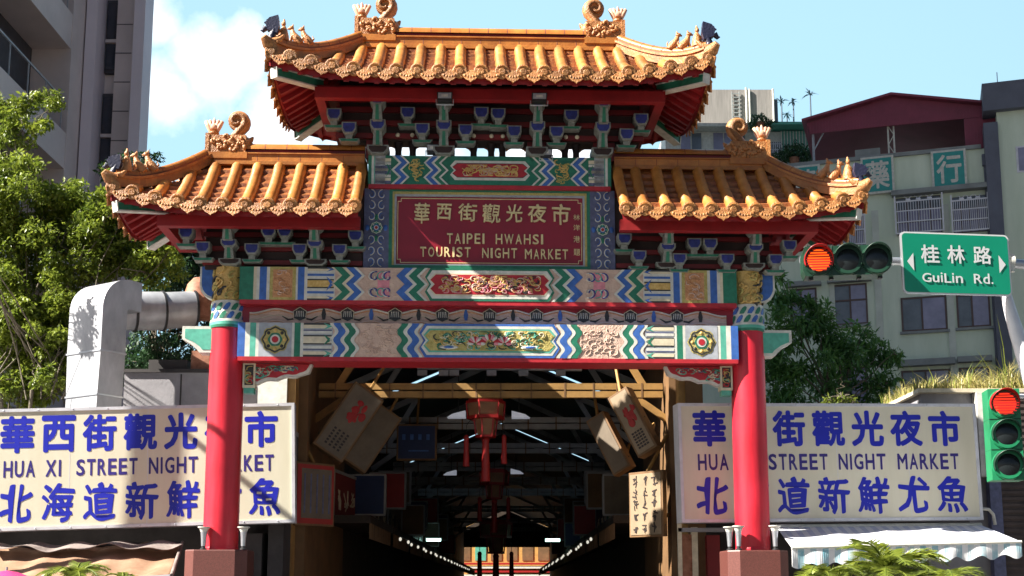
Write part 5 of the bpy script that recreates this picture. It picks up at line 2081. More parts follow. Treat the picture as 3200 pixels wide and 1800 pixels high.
# grass and weeds on the shed roof
def blades(name, x0, x1, y0, y1, z, n, hmin, hmax, m, label, seed):
    r = np.random.default_rng(seed)
    V, Fc = [], []
    for i in range(n):
        x = r.uniform(x0, x1)
        y = r.uniform(y0, y1)
        frac = (x - x0) / (x1 - x0)
        clump = 0.5 + 0.5 * sin(9.0 * x + 3 * sin(2.3 * y)) * sin(4.1 * y + x)
        h = r.uniform(hmin, hmax) * (0.45 + 0.6 * frac) * (0.45 + 0.9 * clump) * (1.9 if i % 60 == 0 else 1.0)
        a = r.uniform(0, 2 * pi)
        lean = r.uniform(0.15, 1.2) * h
        wv = Vector((cos(a + 1.57), sin(a + 1.57), 0)) * r.uniform(0.006, 0.014)
        base = Vector((x, y, z))
        d = Vector((cos(a), sin(a), 0))
        p1 = base + d * lean * 0.25 + Vector((0, 0, h * 0.6))
        p2 = base + d * lean + Vector((0, 0, h * 0.95))
        b = len(V)
        V += [base - wv, base + wv, p1 + wv * 0.8, p1 - wv * 0.8, p2]
        Fc += [(b, b + 1, b + 2, b + 3), (b + 3, b + 2, b + 4)]
    mb = MB()
    mb.raw(V, [f for i, f in enumerate(Fc) if (i // 2) % 5], m)
    mb.raw(V, [f for i, f in enumerate(Fc) if not (i // 2) % 5], 'leaf_palm')
    o = mb.build(name)
    tag(o, label, kind='stuff')
    return o
blades('roof_grass', P(2850, 1240, 22.6).x, P(3260, 1240, 22.6).x, 22.45, 24.6, zr_ + 0.04, 3600, 0.15, 0.62, 'grass_dry', 'dry yellow grass growing on the shed roof', 3)
# ================================================================== TREES
def leaves(mb, centres, per, size, m, seed, slender=0.45, flat=0.5):
    r = np.random.default_rng(seed)
    V, Fc = [], []
    for (c, R) in centres:
        k = int(per * 5.5 * R * R / 0.16)
        for i in range(k):
            d = r.normal(size=3)
            d /= np.linalg.norm(d)
            rad = R * (r.uniform(0.25, 1.0) ** 0.6)
            p = np.array(c) + d * rad * np.array((1.0, 1.0, 0.75))
            ax = r.normal(size=3)
            ax[2] -= 0.5
            ax /= np.linalg.norm(ax)
            up = np.array((0, 0, 1.0)) + r.normal(size=3) * flat
            s = np.cross(ax, up)
            s /= (np.linalg.norm(s) + 1e-9)
            nn = np.cross(s, ax)
            L = size * r.uniform(0.6, 1.35)
            w = L * slender
            b = len(V)
            V.append(p)
            V.append(p + ax * L * 0.5 + s * w * 0.5 + nn * L * 0.06)
            V.append(p + ax * L)
            V.append(p + ax * L * 0.5 - s * w * 0.5 + nn * L * 0.06)
            Fc.append((b, b + 1, b + 2, b + 3))
    mb.raw(V, Fc, m)

def limb(mb, a, b, r0, r1, seed, n=5, wob=0.08):
    r = random.Random(seed)
    pts = []
    a, b = Vector(a), Vector(b)
    for i in range(n + 1):
        t = i / n
        p = a.lerp(b, t)
        if 0 < i < n:
            p += Vector((r.uniform(-wob, wob), r.uniform(-wob, wob), 0))
        pts.append(p)
    mb.tube(pts, [r0 + (r1 - r0) * i / n for i in range(n + 1)], 'bark', 8)

def tree(name, base, blobs, per, size, lm, label, cat, seed, trunk=0.12, slender=0.45, group=None, stems=1):
    """base: point on the ground; blobs: world (centre, radius) clumps"""
    root = empty(name, base)
    B = Vector(base)
    r = random.Random(seed)
    mb = MB()
    cs = [(Vector(c) - B, R) for c, R in blobs]
    zmin = min(c.z - R for c, R in cs)
    mid = Vector((sum(c.x for c, R in cs) / len(cs), sum(c.y for c, R in cs) / len(cs), zmin + 0.3))
    for s in range(stems):
        off = Vector((r.uniform(-0.4, 0.4), r.uniform(-0.3, 0.3), 0)) * (0 if stems == 1 else 1)
        limb(mb, off, mid + off * 2, trunk, trunk * 0.7, seed + s)
    for i, (c, R) in enumerate(cs):
        off = Vector((r.uniform(-0.4, 0.4), r.uniform(-0.3, 0.3), 0)) * (0 if stems == 1 else 2)
        limb(mb, mid + off + Vector((0, 0, r.uniform(-0.2, 0.3))), c + Vector((0, 0, R * 0.4)), trunk * 0.30, 0.008, seed + 10 + i, 6, 0.10)
        for q in range(3):
            e = c + Vector((r.uniform(-1, 1), r.uniform(-1, 1), r.uniform(-0.5, 1))) * R * 0.9
            limb(mb, c, e, 0.016, 0.005, seed + 50 + i * 3 + q, 3, 0.03)
    mb.build('trunk', root)
    mb = MB()
    sub = []
    for c, R in cs:
        for q in range(7):
            d = Vector((r.gauss(0, 1), r.gauss(0, 1), r.gauss(0, 0.8)))
            d.normalize()
            sub.append((c + d * R * r.uniform(0.35, 0.95), R * r.uniform(0.34, 0.6)))
    leaves(mb, sub, per, size, lm, seed, slender)
    mb.build('crown', root)
    tag(root, label, cat, group)
    return root

def px_blobs(lst, Y0, jitter, seed):
    r = random.Random(seed)
    out = []
    for (px, py, rp) in lst:
        Y = Y0 + r.uniform(-jitter, jitter)
        p = P(px, py, Y)
        out.append((p, rp * Y / 3970))
    return out
L1 = [(40, 640, 120), (150, 600, 110), (260, 640, 110), (350, 590, 80), (60, 800, 130), (190, 770, 120), (320, 770, 110), (420, 720, 90), (60, 960, 120), (180, 930, 110), (300, 880, 90), (20, 1090, 100), (140, 1080, 90), (60, 1200, 80), (180, 1190, 60), (520, 800, 90), (450, 850, 80), (230, 700, 100), (120, 700, 100), (340, 680, 90), (240, 840, 100), (120, 870, 100), (380, 820, 80), (100, 1020, 90), (180, 1030, 70), (30, 720, 110), (0, 880, 110), (400, 660, 70), (0, 560, 80), (470, 740, 80), (100, 1140, 70), (10, 1200, 80), (560, 760, 60), (-90, 700, 130), (-100, 900, 140), (-100, 1100, 120), (-20, 620, 90), (-60, 540, 90), (20, 500, 60), (90, 520, 60), (150, 970, 80), (220, 1010, 70), (60, 1040, 90), (160, 1130, 70), (220, 1100, 60), (250, 960, 60), (110, 1220, 60), (30, 980, 80)]
tree('leafy_tree', (P(120, 1300, 24.2).x, 24.2, 0), px_blobs(L1, 24.2, 0.5, 1) + px_blobs([(30, 1000, 70), (110, 960, 70), (180, 1060, 60), (70, 1100, 70), (150, 1180, 60), (40, 1210, 60), (220, 1180, 50), (120, 1060, 60), (10, 920, 70), (200, 960, 60)], 23.5, 0.2, 9) + [(P(a_, b_, 21.4) + Vector((-0.94, -0.34, 0.84)) * q_, 0.17) for a_, b_, q_ in ((235, 985, 2.3), (290, 1020, 2.6), (330, 1065, 2.2), (260, 1075, 2.9), (320, 1130, 2.4), (240, 1040, 3.1), (345, 1020, 2.8))], 70, 0.105, 'leaf_bright', 'broad sunlit yellow green tree behind the steel duct', 'tree', 101, 0.05, 0.5, stems=5)
L2 = [(30, 330, 62), (100, 320, 58), (165, 312, 42), (70, 390, 60), (20, 420, 52), (120, 385, 44), (-20, 350, 60), (85, 440, 30), (20, 560, 40)]
tree('slender_tree', (P(40, 1300, 25.6).x, 25.6, 0), px_blobs(L2, 25.6, 0.3, 2), 75, 0.10, 'leaf_bright', 'slender small tree rising above the leafy crown at the left edge', 'tree', 202, 0.024, 0.5)
L3 = [(400, 520, 50), (460, 500, 40), (350, 540, 50), (470, 560, 60), (410, 600, 60), (560, 860, 60), (500, 1080, 60), (470, 1110, 50)]
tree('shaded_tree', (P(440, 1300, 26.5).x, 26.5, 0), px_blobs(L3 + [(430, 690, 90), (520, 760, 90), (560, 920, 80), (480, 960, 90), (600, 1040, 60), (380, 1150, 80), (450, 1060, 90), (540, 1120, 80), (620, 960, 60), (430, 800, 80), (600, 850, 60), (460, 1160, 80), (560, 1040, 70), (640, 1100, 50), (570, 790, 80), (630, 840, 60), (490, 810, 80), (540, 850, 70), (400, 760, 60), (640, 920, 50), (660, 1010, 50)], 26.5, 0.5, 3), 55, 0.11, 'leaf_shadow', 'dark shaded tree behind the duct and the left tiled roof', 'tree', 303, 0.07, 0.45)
L4 = [(2440, 930, 55), (2470, 1010, 80), (2560, 1030, 90), (2430, 1110, 90), (2540, 1140, 100), (2650, 1120, 90), (2740, 1130, 60), (2700, 1050, 60), (2620, 1210, 80), (2470, 1220, 80), (2730, 1210, 60), (2800, 1110, 28), (2770, 1200, 40), (2540, 940, 40), (2440, 870, 26)]
tree('mango_tree', (P(2560, 1300, 43.5).x, 43.5, 0), px_blobs(L4, 43.5, 0.9, 4), 16, 0.30, 'leaf_deep', 'dark green long leaved tree behind the right red column', 'tree', 404, 0.16, 0.28)
L5 = [(2590, 1250, 22), (2630, 1243, 24), (2665, 1255, 20)]
tree('bright_shrub', (P(2620, 1300, 23.9).x, 23.9, 4.45), px_blobs(L5, 23.9, 0.1, 5), 80, 0.09, 'leaf_palm', 'small bright green shrub on the roof just above right sign', 'shrub', 505, 0.012, 0.4)

def palm(name, base, crown, nf, L, seed, label, upf=0.6, m='leaf_palm', lw=0.013, group=None):
    r = random.Random(seed)
    root = empty(name, base)
    C = Vector(crown) - Vector(base)
    mb = MB()
    mb.tube([(0, 0, 0), C * 0.5, C], [0.09, 0.08, 0.07], 'bark', 10)
    mb.build('trunk', root)
    mb = MB()
    for k in range(nf):
        az = 2 * pi * (k + r.uniform(-0.3, 0.3)) / nf
        el = r.uniform(0.35, 1.25) * upf * 1.6
        d = Vector((cos(az), sin(az), 0))
        l = L * r.uniform(0.75, 1.1)
        pts = []
        p = C.copy()
        e = el
        n = 16
        for i in range(n + 1):
            pts.append(p.copy())
            p = p + (d * cos(e) + Vector((0, 0, sin(e)))) * l / n
            e -= 0.10 + 0.03 * r.random()
        mb.tube(pts, [0.014 * (1 - 0.8 * i / n) + 0.002 for i in range(n + 1)], m, 5)
        V, Fc = [], []
        side = d.cross(Vector((0, 0, 1)))
        for i in range(2, n * 4):
            t = i / (n * 4)
            q = t * n
            a = pts[int(q)].lerp(pts[min(int(q) + 1, n)], q - int(q))
            tan_ = (pts[min(int(q) + 1, n)] - pts[int(q)])
            if tan_.length < 1e-6:
                continue
            tan_.normalize()
            ll = l * 0.36 * sin(pi * min(0.97, 0.15 + 0.85 * t)) ** 0.7
            for sgn in (-1, 1):
                dr = (side * sgn * 0.85 + tan_ * 0.62 + Vector((0, 0, r.uniform(-0.15, 0.25)))).normalized()
                wv = tan_ * lw * 0.5
                b = len(V)
                V += [a - wv, a + wv, a + dr * ll * 0.6 + wv + Vector((0, 0, -0.01)), a + dr * ll + Vector((0, 0, -0.12 * ll))]
                Fc += [(b, b + 1, b + 2), (b, b + 2, b + 3)]
        mb.raw(V, Fc, m)
    mb.build('fronds', root)
    tag(root, label, 'palm', group)
    return root
c = P(2770, 1800, 16.2); palm('palm_plant', (c.x, c.y, 0), c, 16, 0.85, 11, 'tallest feathery palm in front of the striped awning', 0.75)
c = P(2950, 1810, 15.6); palm('palm_plant', (c.x, c.y, 0), c, 14, 0.62, 12, 'lower bushy palm in front of the awning right half', 0.55)
c = P(2570, 1815, 15.9); palm('palm_plant', (c.x, c.y, 0), c, 12, 0.62, 13, 'small palm close to the right pedestal', 0.55)
c = P(235, 1815, 15.2); palm('palm_plant', (c.x, c.y, 0), c, 11, 0.52, 14, 'yellowish fan of palm leaves in front of the brown awning', 0.75)
c = P(385, 1815, 15.0); palm('palm_plant', (c.x, c.y, 0), c, 9, 0.26, 15, 'short lime green plant in front of the brown awning', 0.6)
# ================================================================== COVERED MARKET HALL
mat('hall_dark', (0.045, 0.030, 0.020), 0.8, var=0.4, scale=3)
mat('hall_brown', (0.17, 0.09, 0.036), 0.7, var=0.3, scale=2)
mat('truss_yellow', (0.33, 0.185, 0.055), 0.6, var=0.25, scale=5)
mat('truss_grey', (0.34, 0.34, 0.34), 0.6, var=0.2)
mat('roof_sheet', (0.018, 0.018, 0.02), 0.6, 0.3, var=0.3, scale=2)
mat('skylight', (0.55, 0.55, 0.50), 0.4, translucent=0.8)
mat('yellow_sheet', (0.60, 0.38, 0.10), 0.6, translucent=0.5)
HX0, HX1 = -3.62, 2.85
HXM = (HX0 + HX1) / 2
ZE, ZA = 6.0, 7.6
hall = empty('market_hall', (HXM, 22, 0))
HO_ = Vector(hall.location)
def hb(mb, x0, x1, y0, y1, z0, z1, m):
    mb.box(x0 - HO_.x, x1 - HO_.x, y0 - HO_.y, y1 - HO_.y, z0, z1, m)
tag(hall, 'dark covered market hall with yellow truss seen through the gate opening', 'market hall')
mb = MB()
mb.prism([(HX0 - 0.3 - HO_.x, 4.7), (HX1 + 0.3 - HO_.x, 4.7), (HX1 + 0.3 - HO_.x, ZE), (0, ZA), (HX0 - 0.3 - HO_.x, ZE)], 74.6, 74.8, 'hall_dark')
mb.build('end_gable', hall)
mb = MB()
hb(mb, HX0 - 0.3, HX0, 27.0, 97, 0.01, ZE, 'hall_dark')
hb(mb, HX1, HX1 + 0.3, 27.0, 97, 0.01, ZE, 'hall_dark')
hb(mb, HX0 - 0.35, HX0 + 0.05, 22.0, 27.0, 0.01, ZE + 0.1, 'hall_brown')  # walls near the mouth browner, daylight reaching in put into the colour
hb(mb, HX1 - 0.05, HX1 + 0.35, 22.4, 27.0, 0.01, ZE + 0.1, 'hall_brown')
mb.build('wall', hall)
x, x2 = P(860, 1220, 21.7).x, P(2160, 1220, 21.9).x
for args in ((x - 0.28, x + 0.22, 21.6, 21.95, 3.0, 5.6, 'p_white'), (x + 0.22, x + 0.36, 21.65, 22.0, 0.01, 5.7, 'truss_yellow'),
             (x2 - 0.1, x2 + 0.2, 21.9, 22.4, 0.01, 5.7, 'hall_brown'), (x2 - 0.22, x2 - 0.1, 21.95, 22.3, 0.01, 5.7, 'truss_yellow')):
    mb = MB()
    hb(mb, *args)
    mb.build('door_post', hall)
mb = MB()
for sgn in (-1, 1):
    xe = (HX0 - 0.5 if sgn < 0 else HX1 + 0.5) - HO_.x
    for y, y2 in ((22.6, 31.1), (31.7, 45.8), (46.5, 60.0), (60.2, 96.5)):
        a = [(xe, y - 22, ZE), (0, y - 22, ZA), (0, y2 - 22, ZA), (xe, y2 - 22, ZE)]
        lo = [(p[0], p[1], p[2] - 0.06) for p in a]
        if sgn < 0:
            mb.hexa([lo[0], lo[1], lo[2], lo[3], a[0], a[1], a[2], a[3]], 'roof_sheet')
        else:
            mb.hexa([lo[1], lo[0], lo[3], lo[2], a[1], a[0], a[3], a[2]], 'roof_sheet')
mb.build('roof', hall)
mb = MB()
xe = HX0 - 0.5 - HO_.x
for k in range(2):
    t0, t1 = 0.18 + 0.3 * k, 0.44 + 0.3 * k
    q = [(xe * (1 - t0), 0.0, ZE + (ZA - ZE) * t0 - 0.1), (xe * (1 - t1), 0.0, ZE + (ZA - ZE) * t1 - 0.1), (xe * (1 - t1), 0.6, ZE + (ZA - ZE) * t1 - 0.1), (xe * (1 - t0), 0.6, ZE + (ZA - ZE) * t0 - 0.1)]
    mb.hexa([(p[0], p[1], p[2] - 0.03) for p in q] + q, 'yellow_sheet')
mb.build('skylight', hall)

def truss(y, m, zc):
    mb = MB()
    x0, x1 = HX0 + 0.1 - HO_.x, HX1 - 0.1 - HO_.x
    yy = y - 22
    mb.box(x0, x1, yy - 0.06, yy + 0.06, zc - 0.13, zc - 0.015, m)
    mb.box(x0, x1, yy - 0.06, yy + 0.06, zc + 0.015, zc + 0.13, m)
    n = 11
    for i in range(n + 1):
        xx = x0 + 0.3 + (x1 - x0 - 0.6) * i / n + 0.08 * sin(i * 5)
        mb.box(xx - 0.015, xx + 0.015, yy - 0.066, yy + 0.066, zc - 0.135, zc + 0.135, 'hall_brown')
    for s in (-1, 1):
        mb.bar((s * (x1 - 0.35), yy, zc + 0.1), (s * (x1 - 1.1), yy, ZE + (ZA - ZE) * 0.40 - 0.1), 0.1, 0.12, m)
        mb.bar((s * (x1 + 0.1), yy, zc - 0.55), (s * (x1 - 0.75), yy, zc + 0.05), 0.1, 0.12, m)
        mb.bar((s * (x1 + 0.3), yy, ZE - 0.1), (0, yy, ZA - 0.15), 0.1, 0.14, m)
    return mb.build('truss', hall)
ZTR = P(1528, 1220, 22.9).z
truss(22.95, 'truss_yellow', ZTR)
for y in (27.6, 32.6, 37.6, 42.6, 47.6, 57.6, 67.6, 77.6):
    truss(y, 'truss_grey', ZTR)
# air pipe and lamps above the first truss
mb = MB()
mb.tube([(-1.4, 1.6, ZTR + 0.55), (1.7, 1.6, ZTR + 0.52)], 0.05, 'galvanised', 8)
for x in (-1.3, -0.9, -0.7, 0.0, 0.6, 1.3):
    mb.box(x - 0.09, x + 0.09, 1.5, 1.6, ZTR + 0.38, ZTR + 0.48, 'p_grey')
mb.build('pipe', hall)
# shelves of stalls along both walls
for sgn in (-1, 1):
    mb = MB()
    xw = (HX0 if sgn < 0 else HX1) - HO_.x
    for k in range(14):
        y = 24.5 + k * 5 - 22
        mb.box(*sorted((xw, xw - sgn * 0.9)), y, y + 4.6, 2.85, 3.0, 'hall_dark')
        for q in range(12):
            yy = y + 0.2 + q * 0.36
            mb.box(*sorted((xw - sgn * 0.86, xw - sgn * 0.9)), yy, yy + 0.03, 2.55, 2.85, 'hall_brown')
        mb.box(*sorted((xw - sgn * 0.02, xw - sgn * 0.7)), y + 0.3, y + 4.2, 0.02, 0.95, 'hall_brown')
    mb.build('stall_front', hall)

def board(name, px, py, Y, L, Wd, T, tilt, yaw, label, cat, fill, marks, group=None):
    c = P(px, py, Y)
    r = empty(name, c)
    r.rotation_euler = (0, tilt, yaw)
    mb = MB()
    mb.box(-Wd / 2, Wd / 2, 0, T, -L / 2, L / 2, 'hall_brown')
    mb.bar((0, T * 0.6, L / 2), (0, T * 0.6 + 0.5, L / 2 + 0.7), 0.05, 0.05, 'truss_yellow')
    mb.bar((0, T * 0.6, -L / 2 + 0.1), (0, T * 0.6 + 0.9, 0.1), 0.05, 0.05, 'truss_yellow')
    for k in (-0.33, 0, 0.33):
        mb.box(-Wd / 2 - 0.012, Wd / 2 + 0.012, T * 0.4, T * 0.6, k * L - 0.012, k * L + 0.012, 'p_dark')
    mb.build('box', r, bevel=0.01)
    mb = MB()
    mb.box(-Wd / 2 + 0.04, Wd / 2 - 0.04, -0.012, 0.005, -L / 2 + 0.04, L / 2 - 0.04, fill)
    mb.build('face', r)
    if marks:
        mb = MB()
        rr = random.Random(hash(label) % 1000 if False else len(label))
        marks(mb, Wd, L, rr)
        mb.build('lettering', r)
    tag(r, label, cat, group)
    return r
mat('board_cream', (0.26, 0.19, 0.12), 0.6, var=0.15, scale=4)
mat('board_dull', (0.15, 0.115, 0.08), 0.7, var=0.25, scale=3)
mat('board_blue', (0.008, 0.025, 0.10), 0.5)
mat('board_red', (0.34, 0.012, 0.012), 0.5)
mat('ink', (0.03, 0.02, 0.02), 0.6)
def splash(mb, W, L, rr):
    for k in range(16):
        a = rr.uniform(0, 2 * pi)
        l = rr.uniform(0.06, 0.24)
        mb.blob((0.05 * W + l * 0.5 * cos(a), -0.012, 0.14 * L + l * sin(a)), (rr.uniform(0.02, 0.07), 0.006, rr.uniform(0.03, 0.09)), 'board_red', 8, 5)
    for k in range(4):
        x = -0.22 * W + 0.14 * W * k
        for q in range(6):
            z = -0.18 * L - 0.045 * L * q
            mb.box(x - 0.02, x + 0.025, -0.016, -0.012, z, z + 0.028 * L, 'ink')
board('hanging_board', 1090, 1318, 22.3, 1.35, 0.62, 0.3, radians(33), radians(16), 'dull tilted sign box with red splash inside hall, left of the yellow truss', 'sign', 'board_dull', splash)
board('hanging_board', 1975, 1318, 22.4, 1.25, 0.42, 0.28, radians(-28), radians(-30), 'pale tilted sign box with red splash inside hall, right of the yellow truss', 'sign', 'board_cream', splash)
board('hanging_board', 1165, 1370, 23.4, 1.25, 0.5, 0.25, radians(33), radians(18), 'second dim tilted sign box tucked behind the dull one', 'sign', 'board_dull', None)
board('hanging_board', 1900, 1385, 23.6, 1.2, 0.4, 0.25, radians(-28), radians(-30), 'second dim tilted sign box tucked behind the pale one', 'sign', 'board_dull', None)
def brush(mb, W, L, rr):
    for k in range(3):
        x = -0.28 * W + 0.28 * W * k
        z = 0.40 * L
        while z > -0.42 * L:
            h = L * 0.14
            for q in range(5):
                a = rr.uniform(-0.5, 0.5) if q % 2 else pi / 2 + rr.uniform(-0.4, 0.4)
                cx, cz = x + rr.uniform(-0.03, 0.03), z - rr.uniform(0, h * 0.8)
                l = rr.uniform(0.03, 0.06)
                mb.bar((cx - l * cos(a), -0.016, cz - l * sin(a)), (cx + l * cos(a), -0.016, cz + l * sin(a)), 0.012, 0.02, 'ink')
            z -= h * 1.25
board('wall_board', 2018, 1575, 22.35, 1.15, 0.85, 0.10, 0, radians(-52), 'cream upright board with black brush strokes on the hall right wall', 'sign', 'board_cream', brush)
board('wall_board', 985, 1545, 22.1, 1.1, 0.9, 0.10, 0, radians(50), 'red edged upright board on the hall left wall', 'sign', 'board_red', lambda mb, W, L, rr: [mb.box(-W * 0.36, W * 0.4, -0.018, -0.012, -L * 0.38, L * 0.40, 'board_dull')] + [mb.box(-W * 0.3 + 0.14 * k, -W * 0.3 + 0.14 * k + 0.03, -0.024, -0.018, -L * 0.3, L * 0.32, 'p_slate') for k in range(5)])
def faint(mb, W, L, rr):
    for k in range(4):
        mb.box(-W * 0.36 + W * 0.2 * k, -W * 0.36 + W * 0.2 * k + 0.07, -0.016, -0.012, 0.05, 0.17, 'p_blue')
    mb.box(-W * 0.2, W * 0.3, -0.016, -0.012, -0.2, -0.17, 'p_blue')
board('hanging_board', 1302, 1382, 27.0, 0.78, 0.86, 0.12, 0, 0, 'square dark blue sign hanging left of the red lantern', 'sign', 'board_blue', faint)

# blade signs receding along both walls
r2 = random.Random(77)
words = ['blue', 'red', 'cream', 'grey']
cols_ = {'blue': 'board_blue', 'red': 'board_red', 'cream': 'board_dull', 'grey': 'hall_brown'}
ordn = ['nearest', 'second', 'third', 'fourth', 'fifth', 'sixth', 'seventh', 'eighth', 'ninth', 'tenth']
for sgn, sname in ((-1, 'left'), (1, 'right')):
    for k in range(10):
        y = 27.5 + k * 3.4
        wcol = words[(k + (0 if sgn < 0 else 2)) % 4]
        xw = HX0 if sgn < 0 else HX1
        r = empty('blade_sign', (xw - sgn * (0.45 + 0.15 * (k % 2)), y, 3.6 + 0.35 * (k % 3)))
        mb = MB()
        mb.box(-0.42, 0.42, -0.09, 0.09, -0.42, 0.42, cols_[wcol])
        mb.build('panel', r, bevel=0.01)
        mb = MB()
        for z in (-0.43, 0.43):
            mb.box(-0.44, 0.44, -0.1, 0.1, z - 0.02, z + 0.02, 'truss_grey')
        for x in (-0.43, 0.43):
            mb.box(x - 0.02, x + 0.02, -0.1, 0.1, -0.41, 0.41, 'truss_grey')
        mb.build('frame', r)
        tag(r, '%s dim %s blade sign along the %s wall inside the hall' % (ordn[k], wcol, sname), 'sign', 'blade signs receding inside the hall')

# long wall signs and small bulbs along both walls
tones = {'cream': 'board_cream', 'maroon': 'shop_maroon', 'green': 'shop_green', 'brown': 'board_dull', 'blue': 'board_blue'}
mat('shop_maroon', (0.22, 0.03, 0.025), 0.6)
mat('shop_green', (0.03, 0.13, 0.07), 0.6)
tl = ['cream', 'maroon', 'green', 'brown', 'blue']
r3 = random.Random(12)
for sgn, sname in ((-1, 'left'), (1, 'right')):
    for k in range(9):
        y = 27.2 + k * 4.2
        tone = tl[(k * 2 + (1 if sgn < 0 else 0)) % 5]
        xw = HX0 if sgn < 0 else HX1
        r = empty('wall_sign', (xw - sgn * 0.12, y, 3.45), radians(90 if sgn < 0 else -90) + sgn * 0.10)
        mb = MB()
        mb.box(-1.7, 1.7, -0.1, 0.1, -0.48, 0.48, tones[tone])
        mb.build('panel', r, bevel=0.01)
        mb = MB()
        for z in (-0.5, 0.5):
            mb.box(-1.74, 1.74, -0.12, 0.12, z - 0.03, z + 0.03, 'truss_grey')
        for x in (-1.72, 1.72):
            mb.box(x - 0.03, x + 0.03, -0.12, 0.12, -0.47, 0.47, 'truss_grey')
        mb.build('frame', r)
        mb = MB()
        for q in range(5):
            cx = -1.25 + 0.62 * q
            for w in range(5):
                a = r3.choice((0, pi / 2, 0.6, 2.4))
                l = r3.uniform(0.09, 0.2)
                ox, oz = r3.uniform(-0.12, 0.12), r3.uniform(-0.2, 0.2)
                mb.bar((cx + ox - l * cos(a), -0.104, oz - l * sin(a)), (cx + ox + l * cos(a), -0.104, oz + l * sin(a)), 0.012, 0.045, 'ink' if tone == 'cream' else 'p_cream')
        mb.build('lettering', r)
        tag(r, '%s long %s sign box on the %s wall inside the hall' % (ordn[k], tone, sname), 'sign', 'long sign boxes along the hall walls')
mat('bulb_glow', (0.8, 0.8, 0.7), 0.4, emit=((1.0, 0.95, 0.8), 0.22))
for sgn, sname in ((-1, 'left'), (1, 'right')):
    xw = (HX0 if sgn < 0 else HX1) - sgn * 1.0
    r = empty('bulb_string', (xw, 30, 2.75))
    mb = MB()
    mb.tube([(0, 0, 0.06), (0, 50, 0.06)], 0.012, 'black_metal', 5)
    mb.build('cable', r)
    mb = MB()
    for q in range(26):
        mb.blob((0.04 * sin(q * 2.1), q * 1.9, 0), (0.035, 0.035, 0.045), 'bulb_glow', 7, 5)
    o = mb.build('bulb', r)
    o['kind'] = 'stuff'
    tag(r, 'string of tiny glowing bulbs along the %s stalls inside the hall' % sname, 'bulb string')

# lanterns
mat('lantern_paper', (0.42, 0.22, 0.12), 0.6, var=0.2, translucent=0.3)
def lantern(px, py, Y, label, s=1.0):
    c = P(px, py, Y)
    r = empty('palace_lantern', c)
    r.scale = (s, s, s)
    mb = MB()
    def hexring(R, z):
        return [(R * cos(pi / 3 * i + 0.2), R * sin(pi / 3 * i + 0.2), z) for i in range(6)]
    for (R, z0, z1) in ((0.46, 0.0, 0.06), (0.44, -0.36, -0.29), (0.24, -0.78, -0.73), (0.40, 0.06, 0.12)):
        A, B = hexring(R, z0), hexring(R, z1)
        mb.raw(A + B, [(i, (i + 1) % 6, 6 + (i + 1) % 6, 6 + i) for i in range(6)], 'board_red')
        mb.raw(A, [tuple(range(5, -1, -1))], 'board_red')
        mb.raw(B, [tuple(range(6))], 'board_red')
    for (Ra, za, Rb, zb) in ((0.45, 0.0, 0.42, -0.30), (0.27, -0.34, 0.22, -0.75)):
        A, B = hexring(Ra, za), hexring(Rb, zb)
        for p, q in zip(A, B):
            mb.bar(p, q, 0.035, 0.035, 'board_red')
    mb.tube([(0, 0, 0.09), (0, 0, 0.6)], 0.012, 'black_metal', 6)
    mb.build('frame', r)
    mb = MB()
    for (Ra, za, Rb, zb) in ((0.42, 0.0, 0.39, -0.29), (0.24, -0.34, 0.19, -0.74)):
        A, B = hexring(Rb, zb), hexring(Ra, za)
        mb.raw(A + B, [(i, (i + 1) % 6, 6 + (i + 1) % 6, 6 + i) for i in range(6)], 'lantern_paper')
    mb.build('shade', r)
    for (x, y, z, l, rr) in ((0, -0.02, -0.78, 1.0, 0.105), (-0.44, 0, -0.72, 0.72, 0.075), (0.42, 0, -0.72, 0.66, 0.07)):
        mb = MB()
        if x:
            mb.tube([(x * 0.7, 0, -0.32), (x, 0, -0.5), (x, 0, z)], 0.008, 'black_metal', 5)
        mb.tube([(x, y, z), (x, y, z - 0.06), (x, y, z - 0.1), (x, y, z - l)], [rr * 0.5, rr * 0.9, rr * 0.75, rr], 'board_red', 10)
        mb.build('tassel', r)
    tag(r, label, 'lantern', 'red lanterns in the hall')
lantern(1518, 1262, 23.6, 'large red palace lantern with long tassels below the yellow truss', 0.82)
lantern(1550, 1640, 45.0, 'dark red palace lantern low at the far end of the hall row', 1.3)
lantern(1545, 1480, 34.5, 'dim red palace lantern deeper in the hall behind the large one', 0.9)

# glowing wedges standing in for skylight bits on both sides of the lantern
mat('skylight_glow', (0.75, 0.76, 0.80), 0.4, emit=((0.8, 0.85, 1.0), 0.07))
for px, py, s_, lb in ((1432, 1297, -1, 'pale glowing wedge standing in for skylight left of the large red lantern'), (1622, 1298, 1, 'pale glowing wedge standing in for skylight right of the large red lantern'), (1410, 1478, -1, 'small glowing skylight stand-in deeper in the hall left of the lantern row'), (1612, 1474, 1, 'small glowing skylight stand-in deeper in the hall right of the lantern row')):
    yy = 25.5 if py < 1400 else 36.0
    p = P(px, py, yy)
    r = empty('skylight_wedge', p)
    mb = MB()
    mb.prism([(-s_ * 0.15, -0.06), (s_ * 0.22, -0.06), (s_ * 0.12, 0.01), (-s_ * 0.15, 0.08)], -0.12, 0.12, 'skylight_glow')
    mb.build('shade', r, bevel=0.008)
    mb = MB()
    mb.tube([(0, 0, 0.05), (0, 0, 1.1)], 0.01, 'black_metal', 6)
    mb.build('rod', r)
    tag(r, lb, 'lamp')
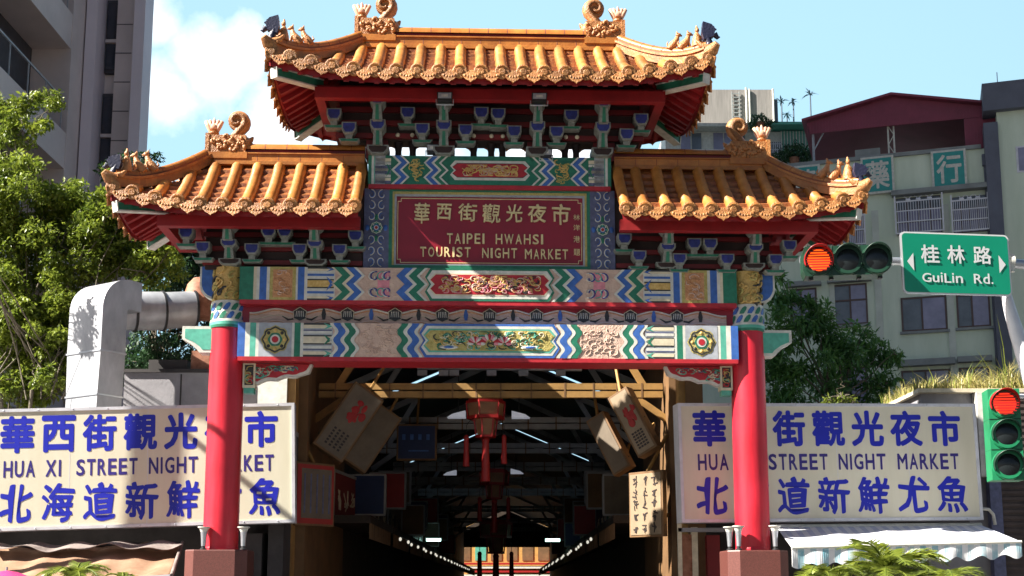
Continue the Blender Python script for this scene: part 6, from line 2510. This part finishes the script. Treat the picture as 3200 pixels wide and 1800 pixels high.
# tube lamps
mat('tube_light', (0.6, 0.9, 0.8), 0.4, emit=((0.55, 1.0, 0.85), 1.6))
for px, py, lb in ((1355, 1687, 'pale green tube lamp low on the left inside the hall'), (1727, 1688, 'pale green tube lamp low on the right inside the hall')):
    p = P(px, py, 46)
    r = empty('tube_lamp', p)
    mb = MB()
    mb.box(-0.26, 0.26, -0.05, 0.05, -0.05, 0.05, 'tube_light')
    mb.build('tube', r)
    mb = MB()
    mb.box(-0.30, 0.30, -0.06, 0.06, 0.05, 0.10, 'truss_grey')
    mb.build('fitting', r)
    tag(r, lb, 'lamp')
# far end of the hall
fe = empty('end_building', (0, 106, 0))
mat('orange_wall', (0.55, 0.30, 0.08), 0.8, var=0.2)
mb = MB()
mb.box(-9, 9, 0, 6, 0, 12, 'orange_wall')
mb.build('wall', fe)
mb = MB()
for k in range(-3, 4):
    mb.box(k * 1.3 - 0.45, k * 1.3 + 0.45, -0.05, 0.02, 3.9, 5.2, 'p_teal' if k == -2 else 'hall_brown')
mb.build('window', fe)
mb = MB()
for k in range(4):
    mb.box(-4, 4, -1.3 + 0.2 * k, -0.1, 2.6 + 0.32 * k, 2.75 + 0.32 * k, 'board_red' if k % 2 else 'p_white')
mb.build('canopy', fe)
tag(fe, 'sunlit orange building with red white canopy at the far end of hall', 'building')

# ================================================================== TOWER BLOCK ON THE LEFT
mat('tower_wall', (0.66, 0.57, 0.56), 0.75, var=0.14, scale=0.5, bump=0.08, bscale=20)
mat('tower_light', (0.72, 0.65, 0.72), 0.7, var=0.08, scale=0.6)
mat('tower_dark', (0.055, 0.05, 0.06), 0.6, var=0.3)
mat('tower_joint', (0.17, 0.15, 0.16), 0.8)
mat('glass_dark', (0.03, 0.035, 0.05), 0.12, 0.0, var=0.2, spec=0.8)
TY = 36.0
tower = empty('tower_block', (-12, TY, 0))
TO = Vector(tower.location)
TH = 54.0
def tx(px, Y=TY, py=250):
    return P(px, py, Y).x - TO.x
def tz(py, px=250, Y=TY):
    return P(px, py, Y).z
mb = MB()
xr_ = tx(436)
mb.hexa([(-30, 0.6, 0), (xr_, 0.6, 0), (xr_ - 7.5, 16, 0), (-30, 16, 0), (-30, 0.6, TH), (xr_, 0.6, TH), (xr_ - 7.5, 16, TH), (-30, 16, TH)], 'tower_wall')
mb.box(tx(166), tx(272), 0.0, 0.6, 0, TH, 'tower_wall')
mb.box(-30, tx(166), 0.35, 0.6, 0, TH, 'tower_wall')
mb.box(tx(346), tx(400), 0.3, 0.6, 0, TH, 'tower_wall')
mb.box(tx(400), tx(414), 0.2, 0.6, 0, TH, 'tower_wall')
mb.build('wall', tower)
mb = MB()
mb.box(tx(272), tx(306), -0.35, 0.6, 0, TH, 'tower_light')
mb.box(tx(416), tx(450), -0.2, 0.62, 0, TH, 'tower_light')
mb.build('pilaster', tower)
mb = MB()
z = 1.0
while z < TH:
    mb.box(tx(166) + 0.01, tx(272) - 0.01, -0.012, 0.02, z, z + 0.05, 'tower_joint')
    mb.box(tx(346), tx(400), 0.288, 0.31, z, z + 0.03, 'tower_joint')
    z += 0.92 * 1.0
mb.build('wall_joint', tower)
z = 2.0
k = 0
while z < 44:
    mb = MB()
    mb.box(tx(308) , tx(345), 0.45, 0.62, z, z + 2.35, 'tower_dark')
    mb.box(tx(309), tx(344), 0.36, 0.46, z + 0.95, z + 1.05, 'tower_wall')
    wdw = mb.build('window', tower)
    mb = MB()
    mb.box(tx(311), tx(342), 0.42, 0.452, z + 0.1, z + 0.9, 'glass_dark')
    mb.box(tx(311), tx(342), 0.42, 0.452, z + 1.1, z + 2.25, 'glass_dark')
    mb.build('pane', wdw)
    z += 3.0
# wing that comes forward at the left edge of the picture
WX = -12.75 - TO.x
mb = MB()
mb.box(-30, WX - 1.2, -10.6, 0.35, 0, TH, 'tower_wall')
zf = 0.6
while zf < TH:
    mb.box(WX - 1.2, WX, -9, 0.2, zf + 2.0, zf + 3.05, 'tower_wall')
    zf += 3.6
mb.box(WX - 1.2, WX + 0.02, -10.62, -8.2, 0, TH, 'tower_wall')
mb.box(WX - 1.2, WX + 0.02, -1.3, 0.0, 0, TH, 'tower_wall')
mb.build('wing', tower)
zf = 0.6
while zf < 44:
    mb = MB()
    mb.box(WX - 1.19, WX - 1.1, -8.1, -1.35, zf - 0.5, zf + 1.98, 'tower_dark')
    bal = mb.build('balcony_recess', tower)
    mb = MB()
    for q in range(6):
        yy = -7.9 + q * 1.25
        mb.box(WX - 0.06, WX - 0.03, yy, yy + 0.03, zf - 0.52, zf + 0.35, 'p_grey')
    mb.box(WX - 0.065, WX - 0.02, -8.1, -1.35, zf + 0.35, zf + 0.4, 'p_grey')
    mb.build('railing', bal)
    zf += 3.6
tag(tower, 'tall grey mauve tower block rising above the trees at the left edge', 'tower block')

# ================================================================== GREEN GREY BUILDING ON THE RIGHT
RA = P(2395, 1000, 52.0)
RB = P(3200, 1000, 48.9)
rdir = Vector((RB.x - RA.x, RB.y - RA.y, 0)).normalized()
rang = atan2(rdir.y, rdir.x)
rnor = Vector((-rdir.y, rdir.x, 0))      # into the building
RO_ = Vector((RA.x, RA.y, 0))
def Rp(px, py, v=0.0):
    d = Vector(ray(px, py))
    t = (v + RO_.dot(rnor)) / d.dot(rnor)
    p = d * t
    return (p - RO_).dot(rdir), EYE + p.z
rb = empty('apartment_house', RO_, rang)
mat('house_wall', (0.58, 0.67, 0.53), 0.8, scale=0.8, bump=0.15, bscale=14, col2=(0.72, 0.80, 0.66), stretch=(1.6, 1, 0.35))
mat('house_pier', (0.58, 0.62, 0.55), 0.8, var=0.14, scale=1.1)
mat('house_dark', (0.26, 0.28, 0.28), 0.8, var=0.25, scale=1.5)
mat('house_slate', (0.12, 0.13, 0.17), 0.75, var=0.2, scale=1)
mat('maroon_sheet', (0.24, 0.04, 0.075), 0.55, var=0.2, scale=1.2)
mat('pane_lilac', (0.26, 0.245, 0.36), 0.2, var=0.25, scale=1.2, spec=0.7)
mat('pane_grey', (0.12, 0.135, 0.16), 0.15, var=0.3, scale=1.2, spec=0.7)
mat('frame_brown', (0.10, 0.06, 0.055), 0.5)
mat('cage_white', (0.70, 0.70, 0.76), 0.45)
tag(rb, 'grey green apartment house with caged windows behind the right gate roof', 'building')
zpar = Rp(2480, 522)[1]
zpar = (Rp(2480, 522)[1] + Rp(3080, 465)[1]) / 2
uL, uR = Rp(2330, 900)[0], Rp(3092, 900)[0]
mb = MB()
mb.box(uL - 2, uR + 9, 0, 12, 0, zpar, 'house_wall')
mb.build('wall', rb)
mb = MB()
mb.box(uL - 2, uR, -0.12, 0.3, zpar - 0.0, zpar + 0.16, 'house_dark')
mb.build('ledge', rb)
for (a, b, py, q) in ((2786, 3092, 612, 0.20), (2806, 2985, 1140, 0.25), (2992, 3100, 1128, 0.22)):
    u0, z = Rp(a, py)
    u1, _ = Rp(b, py)
    mb = MB()
    mb.box(u0, u1, -0.42, 0.02, z - q / 2, z + q / 2, 'house_dark')
    mb.build('ledge', rb)
mb = MB()
u0, u1 = Rp(3090, 700)[0], Rp(3135, 700)[0]
mb.box(u0, u1, -0.5, 0.4, 0, zpar + 0.9, 'house_slate')
mb.build('pier', rb)
for a, b in ((2596, 2612), (2962, 2984), (2738, 2760)):
    u2, u3 = Rp(a, 1000)[0], Rp(b, 1000)[0]
    mb = MB()
    mb.box(u2, u3, -0.06, 0.01, 0, zpar - 2.2, 'house_pier')
    mb.build('pier', rb)
# drain pipe
mb = MB()
u, z = Rp(3060, 740)
u = Rp(3084, 620)[0]
mb.tube([(u, -0.1, 2), (u, -0.1, Rp(3084, 520)[1])], 0.06, 'house_slate', 8)
mb.box(u - 0.1, u + 0.1, -0.2, -0.02, Rp(3084, 520)[1], Rp(3084, 500)[1] + 0.2, 'house_slate')
mb.build('drain_pipe', rb)
def window(x0, y0, x1, y1, split=0.5, transom=None, hood=True):
    u0, z1 = Rp(x0, (y0 + 0))
    u1, z0 = Rp(x1, y1)
    um = Rp((x0 + x1) / 2, y0)
    mb = MB()
    f = 0.07
    mb.box(u0, u1, -0.05, 0.02, z0, z0 + f, 'frame_brown')
    mb.box(u0, u1, -0.05, 0.02, z1 - f, z1, 'frame_brown')
    mb.box(u0, u0 + f, -0.05, 0.02, z0 + f, z1 - f, 'frame_brown')
    mb.box(u1 - f, u1, -0.05, 0.02, z0 + f, z1 - f, 'frame_brown')
    us = u0 + (u1 - u0) * split
    mb.box(us - f / 2, us + f / 2, -0.045, 0.02, z0 + f, z1 - f, 'frame_brown')
    zt = None
    if transom:
        zt = z0 + (z1 - z0) * transom
        mb.box(u0 + f, u1 - f, -0.055, 0.02, zt - f / 2, zt + f / 2, 'frame_brown')
    w = mb.build('window', rb)
    mb = MB()
    mb.box(u0 + f, us - f / 2, -0.015, 0.005, z0 + f, z1 - f, 'pane_grey')
    mb.box(us + f / 2, u1 - f, -0.028, 0.005, z0 + f, z1 - f, 'pane_lilac')
    mb.build('pane', w)
    if hood:
        mb = MB()
        mb.box(u0 - 0.2, u1 + 0.2, -0.35, 0.01, z1 + 0.06, z1 + 0.26, 'house_dark')
        mb.build('hood', w)
    mb = MB()
    mb.box(u0 - 0.08, u1 + 0.08, -0.12, 0.01, z0 - 0.1, z0, 'house_dark')
    mb.build('sill', w)
window(2814, 932, 2962, 1030, 0.46, None, False)
window(2987, 922, 3098, 1020, 0.46, None, False)
window(2602, 892, 2714, 1012, 0.5, 0.60)
window(2470, 905, 2556, 1016, 0.4, 0.60)
window(2816, 1160, 2975, 1270, 0.5, 0.6, False)
window(2996, 1150, 3098, 1265, 0.5, 0.6, False)
window(2602, 1150, 2714, 1260, 0.5, 0.60)
def caged(x0, y0, x1, y1, deco=True):
    u0, z1 = Rp(x0, y0)
    u1, z0 = Rp(x1, y1)
    mb = MB()
    mb.box(u0, u1, -0.03, 0.02, z0, z1, 'frame_brown')
    w = mb.build('window', rb)
    mb = MB()
    for i in range(4):
        for j in range(3):
            a, b = u0 + (u1 - u0) * (i + 0.08) / 4, u0 + (u1 - u0) * (i + 0.92) / 4
            c, d = z0 + (z1 - z0) * (j + 0.05) / 3, z0 + (z1 - z0) * (j + 0.95) / 3
            mb.box(a, b, -0.045, -0.028, c, d, 'pane_grey' if j == 2 else 'pane_lilac')
    mb.build('pane', w)
    mb = MB()
    y = -0.38
    zt = z1 - 0.25
    for z, h in ((z0, 0.05), (z0 + (zt - z0) * 0.35, 0.04), (z0 + (zt - z0) * 0.7, 0.04), (zt, 0.05)):
        mb.box(u0 - 0.05, u1 + 0.05, y - 0.02, y + 0.02, z - h / 2, z + h / 2, 'cage_white')
        for u in (u0 - 0.05, u1 + 0.05):
            mb.box(u - 0.02, u + 0.02, y, 0, z - h / 2, z + h / 2, 'cage_white')
    n = 18
    for i in range(n + 1):
        u = u0 - 0.05 + (u1 - u0 + 0.1) * i / n
        ww = 0.028 if i in (0, n) else 0.010
        mb.box(u - ww, u + ww, y - 0.015, y + 0.015, z0, zt + (0.25 if i in (0, n) else 0.0), 'cage_white')
    if deco:
        for t in (0.27, 0.5, 0.75):
            u = u0 + (u1 - u0) * t
            mb.blob((u, y, zt + 0.06), (0.1, 0.03, 0.06), 'cage_white', 8, 6)
            for s in (-1, 1):
                mb.tube([(u, y, zt), (u + s * 0.08, y, zt + 0.16), (u + s * 0.14, y, zt + 0.2)], 0.016, 'cage_white', 5)
    mb.build('grille', w)
caged(2800, 622, 2945, 726)
caged(2975, 618, 3087, 722)
caged(2600, 632, 2702, 768)
caged(2490, 640, 2580, 770)

# house sign boards
def house_sign(ch, x0, y0, x1, y1, label):
    u0, z1 = Rp(x0, y0, -0.2)
    u1, z0 = Rp(x1, y1, -0.2)
    ctr = RO_ + rdir * ((u0 + u1) / 2) - rnor * 0.0
    r = empty('square_sign', (ctr.x, ctr.y, (z0 + z1) / 2), rang)
    w, h = (u1 - u0) / 2, (z1 - z0) / 2
    mb = MB()
    mb.box(-w, w, -0.22, -0.01, -h, h, 'p_white')
    mb.build('box', r, bevel=0.01)
    mb = MB()
    mb.box(-w + 0.09, w - 0.09, -0.228, -0.21, -h + 0.09, h - 0.09, 'sign_teal')
    mb.build('face', r)
    mb = MB()
    letter(mb, ch, (-w * 0.72, w * 0.72, -h * 0.74, h * 0.76), lambda s, t, n: (s, -0.23 - n, t), 'p_white', 0.02, 0.0)
    mb.build('lettering', r)
    tag(r, label, 'sign', 'teal sign boards on the apartment house')
mat('sign_teal', (0.03, 0.30, 0.28), 0.5, var=0.1)
house_sign('行', 2908, 474, 3024, 583, 'square teal sign with a cross shaped character, rightmost on the apartment house')
house_sign('藥', 2688, 494, 2797, 600, 'square teal sign with a dense character, middle on the apartment house')
house_sign('草', 2462, 522, 2566, 625, 'square teal sign partly hidden behind the right gate roof')

# maroon roof shelter on top of the house
sh_ = empty('roof_shelter', RO_ + Vector((0, 0, zpar + 0.16)) , rang)
def Sp(px, py, v=0.4):
    u, z = Rp(px, py, v)
    return u, z - zpar - 0.16
mb = MB()
pk = Sp(2785, 303)
l0 = Sp(2522, 384)
r0 = Sp(3112, 335)
zb = 0.0
op_l = Sp(2556, 470)[0]
op_r = Sp(3016, 440)[0]
zl = Sp(2560, 415)[1]
zr2 = Sp(3010, 372)[1]
zm = Sp(2785, 392)[1]
y0, y1 = 0.4, 0.5
mb.prism([l0, pk, (pk[0], zm), (l0[0] + 0.1, zl)], y0, y1, 'maroon_sheet')
mb.prism([pk, r0, (r0[0], zr2), (pk[0], zm)], y0 - 0.003, y1, 'maroon_sheet')
mb.prism([(op_r, zb), (r0[0], zb), (r0[0], zr2 - 0.002), (op_r, zr2 - 0.002)], y0, y1, 'maroon_sheet')
for k in range(60):
    t = k / 60
    u = l0[0] + (r0[0] - l0[0]) * t
    top = l0[1] + (pk[1] - l0[1]) * (u - l0[0]) / (pk[0] - l0[0]) if u < pk[0] else pk[1] + (r0[1] - pk[1]) * (u - pk[0]) / (r0[0] - pk[0])
    bot = zl + (zm - zl) * min(1, max(0, (u - l0[0]) / (pk[0] - l0[0]))) if u < pk[0] else zr2
    if u > op_r:
        bot = zb
    mb.box(u - 0.012, u + 0.012, y0 - 0.025, y0 + 0.01, bot + 0.01, top - 0.02, 'maroon_sheet')
mb.box(r0[0] - 0.05, r0[0], 0.5, 8, 0, zr2, 'maroon_sheet')
mb.box(l0[0], r0[0], 7.9, 8, 0, zl, 'house_dark')
mb.build('wall', sh_)
mb = MB()
for a, b in ((l0, pk), (pk, r0)):
    A = [(a[0] - (0.2 if a is l0 else 0), 0.1, a[1]), (b[0] + (0.15 if b is r0 else 0), 0.1, b[1]), (b[0] + (0.15 if b is r0 else 0), 8.2, b[1]), (a[0] - (0.2 if a is l0 else 0), 8.2, a[1])]
    mb.hexa(A + [(p[0], p[1], p[2] + 0.10) for p in A], 'maroon_sheet')
mb.build('roof', sh_)
mb = MB()
for px in (2776, 2794):
    u = Sp(px, 440)[0]
    mb.box(u - 0.035, u + 0.035, 0.6, 0.68, 0, zm + 0.3, 'p_white')
u0, u1 = Sp(2776, 440)[0], Sp(2794, 440)[0]
for k in range(5):
    z = 0.2 + k * 0.42
    mb.bar((u0 if k % 2 else u1, 0.63, z), (u1 if k % 2 else u0, 0.63, z + 0.42), 0.03, 0.03, 'p_white')
u = Sp(2540, 440)[0]
mb.box(u - 0.05, u + 0.05, 0.6, 0.7, 0, zl + 0.1, 'p_grey')
mb.bar((u, 0.65, zl - 0.7), (u + 0.45, 0.65, zl + 0.1), 0.05, 0.05, 'p_grey')
mb.build('post', sh_)
mb = MB()
for k in range(6):
    u = Sp(2640 + 60 * k, 450)[0]
    mb.box(u - 0.25, u + 0.2, 2.5, 3.0, 0, 0.35 + 0.15 * (k % 3), 'house_dark')
mb.box(Sp(2672, 450)[0], Sp(2750, 450)[0], -0.02, 0.36, 0.0, 0.32, 'house_dark')
mb.build('clutter', sh_)
tag(sh_, 'open fronted maroon sheet metal shelter on the apartment house roof', 'shelter')

# taller neighbour at the right edge
nb = empty('stair_block', RO_ + rdir * (Rp(3134, 700)[0]), rang)
du = Rp(3134, 700)[0]
mb = MB()
mb.box(0.0, 8, -0.25, 9, 0, Rp(3134, 340, -0.25)[1], 'house_wall')
mb.build('wall', nb)
mb = MB()
ua = Rp(3070, 300, -0.6)[0] - du
mb.box(ua, 8.5, -0.6, 10, Rp(3134, 340, -0.6)[1], Rp(3134, 254, -0.6)[1], 'house_slate')
mb.tube([(Rp(3116, 240, 0)[0] - du, 0.0, Rp(3116, 256, 0)[1] - 0.3), (Rp(3116, 240, 0)[0] - du, 0.0, Rp(3116, 226, 0)[1])], 0.02, 'steel', 6)
mb.build('parapet', nb)
mb = MB()
u0 = Rp(3176, 500, -0.25)[0] - du
mb.box(u0, u0 + 1.2, -0.28, -0.2, Rp(3180, 540, -0.25)[1], Rp(3180, 458, -0.25)[1], 'cage_white')
mb.box(u0 + 0.08, u0 + 1.1, -0.29, -0.27, Rp(3180, 535, -0.25)[1], Rp(3180, 463, -0.25)[1], 'pane_lilac')
mb.build('window', nb)
tag(nb, 'stair block with dark slate parapet at the right edge above apartment house', 'building')

# far roof house, concrete block and roof palms
rh = empty('roof_house', (P(2330, 480, 62).x, 62, 0))
HH = Vector(rh.location)
def hx(px, Y=62, py=460):
    return P(px, py, Y).x - HH.x
def hz(py, px=2330, Y=62):
    return P(px, py, Y).z
mb = MB()
mb.box(hx(2080), hx(2556), 0, 8, 0, hz(412), 'p_white')
mb.build('wall', rh)
mb = MB()
mb.box(hx(2080), hx(2400), -0.8, 8, hz(412), hz(402), 'p_white')
mb.box(hx(2395), hx(2566), -0.9, 8, hz(408), hz(400), 'p_teal')
mb.build('roof', rh)
mb = MB()
for k in range(8):
    a, b = 2128 + k * 34, 2158 + k * 34
    mb.box(hx(a), hx(b), -0.03, 0.01, hz(470), hz(416), ['pane_lilac', 'pane_grey', 'p_white', 'pane_lilac'][k % 4])
mb.box(hx(2405), hx(2440), -0.05, 0.01, hz(505), hz(445), 'pane_grey')
for k in range(7):
    mb.box(hx(2405 + 5.8 * k) - 0.01, hx(2405 + 5.8 * k) + 0.02, -0.1, -0.05, hz(505), hz(445), 'cage_white')
for k in range(4):
    mb.box(hx(2403), hx(2442), -0.1, -0.05, hz(505 - 18 * k) - 0.02, hz(505 - 18 * k) + 0.02, 'cage_white')
mb.build('window', rh)
mb = MB()
q = [(hx(2400), -0.02, hz(412)), (hx(2545), -0.02, hz(412)), (hx(2556), -1.3, hz(505)), (hx(2400), -1.3, hz(505))]
for k in range(24):
    u0_, u1_ = hx(2440 + 4.7 * k), hx(2440 + 4.7 * (k + 0.55))
    mb.box(u0_, u1_, -0.14, -0.06, hz(512), hz(412), 'p_teal' if k % 2 else 'p_white')
mb.box(hx(2395), hx(2560), -1.0, 0, hz(528), hz(514), 'p_grey')
mb.build('balcony', rh)
tag(rh, 'white roofed house with pale teal balcony behind the right gate roof ridge', 'house')

cb = empty('concrete_block', (P(2300, 330, 72).x, 72, 0))
CO = Vector(cb.location)
mat('board_concrete', (0.27, 0.25, 0.235), 0.9, var=0.22, scale=1.6, bump=0.3, stretch=(6, 1, 0.4))
def kx(px):
    return P(px, 330, 72).x - CO.x
def kz(py):
    return P(2300, py, 72).z
mb = MB()
mb.box(kx(2120), kx(2420), 0, 7, 0, kz(280), 'board_concrete')
mb.box(kx(2422), kx(2436), 0.5, 7, 0, kz(300), 'house_slate')
mb.box(kx(2206), kx(2340), -0.12, 0.01, kz(396), kz(388), 'board_concrete')
mb.build('wall', cb)
mb = MB()
for px in (2332, 2342, 2416):
    mb.tube([(kx(px), -0.1, kz(420)), (kx(px), -0.1, kz(280 if px > 2340 else 276))], 0.06, 'p_white', 8)
mb.build('pipe', cb)
mb = MB()
for px in (2287, 2310):
    mb.box(kx(px) - 0.03, kx(px) + 0.03, -0.12, -0.06, kz(380), kz(288), 'house_dark')
for k in range(8):
    z = kz(378 - 12 * k)
    mb.box(kx(2287), kx(2310), -0.11, -0.07, z - 0.025, z + 0.025, 'house_dark')
mb.build('ladder', cb)
tag(cb, 'board marked concrete roof block with ladder and white pipes behind the gate', 'building')

mat('leaf_far', (0.05, 0.08, 0.12), 0.6, var=0.3)
def roof_palm(px, py, pb, label, s=1.0):
    zt = P(px, py, 66).z
    b = P(px, pb, 66)
    r = empty('roof_palm', b)
    mb = MB()
    mb.tube([(0, 0, 0), (0.02, 0, zt - b.z)], [0.05, 0.035], 'leaf_far', 6)
    mb.build('trunk', r)
    mb = MB()
    rr = random.Random(int(px))
    for k in range(13):
        a = 2 * pi * k / 13
        e = rr.uniform(-0.3, 1.1)
        l = s * rr.uniform(0.4, 0.62)
        d = Vector((cos(a) * cos(e), sin(a) * cos(e), sin(e)))
        t = Vector((0, 0, zt - b.z))
        sd = d.cross(Vector((0, 0, 1))).normalized() * 0.045
        mb.face([t - sd * 0.5, t + d * l * 0.5 - sd, t + d * l - Vector((0, 0, 0.12)), t + d * l * 0.5 + sd, t + sd * 0.5], 'leaf_far')
    mb.build('fronds', r)
    tag(r, label, 'palm', 'small palms on the far roof')
roof_palm(2444, 318, 400, 'thickest small palm next to the concrete roof block')
roof_palm(2460, 358, 402, 'lowest small palm on the far roof', 0.8)
roof_palm(2481, 318, 402, 'medium small palm on the far roof between two others', 0.7)
roof_palm(2535, 295, 402, 'tallest thin palm on the far roof nearest the maroon shelter', 0.9)
for (px, py, w_, lb) in ((2372, 372, 0.6, 'dark potted bush below the concrete block pipes'), (2480, 470, 1.0, 'leafy pot plants hanging over the teal balcony')):
    p = P(px, py, 60.5)
    rr = empty('pot_plant', p)
    mb = MB()
    leaves(mb, [((0, 0, 0), w_ * 0.6), ((w_ * 0.7, 0, -0.2), w_ * 0.5), ((-w_ * 0.6, 0, -0.3), w_ * 0.45)], 26, 0.30, 'leaf_shadow', int(px), 0.3)
    mb.build('leaves', rr)
    mb = MB()
    mb.lathe([(0.2, -0.9 * w_), (0.28, -0.4 * w_)], (0, 0, 0), 'rust_metal', 10)
    mb.build('pot', rr)
    tag(rr, lb, 'plant')
